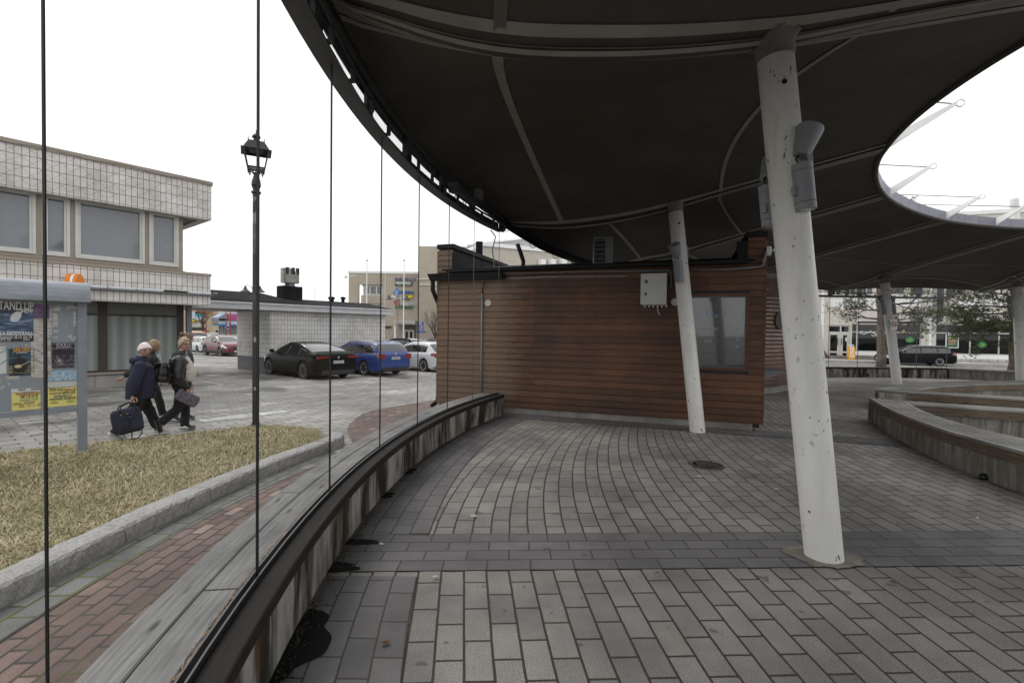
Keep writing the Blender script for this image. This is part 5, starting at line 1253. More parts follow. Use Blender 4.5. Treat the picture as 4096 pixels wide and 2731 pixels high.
mb = MB(); NB.slab(mb, a0 + .01, a1 - .01, zt_ - .17, zt_ - .005, o - .001, o); build('title_bar', mb, flat('night_print', (.012, .012, .02), .5), P4)
ptext(P4, 'JOULU.', 605, 772, 783, flat('lilac_print', (.42, .38, .42), .5), .085, bold=.001); ptext(P4, 'RAUHAN KARAVAANI', 572, 790, 752, flat('dim_lilac_print', (.26, .23, .26), .5), .04); ptext(P4, 'SUOMI MAKSULLA 2024', 565, 798, 802, MATS['dim_lilac_print'], .03); ptext(P4, 'LIPUT 10E KOULUKESKUS', 562, 802, 978, MATS['dim_lilac_print'], .03)
m_blue_n, n_, b_ = newmat('blue_speckled_sheet'); L(n_, ramp(n_, noise(n_, coords(n_), 40, 4, .7), [(.42, (.14, .28, .45)), (.58, (.42, .50, .55))]), b_.inputs['Base Color'])
poster(505, 1030, 832, 1140, m_blue_n); poster(505, 1138, 832, 1198, flat('pale_green_sheet', (.48, .50, .45), .8))
m_yel = mat('yellow_sheet', (.64, .58, .20), .6, .06, 3, 30, 0)
m_crim = flat('crimson_print', (.30, .06, .05), .5); m_blk2 = m_txtk; m_grn = flat('green_print', (.05, .22, .14), .5); m_nvy = flat('navy_print', (.03, .06, .14), .5)
P5, a0, a1, zb, zt_, o = poster(122, 1262, 436, 1442, m_yel); poster(118, 1222, 436, 1262, flat('white_paper', (.55, .55, .53), .7))
ptext(P5, 'moniv       uoskorkk', 198, 436, 1248, m_blk2, .045, shear=.3); ptext(P5, 'seppo korhonen', 240, 365, 1272, m_blk2, .022, shear=.3)
for t_, x0, x1, y, m__, h_ in [('Monivuokraus korkki', 170, 425, 1303, m_crim, .055), ('040 7 45 25 78', 215, 402, 1333, m_blk2, .062), ('Ritvarinkatu 1 Ovi B2', 212, 408, 1360, m_grn, .036), ('92120 Raahe', 252, 372, 1382, m_grn, .034), ('Avoinna Ma Ti To Pe', 236, 370, 1397, m_crim, .018), ('Klo . 12 ---- 18', 202, 430, 1430, m_crim, .062)]: ptext(P5, t_, x0, x1, y, m__, h_, .020, shear=.3)
P6, a0, a1, zb, zt_, o = poster(500, 1215, 832, 1402, m_yel)
for t_, x0, x1, y, m__, h_ in [('Meilt\u00e4 my\u00f6s', 526, 680, 1255, m_blk2, .065), ('Renkaat', 686, 782, 1250, m_crim, .055), ('ja', 790, 815, 1245, m_blk2, .055), ('vanteet', 528, 622, 1290, m_crim, .055), ('ja kaikki mit\u00e4', 632, 808, 1285, m_blk2, .065), ('Vannetukku.fi :n', 570, 770, 1322, m_nvy, .06), ('nettisivuilta l\u00f6yd\u00e4mme', 526, 815, 1355, m_blk2, .062)]: ptext(P6, t_, x0, x1, y, m__, h_, .020, shear=.3)
for P_, x, y in ((P6, 585, 1375), (P6, 758, 1360), (P5, 182, 1390)):
    mb = MB(); a, z = zpx(x, y); mb.ell(NB.pt(a, z, .019), (.045, .002, .018), 12, 6, rotz); build('leaf_graphic', mb, flat('olive_print', (.36, .34, .06), .6), P_)

# ------------------------------------------------------------------ tiled service block with black roof
CB = atY(1081, 1472, 22.0); CB = Vector((CB.x, CB.y, 0))
SB = Pl((CB.x, CB.y), (D1.x, D1.y)); SBl = Pl((CB.x, CB.y), (-D2.x * -1, D2.y)); SBl = Pl((CB.x, CB.y), (D2.x, D2.y))
sb = root('service_block', 'low tiled service block with black felt roof and passage, behind the parked cars', 'building', (CB.x - 1, CB.y + 3, gz(CB.y)))
LW = SB.px(1540, 1300)[0]; LL = SBl.px(948, 1300)[0]; zt_w = SB.px(1082, 1240)[1] - .02
m_pl = mat('grey_blue_plinth', (.11, .12, .14), .7, .15, 4, 80, .3)
zpl = SBl.px(950, 1420)[1]
mb = MB(); SB.slab(mb, 0, LW, zpl, zt_w, -LL, 0); build('wall', mb, m_tile2, sb)
mb = MB(); SB.slab(mb, .02, LW - .02, -.9, zpl, -LL + .02, -.015); build('plinth', mb, m_pl, sb)
ze = zt_w; m_ev = mat('light_grey_fascia', (.52, .53, .54), .5, .08, 3, 30, .05)
aL = SB.off(.3).px(700, 1225)[0]
mb = MB(); SB.slab(mb, aL, LW + .35, ze, ze + .22, .30, .34); SB.slab(mb, aL, LW + .35, ze + .22, ze + .30, .24, .40); build('eaves_fascia', mb, m_ev, sb)
mb = MB(); SB.slab(mb, aL, LW + .35, ze, ze + .06, -LL - .5, .30); build('soffit', mb, m_brn, sb)
# roof: long low hip
def rp(a, o, z): return SB.pt(a, z, o)
zr = ze + .29
mb = MB(); W_ = LL + .5; hz = SB.off(-W_ / 2)
zA = hz.px(1180, 1197)[1] + .0; zB = hz.px(900, 1165)[1]
a2 = SB.px(1075, 1200)[0]; 
E_ = [rp(aL, .38, zr), rp(LW + .38, .38, zr), rp(LW + .38, -W_, zr), rp(aL, -W_, zr)]
rg0 = SB.off(-W_ / 2); k1 = rg0.px(1470, 1225)[0]; zR = zr + .40
mb.add(E_ + [rp(aL, -W_ / 2, zR), rp(k1, -W_ / 2, zR)], [(0, 1, 5, 4), (1, 2, 5), (2, 3, 4, 5), (3, 0, 4)])
build('low_roof', mb, m_roofb, sb)
# higher hipped part on the left of the roof
kk = rg0.px(1052, 1180)[0]; k0 = rg0.px(700, 1150)[0]; zH = rg0.px(1000, 1171)[1]
mb = MB(); mb.add([rp(k0, -.1, zr + .1), rp(kk + 1.0, -.1, zr + .1), rp(kk + 1.0, -W_, zr + .1), rp(k0, -W_, zr + .1), rp(k0, -W_ / 2 + .4, zH), rp(kk - .3, -W_ / 2 + .4, zH), rp(k0, -W_ / 2 - .4, zH), rp(kk - .3, -W_ / 2 - .4, zH)],
    [(0, 1, 5, 4), (1, 2, 7, 5), (2, 3, 6, 7), (4, 5, 7, 6), (3, 0, 4, 6)]); build('high_roof', mb, m_roofb, sb)
# vent tower with metal cap
tw = rg0; a0, zb0 = tw.px(1118, 1203); a1, zt0 = tw.px(1198, 1149); 
mb = MB(); tw.slab(mb, a0, a1, zb0 - .25, zt0, -.3, .3); build('vent_tower', mb, m_roofb, sb)
mb = MB(); q = tw.pt((a0 + a1) / 2, zt0, 0); s1 = tw.px(1150, 1132)[1]; s2 = tw.px(1150, 1074)[1]; dz = s2 - zt0
mb.lathe([(.26, 0), (.26, .04), (.23, .06), (.23, s1 - zt0)], q, (0, 0, 1), 20); st_ = build('vent_neck', mb, m_steel2, sb)
mb = MB(); hh = tw.px(1128, 1130)[1]; w2 = (tw.px(1191, 1100)[0] - tw.px(1128, 1100)[0]) / 2; ac_ = (tw.px(1191, 1100)[0] + tw.px(1128, 1100)[0]) / 2; pts = []
for k in range(13):
    f = -1 + k / 6; pts.append((ac_ + w2 * f, s2 - hh - .0 - .19 * max(0, (f + .5)) ** 1.3 ))
P_ = [tw.pt(a, hh, .32 * math.sqrt(max(.05, 1 - ((a - ac_) / w2 / 1.15) ** 2))) for a, _ in pts] + [tw.pt(a, hh, -.32 * math.sqrt(max(.05, 1 - ((a - ac_) / w2 / 1.15) ** 2))) for a, _ in pts[::-1]]
Pt = [Vector((p.x, p.y, hh + (pts + pts[::-1])[i][1])) for i, p in enumerate(P_)]
n = len(P_); mb.add(P_ + Pt, [tuple(range(n))[::-1], tuple(range(n, 2 * n))] + [(i, (i + 1) % n, n + (i + 1) % n, n + i) for i in range(n)])
build('metal_cap', mb, mat('dull_zinc', (.26, .26, .23), .4, .25, 5, 30, .1, metal=.5), sb)
for f in (-.62, .0, .62):
    a = ac_ + w2 * f; o = .325 * math.sqrt(1 - (f / 1.15) ** 2) + .012; mb = MB(); tw.slab(mb, a - .09, a + .09, hh + .42, hh + .75, o - .02, o); build('cap_window', mb, m_dark, sb)
for x, y0, y1 in ((1329, 1205, 1240), (1323, 1205, 1225), (1372, 1200, 1220)):
    a, z = rg0.px(x, 1212); mb = MB(); mb.lathe([(.09, -.3), (.09, .25), (.14, .27), (.14, .36), (0, .4)], rg0.pt(a, z - .05, 0), (0, 0, 1), 12); build('roof_vent', mb, m_roofb, sb)

# ------------------------------------------------------------------ hotel block beyond the car park
m_hb = brick('beige_brick', (.45, .385, .305), (.52, .45, .365), (.36, .32, .27), .28, .09, .012, grain=.1, stain=.2, ss=.15, bst=.1, msm=.3)
HP = Pl((0, 82), (1, .02)); hx = lambda x, y: HP.px(1380 + x / 3.7325, 980 + y / 3.7325)
hb = root('hotel_building', 'beige brick hotel building with shop signs on its front, beyond the car park', 'building', (-20, 84, -1.2))
xl, zt_h = hx(55, 418); xr = hx(1110, 430)[0]; xo0, zo1 = hx(203, 590); xo1 = hx(270, 600)[0]; zo0 = hx(200, 900)[1]
wx1 = hx(562, 600)[0]
mb = MB(); HP.wall(mb, xl, xr, -2, zt_h, -.6, 0, [(xo0, wx1 + .0, -1.9, zo1)]); build('front_wall', mb, m_hb, hb)
mb = MB(); HP.slab(mb, xl - .1, xr, zt_h, zt_h + .35, -12, .1); build('roof_edge', mb, m_wht, hb)
HQ = HP.off(-.5); mb = MB(); b0 = hx(240, 600)[0]
for y0, y1 in ((745, 865), (1010, 1100), ):
    z1_, z0_ = hx(0, y0)[1], hx(0, y1)[1]; HP.slab(mb, b0, wx1, z0_, z1_, -1.2, -.05)
HP.slab(mb, b0, wx1, hx(0, 600)[1], zo1 + .5, -1.2, -.6)
build('bay_wall', mb, m_hb, hb)
for ytop, ybot in ((596, 742), (868, 1010)):
    zt1, zb1 = hx(0, ytop)[1], hx(0, ybot)[1]
    mb = MB(); frame(HP, mb, hx(268, 0)[0], hx(562, 0)[0], zb1, zt1, .22, -.6, -.3, vs=[hx(308, 0)[0], hx(372, 0)[0], hx(470, 0)[0]]); f = build('window', mb, m_frw, hb)
    mb = MB(); HP.slab(mb, hx(268, 0)[0] + .05, hx(562, 0)[0] - .05, zb1 + .05, zt1 - .05, -.62, -.55); build('pane', mb, m_winb, f)
mb = MB(); HP.slab(mb, b0 - .0, xr + 30, -2, 2, -14, -4); mb = MB()
# right wing, taller and nearer
HR = Pl((0, 78), (1, .02)); hr = lambda x, y: HR.px(1380 + x / 3.7325, 980 + y / 3.7325)
mb = MB(); HR.slab(mb, hr(1112, 0)[0], hr(1112, 0)[0] + 26, -2, hr(1130, 16)[1], -10, 0); build('tall_wing', mb, m_hb, hb)
mb = MB(); HR.slab(mb, hr(1108, 0)[0] - 0, hr(1112, 0)[0] + 12, hr(0, 580)[1], hr(0, 572)[1], 0, .2); HR.slab(mb, hr(1085, 0)[0], hr(1112, 0)[0] + 12, hr(0, 497)[1], hr(0, 489)[1], 0, .2); build('white_string_course', mb, m_wht, hb)
mb = MB(); HP.slab(mb, hx(603, 0)[0], hx(610, 0)[0], -2, zt_h, 0, .1); build('rain_pipe', mb, m_wht, hb)
# entrance with canopy
mb = MB(); a0, z1_ = hx(762, 1128); a1, z0_ = hx(1075, 1185); HP.slab(mb, a0, a1, z0_, z1_, 0, 2.0); build('entrance_canopy', mb, mat('off_white_canopy', (.55, .54, .52), .6), hb)
text('canopy_lettering', 'KAUPUNGINTALO', flat('pale_lettering', (.42, .42, .41), .6), HP.pt(hx(785, 0)[0], hx(0, 1172)[1], 2.02), HP.d, .75, hb, fit=hx(1050, 0)[0] - hx(785, 0)[0])
mb = MB(); HP.slab(mb, hx(878, 0)[0], hx(1068, 0)[0], -2, hx(0, 1190)[1], .02, .08); build('entrance_recess', mb, mat('entrance_brown', (.12, .10, .085), .6), hb)
mb = MB(); frame(HP, mb, hx(893, 0)[0], hx(1045, 0)[0], -2, hx(0, 1255)[1], .25, .1, .2, vs=[hx(968, 0)[0]]); build('door', mb, m_frw, hb)
mb = MB(); HP.slab(mb, hx(903, 0)[0], hx(1035, 0)[0], -1.8, hx(0, 1266)[1], .09, .12); build('door_glass', mb, m_dark, hb)
mb = MB(); a_, z_ = hx(765, 1200); HP.slab(mb, a_, a_ + .3, -2, z_ + .2, 1.4, 1.7); build('canopy_post', mb, m_wht, hb)
# signs on the brick
def sign_text(name, body, x0, x1, y0, y1, m, label, **k):
    a0, zb = hx(x0, y1); a1, zt_ = hx(x1, y0); o = text(name, body, m, HP.pt(a0, zb, .12), HP.d, (zt_ - zb) * 1.38, ext=.10, fit=a1 - a0, **k); tag(o, label, 'sign'); return o
sign_text('hotel_sign', 'H O T E L L I', 752, 1045, 490, 533, flat('violet_sign', (.10, .09, .32), .4), 'violet HOTELLI letters high on the hotel front', bold=.01)
rs = root('hotel_name_sign', 'long white sign with crown reading RAAHEN HOVI under the violet letters', 'sign', HP.pt(hx(875, 0)[0], hx(0, 605)[1], .2))
a0, zb = hx(750, 607); a1, zt_ = hx(1002, 545)
mb = MB(); HP.slab(mb, a0, a1, zb, zt_, .02, .25); build('frame', mb, flat('dark_frame', (.06, .08, .08), .4), rs); mb = MB(); HP.slab(mb, a0 + .12, a1 - .12, zb + .12, zt_ - .12, .25, .28); build('face', mb, flat('sign_face', (.60, .66, .63), .4), rs)
text('lettering', 'RAAHEN HOVI', m_dark, HP.pt(hx(820, 0)[0], hx(0, 594)[1], .3), HP.d, .62, rs, fit=hx(992, 0)[0] - hx(820, 0)[0])
mb = MB(); q0, q1, qb, qt = hx(762, 0)[0], hx(808, 0)[0], hx(0, 594)[1], hx(0, 560)[1]; w_ = q1 - q0; h_ = qt - qb
mb.prism([HP.pt(q0 + w_ * a, qb + h_ * b, .29) for a, b in ((.2, 0), (.8, 0), (1, .75), (.72, .4), (.5, 1), (.28, .4), (0, .75))], HP.n * .04); build('crown_emblem', mb, m_dark, rs)
ls = root('insurer_sign', 'blue lettered sign with diamond emblem below the white hotel sign', 'sign', HP.pt(hx(900, 0)[0], hx(0, 730)[1], .2)); m_ls = flat('sign_blue', (.03, .20, .55), .4)
text('lettering', 'L\u00c4HITAPIOLA', m_ls, HP.pt(hx(820, 0)[0], hx(0, 720)[1], .1), HP.d, .78, ls, ext=.1, fit=hx(1035, 0)[0] - hx(820, 0)[0], bold=.005)
cx_, cz_ = hx(778, 702); mb = MB(); mb.prism([HP.pt(cx_ + a * .62, cz_ + b * .62, .05) for a, b in ((-1, 0), (0, -1), (1, 0), (0, 1))], HP.n * .12); build('diamond_emblem', mb, m_ls, ls)
mb = MB(); mb.tube([HP.pt(cx_ + a * .3, cz_ + b * .3, .2) for a, b in ((-.7, .7), (-.9, 0), (0, -.9), (.8, 0), (0, .8), (-.1, .1))], .05, 5); build('emblem_line', mb, m_wht, ls)
sw = root('sandwich_shop_sign', 'slanted white and yellow SUBWAY sign on the hotel front', 'sign', HP.pt(hx(850, 0)[0], hx(0, 810)[1], .2)); m_yw = flat('sign_yellow', (.80, .62, .02), .4)
for m__, of, bd in ((m_dark, .05, .05), (None, .14, .01)):
    text('lettering' if m__ is None else 'letter_shadow', 'SUB', m__ or flat('sign_white2', (.75, .75, .75), .4), HP.pt(hx(748, 0)[0], hx(0, 808)[1], of), HP.d, 1.35, sw, ext=.04, shear=.25, bold=bd, fit=hx(862, 0)[0] - hx(748, 0)[0] + bd)
    text('lettering' if m__ is None else 'letter_shadow', 'WAY', m__ or m_yw, HP.pt(hx(866, 0)[0], hx(0, 808)[1], of), HP.d, 1.35, sw, ext=.04, shear=.25, bold=bd, fit=hx(985, 0)[0] - hx(866, 0)[0] + bd)
for x, s_, m__ in ((735, -1, MATS['sign_white2']), (978, 1, m_yw)):
    a, z = hx(x, 780); mb = MB(); mb.prism([HP.pt(a - .35 * s_, z - .1, .15), HP.pt(a - .35 * s_, z + .25, .15), HP.pt(a + .1 * s_, z + .25, .15), HP.pt(a + .1 * s_, z + .5, .15), HP.pt(a + .5 * s_, z + .1, .15), HP.pt(a + .1 * s_, z - .1, .15)], HP.n * .05); build('arrow', mb, m__, sw)
ps = root('clinic_sign', 'white lettered sign with round red emblem on the hotel front', 'sign', HP.pt(hx(900, 0)[0], hx(0, 890)[1], .2))
text('lettering', 'Pihlajalinna', MATS['sign_white2'], HP.pt(hx(835, 0)[0], hx(0, 886)[1], .1), HP.d, 1.05, ps, ext=.1, fit=hx(1082, 0)[0] - hx(835, 0)[0], bold=.005)
cx_, cz_ = hx(780, 860)
mb = MB()
for k in range(12):
    a = k * 2.4; r_ = .17 * math.sqrt(k); mb.ell(HP.pt(cx_ + r_ * math.cos(a), cz_ + r_ * math.sin(a), .12), (.12, .08, .12), 8, 6)
build('berry_emblem', mb, flat('berry_red', (.45, .03, .03), .4), ps)
sign_text('pharmacy_sign', 'APTEEKKI', 748, 1015, 910, 950, flat('pharmacy_green', (.01, .16, .05), .4), 'green APTEEKKI letters lowest on the hotel front', bold=.01)
sign_text('hall_sign', 'RAAHESALI', 603, 698, 1208, 1221, m_dark, 'small dark RAAHESALI letters low on the hotel front'); sign_text('hall_sign', 'FREGATTI', 603, 682, 1228, 1240, m_dark, 'small dark FREGATTI letters just under the RAAHESALI letters')
# far grey block and beige block behind the kiosk
fb = root('grey_panel_block', 'tall light grey panel block seen above the kiosk roof', 'building', (-3, 70, -1))
FG = Pl((-6.6, 76), (.797, -.605)); b0 = FG.px(1870, 985)
m_gp = brick('grey_facade_panels', (.34, .34, .35), (.40, .40, .41), (.30, .30, .31), .6, .3, .02, grain=.1, stain=.2, ss=.1, bst=.1)
mb = MB(); FG.slab(mb, b0[0], b0[0] + 14, -1, b0[1], -20, 0); build('wall', mb, m_gp, fb); mb = MB(); FG.slab(mb, b0[0] - .1, b0[0] + 14.1, b0[1], b0[1] + .3, -20, .1); build('roof_edge', mb, m_wht, fb)
bb = root('low_beige_block', 'low beige brick building with white pipes seen between the kiosk roof and the tent edge', 'building', (2, 60, -1))
BB = Pl((1.2, 56), (.9, .45)); q0, q1 = BB.px(2125, 1003), BB.px(2290, 1030)
mb = MB(); BB.slab(mb, q0[0] - 6, q0[0] + 26, -1, q0[1], -12, 0); build('wall', mb, mat('pale_brick_far', (.50, .46, .40), .9, .06, 2), bb)
mb = MB(); BB.slab(mb, q0[0] - 6, q0[0] + 26, q0[1], q0[1] + .4, -12, .2); build('roof_edge', mb, m_wht, bb)
for x in (2160, 2200, 2244): a, z = BB.px(x, 1040); mb = MB(); BB.slab(mb, a - .3, a + .3, -1, z, .1, .8); build('white_pier', mb, m_wht, bb)

# ------------------------------------------------------------------ shops seen through the passage
HS = Pl((-60, 88), (1, .05)); sx = lambda x, y: HS.px(740 + x / 6.533, 1200 + y / 6.533)
m_sand = mat('sand_render', (.46, .38, .26), .8, .08, .5); m_ochre = mat('ochre_boards', (.30, .18, .06), .8, .1, 1)
sh = root('sand_coloured_shop', 'sand coloured shop building with many signs seen through the passage', 'building', (-62, 90, -1.5))
a0 = sx(-400, 0)[0]; a1 = sx(872, 0)[0]; zt_ = sx(0, 262)[1] + 1.5
mb = MB(); HS.slab(mb, a0, a1, -2, zt_, -10, 0); build('wall', mb, m_sand, sh)
def shbox(nm, x0, y0, x1, y1, m, o=.1, par=sh): a, z1_ = sx(x0, y0); b, z0_ = sx(x1, y1); mb = MB(); HS.slab(mb, a, b, z0_, z1_, .02, o); return build(nm, mb, m, par)
shbox('timber_panel', 705, 380, 866, 440, m_ochre); shbox('window', 705, 440, 866, 582, m_winb, .06); shbox('timber_panel', 705, 595, 866, 640, m_ochre); shbox('shop_window', 140, 722, 540, 790, m_dark, .06); shbox('timber_panel', 260, 780, 630, 848, m_ochre); shbox('door_opening', 808, 792, 866, 850, m_dark); shbox('bollard_wall', 720, 850, 866, 905, m_wht, 4)
text('shop_lettering', 'Lastop\u00e4iv\u00e4koti', m_wht, HS.pt(sx(150, 0)[0], sx(0, 690)[1], .15), HS.d, 1.2, sh, ext=.05, fit=sx(560, 0)[0] - sx(150, 0)[0])
def board_sign(label, x0, y0, x1, y1, m, extra=None):
    a, z1_ = sx(x0, y0); b, z0_ = sx(x1, y1); mb = MB(); HS.slab(mb, a, b, z0_, z1_, .15, .5); o = build('shop_sign', mb, m); tag(o, label, 'sign'); return a, b, z0_, z1_
board_sign('white shop sign with a dark dot on the sand coloured shop', 60, 305, 308, 495, flat('cool_white_sign', (.55, .58, .66), .5)); board_sign('narrow dark and orange shop sign at the top of the sand coloured shop', 318, 305, 575, 360, m_dark); board_sign('turquoise shop sign on the sand coloured shop', 318, 365, 542, 425, flat('turquoise_sign', (.05, .45, .55), .5)); board_sign('pale shop sign with blue lower edge beneath the turquoise one', 318, 430, 542, 525, flat('pale_sign', (.50, .56, .60), .5)); board_sign('yellow shop sign on the sand coloured shop', 40, 515, 290, 570, flat('sign_yellow2', (.65, .50, .05), .5)); board_sign('dark red small shop sign on the sand coloured shop', 145, 310, 212, 345, flat('claret_sign', (.25, .01, .04), .5))
q = sx(385, 345); tag(text('sign_lettering', 'BABC', flat('sign_orange', (.65, .15, .02), .5), HS.pt(q[0], q[1], .55), HS.d, 1.0, ext=.04), 'orange letters on the narrow dark shop sign', 'sign')
wh = root('white_shop', 'white shop with pale blue awnings seen through the passage', 'building', (-45, 80, -1.5))
HW = Pl((-52, 80), (1, .05)); wx = lambda x, y: HW.px(740 + x / 6.533, 1200 + y / 6.533)
a0, zt_ = wx(872, 250); a1 = wx(1500, 0)[0]; mb = MB(); HW.slab(mb, a0, a1, -2, zt_, -10, 0); build('wall', mb, mat('white_render', (.60, .60, .58), .8, .05, 1), wh)
def whbox(nm, x0, y0, x1, y1, m, o=.1): a, z1_ = wx(x0, y0); b, z0_ = wx(x1, y1); mb = MB(); HW.slab(mb, a, b, z0_, z1_, .02, o); return build(nm, mb, m, wh)
whbox('window', 890, 480, 1100, 545, m_dark); whbox('window', 1105, 360, 1420, 545, m_dark, .05)
for x in (1135, 1195, 1255, 1318): whbox('pink_poster', x, 368, x + 48, 530, mat('pink_poster', (.55, .10, .30), .6, .4, 1.2), .15)
whbox('shop_window', 890, 675, 1360, 890, mat('grey_green_shopwindow', (.16, .20, .19), .2, .3, .7))
for x in (890, 985, 1070, 1190): whbox('mullion', x, 675, x + 10, 890, m_frw, .2)
a, z1_ = wx(895, 350); b, z0_ = wx(1065, 480)
mb = MB(); mb.prism([HW.pt(a, z1_, .05), HW.pt(a, z1_ - .15, .05), HW.pt(a, z0_ - .1, 2.2), HW.pt(a, z0_ + .15, 2.2)], HW.d * (b - a)); build('awning', mb, flat('pale_blue_awning', (.32, .38, .50), .7), wh)
a, z1_ = wx(870, 638); b, z0_ = wx(1350, 672); mb = MB(); mb.prism([HW.pt(a, z1_, .05), HW.pt(a, z0_, .05), HW.pt(a, z0_, 1.4), HW.pt(a, z0_ + .25, 1.4)], HW.d * (b - a)); build('awning', mb, flat('blue_awning', (.04, .20, .50), .6), wh)
# ------------------------------------------------------------------ cars
m_tyre = mat('tyre_rubber', (.018, .018, .019), .8, .2, 20, 60, .2); m_trim = mat('black_plastic_trim', (.02, .02, .022), .55, .1, 20, 100, .1)
m_rim = flat('alloy_silver', (.48, .49, .51), .3, .35); m_rimd = flat('alloy_dark', (.05, .05, .055), .3, .6)
m_cg, n_, b_ = newmat('car_glass'); b_.inputs['Base Color'].default_value = (.012, .015, .017, 1); b_.inputs['Roughness'].default_value = .03; b_.inputs['Specular IOR Level'].default_value = .9; b_.inputs['Coat Weight'].default_value = .5
m_tail = flat('tail_lamp_red', (.24, .010, .010), .15, 0, .6, 1); m_head = flat('headlamp_glass', (.55, .58, .62), .1, .3, .8, 1); m_plate = flat('plate_white', (.62, .63, .64), .4); m_eub = flat('plate_blue', (.02, .06, .30), .4)
m_chrome = flat('chrome', (.62, .63, .65), .12, 1)
def paint(name, c, metal=.3):
    if name in MATS: return MATS[name]
    m, n, b = newmat(name); 
    d = noise(n, coords(n, 'O', (1, 1, 1)), 1.3, 5, .6)
    L(n, mixc(n, ramp(n, d, [(.45, 0), (.75, .015)]), c, (.25, .24, .22)), b.inputs['Base Color'])
    dk = max(c) < .05; b.inputs['Metallic'].default_value = 0; b.inputs['Roughness'].default_value = .4; b.inputs['Specular IOR Level'].default_value = .05 if dk else .4; b.inputs['Coat Weight'].default_value = .10 if dk else .8; b.inputs['Coat Roughness'].default_value = .04; b.inputs['Coat IOR'].default_value = 1.35
    return m
def wheel(par, x, y, r, wdt, side, rim_m, spokes=5, style=0):
    """tyre + rim, side=+1 left"""
    mb = MB(); ax = Vector((0, side, 0)); c = Vector((x, y, r))
    mb.lathe([(r * .70, -wdt / 2), (r * .93, -wdt / 2), (r, -wdt * .32), (r, wdt * .32), (r * .96, wdt * .46), (r * .72, wdt / 2), (r * .70, wdt * .40)], c, ax, 36); t = build('wheel', mb, m_tyre, par, local=True)
    WM[t.name] = WM[par.name]
    mb = MB(); mb.lathe([(r * .71, -wdt / 2 + .01), (r * .70, wdt * .45), (r * .66, wdt * .45), (r * .64, wdt * .20), (0, wdt * .12)], c, ax, 36); build('wheel_well', mb, m_rimd, t, local=True)
    mb = MB()
    X = Vector((1, 0, 0)); Z = Vector((0, 0, 1))
    for k in range(spokes):
        for da in ((-.16, .16) if style == 0 else (-.26, .26) if style == 1 else (0,)):
            a = 2 * math.pi * k / spokes + .3; u = X * math.cos(a) + Z * math.sin(a); u2 = X * math.cos(a + da) + Z * math.sin(a + da); v = ax.cross(u2); 
            w0, w1 = r * (.05 if style < 2 else .09), r * (.045 if style < 2 else .13)
            mb.prism([c + u * r * .10 - v * w0 + ax * wdt * .36, c + u * r * .10 + v * w0 + ax * wdt * .36, c + u2 * r * .67 + v * w1 + ax * wdt * .42, c + u2 * r * .67 - v * w1 + ax * wdt * .42], -ax * .03)
    mb.lathe([(r * .16, wdt * .2), (r * .16, wdt * .38), (0, wdt * .39)], c, ax, 16); mb.lathe([(r * .70, wdt * .36), (r * .705, wdt * .46), (r * .65, wdt * .46), (r * .65, wdt * .36)], c, ax, 36)
    build('rim', mb, rim_m, t, local=True)
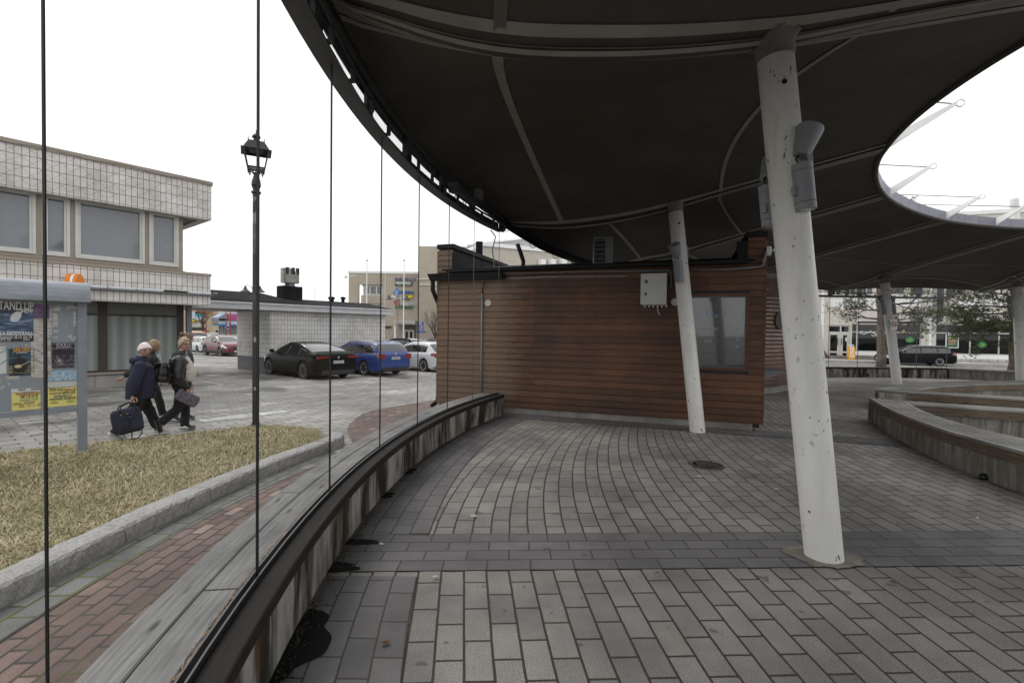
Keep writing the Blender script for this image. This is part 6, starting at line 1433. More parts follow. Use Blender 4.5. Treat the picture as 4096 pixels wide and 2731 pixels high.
def car(label, loc, heading, sp, paint_m, group='cars parked in the square'):
    """heading = angle of the nose. sp holds the side profile of the type; x runs from the tail (0) to the nose (L)"""
    Ln, W, H, wb, ro, r = sp['L'], sp['W'], sp['H'], sp['wb'], sp['ro'], sp['r']
    g = root('parked_car', label, 'car', loc, heading, group)
    cx = Ln / 2
    top = sp['top']; belt = sp['belt']; tx = [p[0] for p in top]; tzv = [p[1] for p in top]; bx = [p[0] for p in belt]; bz = [p[1] for p in belt]
    def smooth_i(x, X_, Y_):    # smoothed interpolation
        h = .07; return sum(float(np.interp(x + d, X_, Y_)) * w_ for d, w_ in ((-h, .25), (0, .5), (h, .25)))
    xr, xf = ro, ro + wb; ra = r + .055
    def arch(x):
        z = 0
        for xc in (xr, xf):
            d = abs(x - xc)
            if d < ra: z = max(z, r * .96 + math.sqrt(ra * ra - d * d))
        return z
    zb0 = sp.get('zb', .20)
    st = sorted(set([0, .02, .05, .10, .17, .26] + [Ln - q for q in (0, .02, .05, .10, .17, .26, .38)] + [round(float(q), 3) for q in np.linspace(.3, Ln - .4, 40)] + [round(xc + d, 3) for xc in (xr, xf) for d in np.linspace(-ra - .001, ra + .001, 15)]))
    def hw(x):
        a = .86 + .14 * (1 - (max(0, .42 - x) / .42) ** 2.2) if x < .42 else 1
        b = .78 + .22 * (1 - (max(0, x - (Ln - .75)) / .75) ** 2.0) if x > Ln - .75 else 1
        return W / 2 * a * b
    roofw = sp.get('roofw', .70)
    NR = 15; V = []
    wsf, wsr = sp['ws']; rwf, rwr = sp['rw']                 # windscreen x-range (roof, cowl), rear window (bottom, roof)
    sgx = sp['side']                                         # side glass x-range
    for x in st:
        w_ = hw(x); zt_ = smooth_i(x, tx, tzv); zbt = min(float(np.interp(x, bx, bz)), zt_ - .005); cab = max(0, min(1, (zt_ - zbt) / (H - .9)))
        zb = zb0 + .12 * (max(0, .35 - x) / .35) ** 2 + .06 * (max(0, x - Ln + .5) / .5) ** 2
        wr = w_ * (.90 + (roofw - .90) * cab)
        mid = zb + (zbt - zb) * .55
        ring = [(w_ * .86, zb), (w_ * .965, zb + .04), (w_ * .99, zb + (mid - zb) * .5), (w_ * 1.0, mid), (w_ * .992, mid + (zbt - mid) * .55), (w_ * .965, zbt - .03), (w_ * .93, zbt)]
        az = arch(x)
        if az: ring = [(a, max(z, min(az + .012 * i, zbt - .05 + .006 * i))) if i < 5 else (a, z) for i, (a, z) in enumerate(ring)]
        zu = zt_ - .055 * cab - .02
        zu = max(zu, zbt + .002)
        for k in range(1, 5):
            f = k / 5; ring.append((w_ * .93 + (wr - w_ * .93) * (f ** 1.15), zbt + (zu - zbt) * f))
        ring.append((wr, zu)); ring.append((wr * .93, zt_ - .018 * (1 if cab > .1 else .6))); ring.append((wr * .62, zt_ - .003)); ring.append((0, zt_))
        V.append(ring)
    NR = len(V[0]); parts = {}
    def add(part, q):
        mb = parts.setdefault(part, MB()); mb.add(q, [tuple(range(len(q)))])
    def P(i, j, s): a, z = V[i][j]; return Vector((st[i] - cx, a * s, z))
    for i in range(len(st) - 1):
        xm = (st[i] + st[i + 1]) / 2
        for j in range(NR - 1):
            part = 'body'; zt_ = smooth_i(xm, tx, tzv); zbt = float(np.interp(xm, bx, bz))
            cabh = zt_ - zbt
            if 6 <= j < 11 and sgx[0] < xm < sgx[1] and cabh > .10:
                zq = (V[i][j][1] + V[i][j + 1][1]) / 2
                part = 'side_window'
                if any(abs(xm - p) < sp.get('pill', .05) for p in sp['pillars']): part = 'window_pillar'
                if j == 10: part = 'body'
            if j >= 11:
                if wsf < xm < wsr and j >= 11: part = 'windscreen'
                if rwf < xm < rwr and j >= 11: part = 'rear_window'
            if j <= 1 and sp.get('cladding'): part = 'sill_cladding'
            if j < 4 and part == 'body' and arch(st[i]) and sp.get('cladding') and V[i][j][1] < arch(xm) + .1: part = 'sill_cladding'
            if sp.get('tl') and xm < sp['tl'][0] and sp['tl'][1] < (V[i][j][1] + V[i][j + 1][1]) / 2 < sp['tl'][2] and 3 <= j <= (9 if sp['tl'][2] > .95 else 6): part = 'tail_lamp'
            if sp.get('hl') and xm > Ln - sp['hl'][0] and sp['hl'][1] < (V[i][j][1] + V[i][j + 1][1]) / 2 < sp['hl'][2] and 3 <= j <= 6: part = 'headlamp'
            for s in (1, -1):
                q = [P(i, j, s), P(i + 1, j, s), P(i + 1, j + 1, s), P(i, j + 1, s)]
                if s == -1: q = q[::-1]
                add(part + ('_left' if s == 1 else '_right') if part in ('tail_lamp', 'headlamp', 'side_window', 'window_trim', 'sill_cladding', 'window_pillar') else part, q)
    for i in (0, len(st) - 1):
        for j in range(NR - 1):
            q = [P(i, j, 1), P(i, j + 1, 1), P(i, j + 1, -1), P(i, j, -1)]
            if i: q = q[::-1]
            add('body', q)
    mm = {'body': paint_m, 'side_window': m_cg, 'windscreen': m_cg, 'rear_window': m_cg, 'window_pillar': m_trim, 'window_trim': m_chrome, 'sill_cladding': m_trim, 'tail_lamp': m_tail, 'headlamp': m_head}
    for k, mb in parts.items():
        kk = k.replace('_left', '').replace('_right', ''); o = build(kk, mb, mm[kk], g, smooth=kk in ('body', 'windscreen', 'rear_window'), local=True, weld=True)
        if kk == 'body':
            e = o.modifiers.new('e', 'EDGE_SPLIT'); e.split_angle = R(42)
    mb = MB(); mb.box((0, 0, .42), (Ln - .3, W - .42, .46)); build('light_block_box', mb, m_trim, g, local=True)  # dark box added inside the shell to block light, keeps wheel arches dark
    tw_ = W / 2 - .115
    for xc in (xr, xf):
        for s in (1, -1): wheel(g, xc - cx, s * tw_, r, .21, s, sp.get('rim', m_rim), sp.get('spokes', 5), sp.get('style', 0))
    # tail: lamps across the cap, plate, bumper insert, handle, badge
    zc = sp['plz']; mb = MB(); mb.box((-cx - .012, 0, zc), (.012, .46, .105)); pl_ = build('number_plate', mb, m_plate, g, local=True)
    if sp.get('plate'):
        text_local(g, pl_, sp['plate'], Vector((-cx - .02, .17, zc - .032)), Vector((0, -1, 0)), .092, .36)
        mb = MB(); mb.box((-cx - .0195, .207, zc), (.002, .035, .095)); build('plate_band', mb, m_eub, pl_, local=True)
    if sp.get('tlbox'):
        y0, y1, z0, z1 = sp['tlbox']
        for s in (1, -1): mb = MB(); mb.prism([Vector((-cx - .012, s * y0, z0 + .02)), Vector((-cx - .012, s * y0, z1)), Vector((-cx - .002, s * y1, z1)), Vector((-cx - .002, s * y1, z0))], (.03, 0, 0)); build('tail_lamp', mb, m_tail, g, local=True)
    mb = MB(); mb.box((-cx + .01, 0, zb0 + .13), (.05, W * .74, .15)); build('rear_diffuser', mb, m_trim, g, local=True)
    mb = MB(); mb.lathe([(.045, 0), (.045, .012), (0, .014)], Vector((-cx - .004, 0, sp.get('badge', zc + .22))), (-1, 0, 0), 18); build('badge', mb, m_chrome, g, local=True)
    # nose: grille, plate, lamps
    zg = sp.get('grz', .55); mb = MB(); mb.box((cx + .002, 0, zg), (.02, W * .42, .16)); build('grille', mb, m_trim, g, local=True); mb = MB(); mb.box((cx + .002, 0, .30), (.02, W * .6, .14)); build('lower_grille', mb, m_trim, g, local=True)
    mb = MB(); mb.box((cx + .018, 0, .42), (.012, .46, .10)); p2 = build('number_plate', mb, m_plate, g, local=True)
    # mirrors, handles, door seams, rails
    for s in (1, -1):
        xm_ = sgx[1] - .12 - cx; zm = float(np.interp(sgx[1], bx, bz)) + .12
        mb = MB(); mb.ell(Vector((xm_, s * (W / 2 + .10), zm)), (.06, .11, .07), 14, 8); mi = build('wing_mirror', mb, sp.get('mirror', paint_m), g, local=True, smooth=True)
        mb = MB(); mb.box((xm_, s * (W / 2 - .0), zm - .05), (.07, .14, .03)); build('mirror_foot', mb, m_trim, mi, local=True)
        for xh in sp['handles']: 
            zz = float(np.interp(xh, bx, bz)) - .10; mb = MB(); mb.box((xh - cx, s * (hw(xh) + .004), zz), (.17, .03, .025)); build('door_handle', mb, sp.get('handle_m', paint_m), g, local=True)
        for xd in sp['doors']:
            zq = float(np.interp(xd, bx, bz)); mb = MB()
            mb.tube([Vector((xd - cx, s * (hw(xd) * .99 + .001), zb0 + .10)), Vector((xd - cx, s * (hw(xd) + .0015), zb0 + .10 + (zq - zb0) * .5)), Vector((xd - cx, s * (hw(xd) * .965 + .002), zq - .03)), Vector((xd - cx, s * (hw(xd) * .93 + .002), zq))], .004, 4); build('door_gap', mb, m_trim, g, local=True)
        if sp.get('chrome'):
            for top_ in (0, 1):
                pts = []
                for x in np.linspace(sgx[0] - .02, sgx[1], 24):
                    zq_ = smooth_i(x, tx, tzv); zb_q = min(float(np.interp(x, bx, bz)), zq_); cb_ = max(0, min(1, (zq_ - zb_q) / (H - .9))); wy = hw(x) * .93; wr_ = hw(x) * (.90 + (roofw - .90) * cb_)
                    pts.append(Vector((x - cx, s * ((wr_ if top_ else wy) + .008), (zq_ - .055 * cb_ - .02) if top_ else zb_q + .01)))
                mb = MB(); mb.tube(pts, .013, 5); build('window_trim', mb, m_chrome, g, local=True)
        if sp.get('rails'):
            x0, x1 = sp['rails']; pts = []
            for k in range(13):
                x = x0 + (x1 - x0) * k / 12; lift = .045 * min(1, min(k, 12 - k) / 1.5); pts.append(Vector((x - cx, s * W / 2 * roofw * .97, smooth_i(x, tx, tzv) - .03 + lift)))
            mb = MB(); mb.tube(pts, .014, 6); build('roof_rail', mb, sp.get('rail_m', m_chrome), g, local=True)
    if sp.get('wiper'): mb = MB(); mb.box((sp['wiper'][0] - cx, -.15, sp['wiper'][1]), (.02, .5, .02)); build('rear_wiper', mb, m_trim, g, local=True)
    if sp.get('hook'): mb = MB(); mb.tube([Vector((-cx + .05, 0, .32)), Vector((-cx - .09, 0, .30)), Vector((-cx - .12, 0, .40))], .018, 8); mb.ell(Vector((-cx - .12, 0, .42)), (.025, .025, .025)); build('tow_hook', mb, m_trim, g, local=True)
    return g
def text_local(g, parent, body, o, u, size, fit):
    Wm = WM[g.name]; uw = Wm.to_3x3() @ u; ow = Wm @ o; return text('plate_number', body, m_dark, ow, uw, size, parent, ext=.001, fit=fit, bold=.002)
h2 = math.atan2(D2.y, D2.x)
def place(rl, sp, hd):    # from the ground point of the rear left wheel
    f = Vector((math.cos(hd), math.sin(hd), 0)); l = Vector((-f.y, f.x, 0)); c = Vector((rl[0], rl[1], 0)) - l * (sp['W'] / 2 - .1) + f * (sp['L'] / 2 - sp['ro']); return (c.x, c.y, gz(c.y))
sal = dict(L=4.78, W=1.85, H=1.44, wb=2.86, ro=1.02, r=.345, zb=.19, roofw=.66, top=[(0, .90), (.02, 1.02), (.12, 1.06), (.5, 1.10), (.95, 1.24), (1.5, 1.38), (2.1, 1.44), (2.6, 1.43), (3.05, 1.30), (3.62, 1.02), (3.9, .97), (4.4, .86), (4.68, .72), (4.78, .58)],
    belt=[(0, .86), (.15, 1.0), (.7, 1.0), (1.5, .99), (3.5, .93), (4.3, .82), (4.78, .55)], ws=(2.75, 3.62), rw=(.48, 1.62), side=(.98, 3.45), pillars=[1.42, 2.35], pill=.045, handles=[1.75, 2.72], doors=[1.30, 2.36, 3.42], tl=None, tlbox=(.40, .88, .84, .925), hl=(.55, .62, .76), plz=.70, badge=.88, plate='KUS-250', style=1, rim=flat('rim_dark_polished', (.22, .22, .23), .3, .3), grz=.58, mirror=None)
sal['mirror'] = paint('car_dark_green', (.007, .010, .009)); 
est = dict(L=4.69, W=1.82, H=1.47, wb=2.69, ro=1.05, r=.325, zb=.19, roofw=.72, top=[(0, .88), (.02, 1.00), (.10, 1.06), (.22, 1.22), (.42, 1.40), (.8, 1.46), (1.8, 1.48), (2.5, 1.45), (2.85, 1.36), (3.5, 1.02), (3.9, .96), (4.4, .84), (4.6, .72), (4.69, .58)],
    belt=[(0, .86), (.15, .98), (1.5, .97), (3.4, .92), (4.2, .82), (4.69, .55)], ws=(2.6, 3.5), rw=(.10, .44), side=(.42, 3.32), pillars=[1.18, 2.12], pill=.05, handles=[1.72, 2.62], doors=[1.20, 2.18, 3.28], tl=(.17, .72, .98), tlbox=(.55, .84, .74, .96), hl=(.5, .60, .74), plz=.78, badge=.95, plate='YKA-896', rails=(.45, 2.7), chrome=True, wiper=(.13, 1.08), hook=True, spokes=5, style=2)
hat = dict(L=4.25, W=1.75, H=1.46, wb=2.61, ro=.80, r=.315, zb=.19, roofw=.70, top=[(0, .80), (.02, .98), (.10, 1.02), (.30, 1.22), (.58, 1.40), (1.1, 1.46), (1.9, 1.46), (2.4, 1.36), (3.1, 1.02), (3.5, .96), (3.95, .84), (4.15, .70), (4.25, .56)],
    belt=[(0, .78), (.12, .96), (1.2, .95), (3.0, .90), (3.8, .80), (4.25, .53)], ws=(2.25, 3.1), rw=(.12, .55), side=(.62, 2.95), pillars=[.98, 1.85], pill=.06, handles=[1.25, 2.15], doors=[.95, 1.86, 2.92], tl=(.22, .74, .93), tlbox=(.50, .80, .75, .93), hl=(.5, .58, .74), plz=.62, plate=None, spokes=7, style=2, wiper=(.16, 1.08), rim=m_rim)
suv = dict(L=4.33, W=1.78, H=1.61, wb=2.63, ro=.80, r=.345, zb=.24, roofw=.72, top=[(0, .95), (.02, 1.10), (.12, 1.16), (.35, 1.38), (.6, 1.52), (1.2, 1.60), (1.9, 1.60), (2.4, 1.50), (3.1, 1.16), (3.3, 1.10), (3.95, .98), (4.22, .84), (4.33, .66)],
    belt=[(0, .92), (.12, 1.10), (.8, 1.12), (2.9, 1.0), (3.8, .92), (4.33, .62)], ws=(2.3, 3.12), rw=(.14, .55), side=(.58, 2.95), pillars=[.95, 1.88], pill=.05, handles=[1.3, 2.2], doors=[.95, 1.88, 2.95], tl=(.25, .86, 1.08), tlbox=None, hl=(.75, .70, .92), plz=.82, plate=None, cladding=True, spokes=5, style=1, grz=.68)
P_bmw = sal['mirror']; P_sk = paint('car_blue', (.016, .050, .21), .35); P_wh = paint('car_white', (.62, .63, .64), 0); P_red = paint('car_dark_red', (.13, .008, .018), .2); P_blk = paint('car_black', (.010, .010, .013), .1); P_mar = paint('car_maroon', (.055, .03, .035), .2); P_or = paint('car_orange', (.55, .18, .04), 0); P_gry = paint('car_pale', (.45, .46, .47), .2)
car('dark green saloon with sloping roof parked leftmost by the tiled block', place((-8.02, 19.15), sal, h2), h2, sal, P_bmw)
car('blue estate with roof rails parked beside the dark green saloon', place((-6.33, 21.35), est, h2), h2, est, P_sk)
car('white hatchback parked at the kiosk corner, next to the blue estate', place((-4.22, 23.9), hat, h2), h2, hat, P_wh)
hs_ = math.atan2(-.60, .80)
suv2 = dict(suv); 
w_f = Vector((-.588 * 37.6, 37.6, 0)); f_ = Vector((math.cos(hs_), math.sin(hs_), 0)); r_ = Vector((f_.y, -f_.x, 0)); c = w_f - r_ * (suv['W'] / 2 - .1) - f_ * (suv['L'] / 2 - (suv['L'] - suv['wb'] - suv['ro']))
g = car('dark red crossover seen through the passage, nose to the right', (c.x, c.y, gz(c.y) - .02), hs_, suv2, P_red)
vol = dict(est); vol.update(plate=None, tl=(.22, .78, 1.36), tlbox=None, H=1.52, rails=(.5, 2.7), hook=False)
f_ = Vector((math.cos(h2), math.sin(h2), 0)); p_ = Vector((-.6345 * 43.2, 43.2, 0)); car('white estate with tall red tail lamps behind the dark red crossover', place((p_.x, p_.y), vol, h2 + .0), h2, vol, P_wh)
vn = dict(suv); vn.update(cladding=False); 
for lab, px_, Y, hd, sp_, pm in [('orange van half hidden by the passers-by at the building corner', 768, 50, h2, dict(vn, H=1.9, top=[(a, z * 1.18) for a, z in suv['top']], belt=[(a, z * 1.1) for a, z in suv['belt']]), P_or), ('white car roof showing above the white estate through the passage', 812, 62, h2 + .5, hat, P_wh), ('pale car beyond the dark red crossover, left of the tiled block', 925, 62, 0.2, hat, P_gry),
        ('black car behind the blue estate', 1568, 44, h2 + .9, hat, P_blk), ('white saloon in the second row, right of the black car', 1640, 50, h2 + 1.0, sal, P_wh), ('maroon car in the second row near the bare tree', 1722, 52, h2 + .5, hat, P_mar)]:
    p_ = atY(px_, 1330, Y); sp_ = dict(sp_); sp_['plate'] = None; sp_['mirror'] = pm; car(lab, (p_.x, p_.y, gz(p_.y) + .05), hd, sp_, pm)
# black estate on the street to the right
mer = dict(est); mer.update(L=4.62, W=1.80, H=1.50, plate=None, chrome=True, spokes=5, style=1, rails=(.45, 2.6), tl=(.30, .76, .98), tlbox=None)
q = BR.pt(0, -.64, 5.6); a_ = Pl((q.x, q.y), (BR.d.x, BR.d.y)); s_, _z = a_.px(3655, 1440); c = a_.pt(s_, -.64)
car('black estate with chrome window line parked in the street behind the far glass screen', (c.x, c.y, -.64), math.atan2(-BR.d.y, -BR.d.x), mer, P_blk, 'cars parked in the street')
# ------------------------------------------------------------------ people
from mathutils import noise as mnoise
m_skin = mat('skin', (.42, .25, .19), .5, .10, 20, 80, .05); m_eye = flat('eye_dark', (.02, .018, .016), .2); m_lip = flat('lips', (.26, .09, .08), .5)
def skinmesh(nodes, edges, rootn, sub=2):
    me = bpy.data.meshes.new('tmp'); names = list(nodes); me.from_pydata([nodes[k][0] for k in names], [(names.index(a), names.index(b)) for a, b in edges], []); o = bpy.data.objects.new('tmp', me); COL.objects.link(o)
    md = o.modifiers.new('s', 'SKIN'); md.use_smooth_shade = True; md.branch_smoothing = .4
    for i, k in enumerate(names):
        r_ = nodes[k][1]; me.skin_vertices[0].data[i].radius = (r_, r_) if not hasattr(r_, '__len__') else r_; me.skin_vertices[0].data[i].use_root = (k == rootn)
    sb_ = o.modifiers.new('u', 'SUBSURF'); sb_.levels = sub; sb_.render_levels = sub
    bpy.context.view_layer.update(); ev = o.evaluated_get(bpy.context.evaluated_depsgraph_get()); m2 = ev.to_mesh(); V = [v.co.copy() for v in m2.vertices]; F_ = [tuple(p.vertices) for p in m2.polygons]; ev.to_mesh_clear()
    bpy.data.objects.remove(o); bpy.data.meshes.remove(me); mb = MB(); mb.v = V; mb.f = F_; return mb
def wrinkle(mb, amp, sc, zs=1.0, seed=0):
    n = len(mb.v); nm = [Vector((0, 0, 0)) for _ in range(n)]
    for f in mb.f:
        a, b, c = mb.v[f[0]], mb.v[f[1]], mb.v[f[2]]; q = (b - a).cross(c - a)
        for i in f: nm[i] += q
    for i in range(n):
        if nm[i].length > 0: p = mb.v[i]; mb.v[i] = p + nm[i].normalized() * amp * (1 - abs(mnoise.noise(Vector((p.x * sc, p.y * sc, p.z * sc * zs + seed)))) * 3)
    return mb
def head(c, yaw, pitch=0, sc=1.0):
    """head with brow, nose, lips, chin and ears; looks along +x before turning"""
    mb = MB(); rot = Matrix.Rotation(yaw, 3, 'Z') @ Matrix.Rotation(pitch, 3, 'Y'); nu, nv = 32, 24
    for j in range(nv + 1):
        a = math.pi * j / nv; z = math.cos(a)
        for i in range(nu):
            t = 2 * math.pi * i / nu; x, y = math.cos(t) * math.sin(a), math.sin(t) * math.sin(a)
            rx, ry, rz_ = .098, .077, .118
            if z < 0: k = 1 - .22 * (-z) ** 1.3; ry *= k; rx *= (1 - .10 * (-z)) 
            p = Vector((x * rx, y * ry, z * rz_))
            if x > 0:
                g = lambda y0, z0, sy, sz: math.exp(-((p.y - y0) / sy) ** 2 - ((p.z - z0) / sz) ** 2)
                p.x += .026 * g(0, -.018, .013, .020) + .012 * g(0, .008, .010, .022) + .008 * g(0, -.060, .024, .010) + .009 * g(0, -.095, .025, .016) + .006 * g(0, .035, .05, .012)
                p.x -= .012 * (g(.032, .012, .016, .012) + g(-.032, .012, .016, .012)); p.x -= .006 * g(0, -.046, .02, .006)
                p.x += .004 * (g(.04, -.03, .02, .02) + g(-.04, -.03, .02, .02))
            mb.v.append(p)
    for j in range(nv):
        for i in range(nu): mb.f.append((j * nu + i, (j + 1) * nu + i, (j + 1) * nu + (i + 1) % nu, j * nu + (i + 1) % nu))
    for s in (1, -1): mb.ell(Vector((-.008, s * .078, -.004)), (.022, .010, .034), 10, 7)
    mb.v = [rot @ (p * sc) + Vector(c) for p in mb.v]
    loc = lambda q: rot @ (Vector(q) * sc) + Vector(c)
    return mb, loc, rot
def hand(mb, wrist, d, side, grip=False, sc=1.0):
    """palm + four bent fingers + thumb, joined to the wrist; d = direction of the forearm"""
    d = Vector(d).normalized(); s = Vector(side); s = (s - d * s.dot(d)).normalized(); n = d.cross(s); W = Vector(wrist)
    nodes = {'w': (W, .026 * sc), 'p': (W + d * .045 * sc, (.036 * sc, .018 * sc)), 'k': (W + d * .085 * sc, (.036 * sc, .014 * sc))}; e = [('w', 'p'), ('p', 'k')]
    P_ = skinmesh(nodes, e, 'w', 1); mb.add(P_.v, P_.f)
    for i in range(4):
        o = W + d * .085 * sc + s * (.027 - .018 * i) * sc; L_ = (.066, .074, .070, .055)[i] * sc; b = 1.15 if grip else .35; pts = [o - d * .02 * sc, o]; dd = d.copy()
        for k in range(3): dd = (dd * math.cos(b) + n * math.sin(b)).normalized(); pts.append(pts[-1] + dd * L_ * (.42, .32, .26)[k])
        mb.tube(pts, [.0085 * sc, .0085 * sc, .008 * sc, .0075 * sc, .006 * sc], 7)
    o = W + d * .03 * sc + s * .03 * sc; mb.tube([o, o + (s * .8 + d * .6) * .03 * sc, o + (s * .6 + d * .9) * .055 * sc + n * .02 * sc, o + (d * .9 + s * .2) * .08 * sc + n * .035 * sc], [.012 * sc, .0105 * sc, .009 * sc, .007 * sc], 7)
def shoe(par, ankle, toe, m, m_sole, hgt=.09, boot=False):
    a = Vector(ankle); t = Vector(toe); d = (t - a).normalized(); heel = a - Vector((d.x, 0, d.z)).normalized() * .055
    dn = Vector((0, 0, -1)); dn = (dn - d * dn.dot(d)).normalized(); q = a + dn * .05; hl = q - d * .06; tl = t
    nodes = {'a': (a + Vector((0, 0, .05 if boot else .01)) , (.045, .045)), 'h': (hl - dn * .005, (.036, .034)), 'm': (q.lerp(tl, .45) - dn * .012, (.040, .032)), 't': (tl - dn * .002, (.034, .022))}
    s_ = skinmesh(nodes, [('a', 'h'), ('a', 'm'), ('m', 't')], 'a', 2); o = build('shoe', s_, m, par, local=True, smooth=True)
    mb = MB(); side = d.cross(dn).normalized(); pts = []
    for k in range(16):
        u = k / 16 * 6.283; f = .5 + .5 * math.cos(u); c = hl.lerp(tl, f * 1.1 - .05) + dn * .028; pts.append(c + side * math.sin(u) * .040)
    mb.prism(pts, dn * .014); build('sole', mb, m_sole, o, local=True); return o
def smoothpath(P_, R_, n=5):
    out = []; ro = []; m = len(P_)
    for i in range(m - 1):
        p0, p1, p2, p3 = P_[max(0, i - 1)], P_[i], P_[i + 1], P_[min(m - 1, i + 2)]
        for k in range(n):
            t = k / n; out.append(.5 * ((2 * p1) + (p2 - p0) * t + (2 * p0 - 5 * p1 + 4 * p2 - p3) * t * t + (3 * p1 - p0 - 3 * p2 + p3) * t ** 3)); ro.append(R_[i] + (R_[i + 1] - R_[i]) * (t * t * (3 - 2 * t)))
    out.append(P_[-1]); ro.append(R_[-1]); return out, ro
def loft(mb, secs, seg=28, n=4):
    C_s = [s[0] for s in secs]; A_s = [s[1] for s in secs]; B_s = [s[2] for s in secs]
    P9, A9 = smoothpath(C_s, A_s, n); _, B9 = smoothpath(C_s, B_s, n); o = len(mb.v)
    for c, a, b in zip(P9, A9, B9):
        for k in range(seg):
            t = 2 * math.pi * k / seg; mb.v.append(c + Vector((math.cos(t) * a, math.sin(t) * b, 0)))
    for i in range(len(P9) - 1):
        for k in range(seg): mb.f.append((o + i * seg + k, o + i * seg + (k + 1) % seg, o + (i + 1) * seg + (k + 1) % seg, o + (i + 1) * seg + k))
    mb.f.append(tuple(o + k for k in range(seg))[::-1]); mb.f.append(tuple(o + (len(P9) - 1) * seg + k for k in range(seg))); return mb
def person(label, loc, hd, S):
    g = root('person', label, 'person', loc, hd, 'people walking past outside the glass')
    J = {k: Vector(v) for k, v in S['J'].items()}
    hm, hl, rot = head(J['head'], S['yaw'], S.get('pitch', 0), S.get('hs', 1.0))
    nodes = {'pel': (J['pel'], .09), 'che': (J['che'], .09), 'nek': (J['nek'], .055), 'hb': (J['nek'].lerp(J['head'], .7), .05)}; ed = [('pel', 'che'), ('che', 'nek'), ('nek', 'hb')]
    for s in 'RL':
        nodes.update({'sh' + s: (J['sh' + s], .05), 'el' + s: (J['el' + s], .040), 'wr' + s: (J['wr' + s], .026), 'hi' + s: (J['hi' + s], .07), 'kn' + s: (J['kn' + s], .055), 'an' + s: (J['an' + s], .038)})
        ed += [('che', 'sh' + s), ('sh' + s, 'el' + s), ('el' + s, 'wr' + s), ('pel', 'hi' + s), ('hi' + s, 'kn' + s), ('kn' + s, 'an' + s)]
    body = skinmesh(nodes, ed, 'pel', 1); body.add(hm.v, hm.f)
    for s in 'RL': hand(body, J['wr' + s], J['wr' + s] - J['el' + s], Vector((1, 0, 0)) if S.get('grip' + s) else Vector((.9, 0, -.2)), S.get('grip' + s, False))
    b_o = build('body', body, m_skin, g, local=True, smooth=True)
    # face
    if S.get('face', True):
        mb = MB()
        for s in (1, -1): mb.ell(hl((.083, s * .031, .012)), (.010, .013, .008), 8, 6, rot)
        build('eyes', mb, m_eye, g, local=True)
        mb = MB(); mb.ell(hl((.098, 0, -.052)), (.008, .024, .006), 10, 6, rot); build('mouth', mb, m_lip, g, local=True)
        mb = MB()
        for s in (1, -1): mb.tube([hl((.098, s * .014, .030)), hl((.099, s * .032, .035)), hl((.088, s * .050, .029))], .0035, 5)
        build('eyebrows', mb, S['hairm'], g, local=True)
    # trousers
    tr = S['tr']; tm = MB(); pc = J['pel']; hr_ = S.get('hipr', .15)
    loft(tm, [(pc + Vector((0, 0, .10)), hr_ * .85, hr_ * 1.0), (pc + Vector((0, 0, .03)), hr_ * .95, hr_ * 1.15), (pc + Vector((0, 0, -.05)), hr_ * .98, hr_ * 1.2), (pc + Vector((0, 0, -.13)), hr_ * .8, hr_ * 1.0), (pc + Vector((0, 0, -.19)), hr_ * .35, hr_ * .5)])
    for s in 'RL':
        a_ = J['an' + s]; k_ = J['kn' + s]; h_ = J['hi' + s]; th = S.get('thr', .115)
        P9, R9 = smoothpath([h_ + Vector((0, 0, .02)), h_.lerp(k_, .45), k_, k_.lerp(a_, .5), a_ + (k_ - a_).normalized() * .0], [th, th * .86, tr * 1.1, tr * 1.0, tr * .95]); tm.tube(P9, R9, 16)
    build('trousers', wrinkle(tm, .007, 11, .6, 2), S['trm'], g, local=True, smooth=True)
    _unused = {'pel': (J['pel'], S.get('hipr', .16))}; e2 = []; n2 = {}
    for s in '':
        a_ = J['an' + s]; k_ = J['kn' + s]; n2.update({'hi' + s: (J['hi' + s] + Vector((0, .0, -.03)), S.get('thr', .115)), 'mt' + s: (J['hi' + s].lerp(k_, .5), S.get('thr', .115) * .9), 'kn' + s: (k_, tr * 1.12), 'mc' + s: (k_.lerp(a_, .5), tr), 'an' + s: (a_ + (k_ - a_).normalized() * .03, tr * .88)}); e2 += [('pel', 'hi' + s), ('hi' + s, 'mt' + s), ('mt' + s, 'kn' + s), ('kn' + s, 'mc' + s), ('mc' + s, 'an' + s)]
    # jacket
    jr = S['jr']; n3 = {'hem': (J['pel'] + Vector(S.get('hemo', (0, 0, -.10))), jr[0]), 'wai': (J['pel'].lerp(J['che'], .45), jr[1]), 'che': (J['che'], jr[2]), 'yok': (J['nek'] + Vector((0, 0, -.05)), jr[3]), 'col': (J['nek'] + Vector((.0, 0, .02)), .075)}
    e3 = [('hem', 'wai'), ('wai', 'che'), ('che', 'yok'), ('yok', 'col')]
    for s in 'RL':
        w_ = J['wr' + s]; e_ = J['el' + s]; n3.update({'sh' + s: (J['sh' + s], S.get('slr', .085)), 'ua' + s: (J['sh' + s].lerp(e_, .5), S.get('slr', .085) * .9), 'el' + s: (e_, S.get('slr', .085) * .82), 'wr' + s: (w_ + (e_ - w_).normalized() * .03, S.get('slr', .085) * .58)}); e3 += [('yok', 'sh' + s), ('sh' + s, 'ua' + s), ('ua' + s, 'el' + s), ('el' + s, 'wr' + s)]
    jm = MB(); hemz = J['pel'] + Vector(S.get('hemo', (0, 0, -.10))); wd = S.get('wid', 1.0); ch_ = J['che']; nk_ = J['nek']
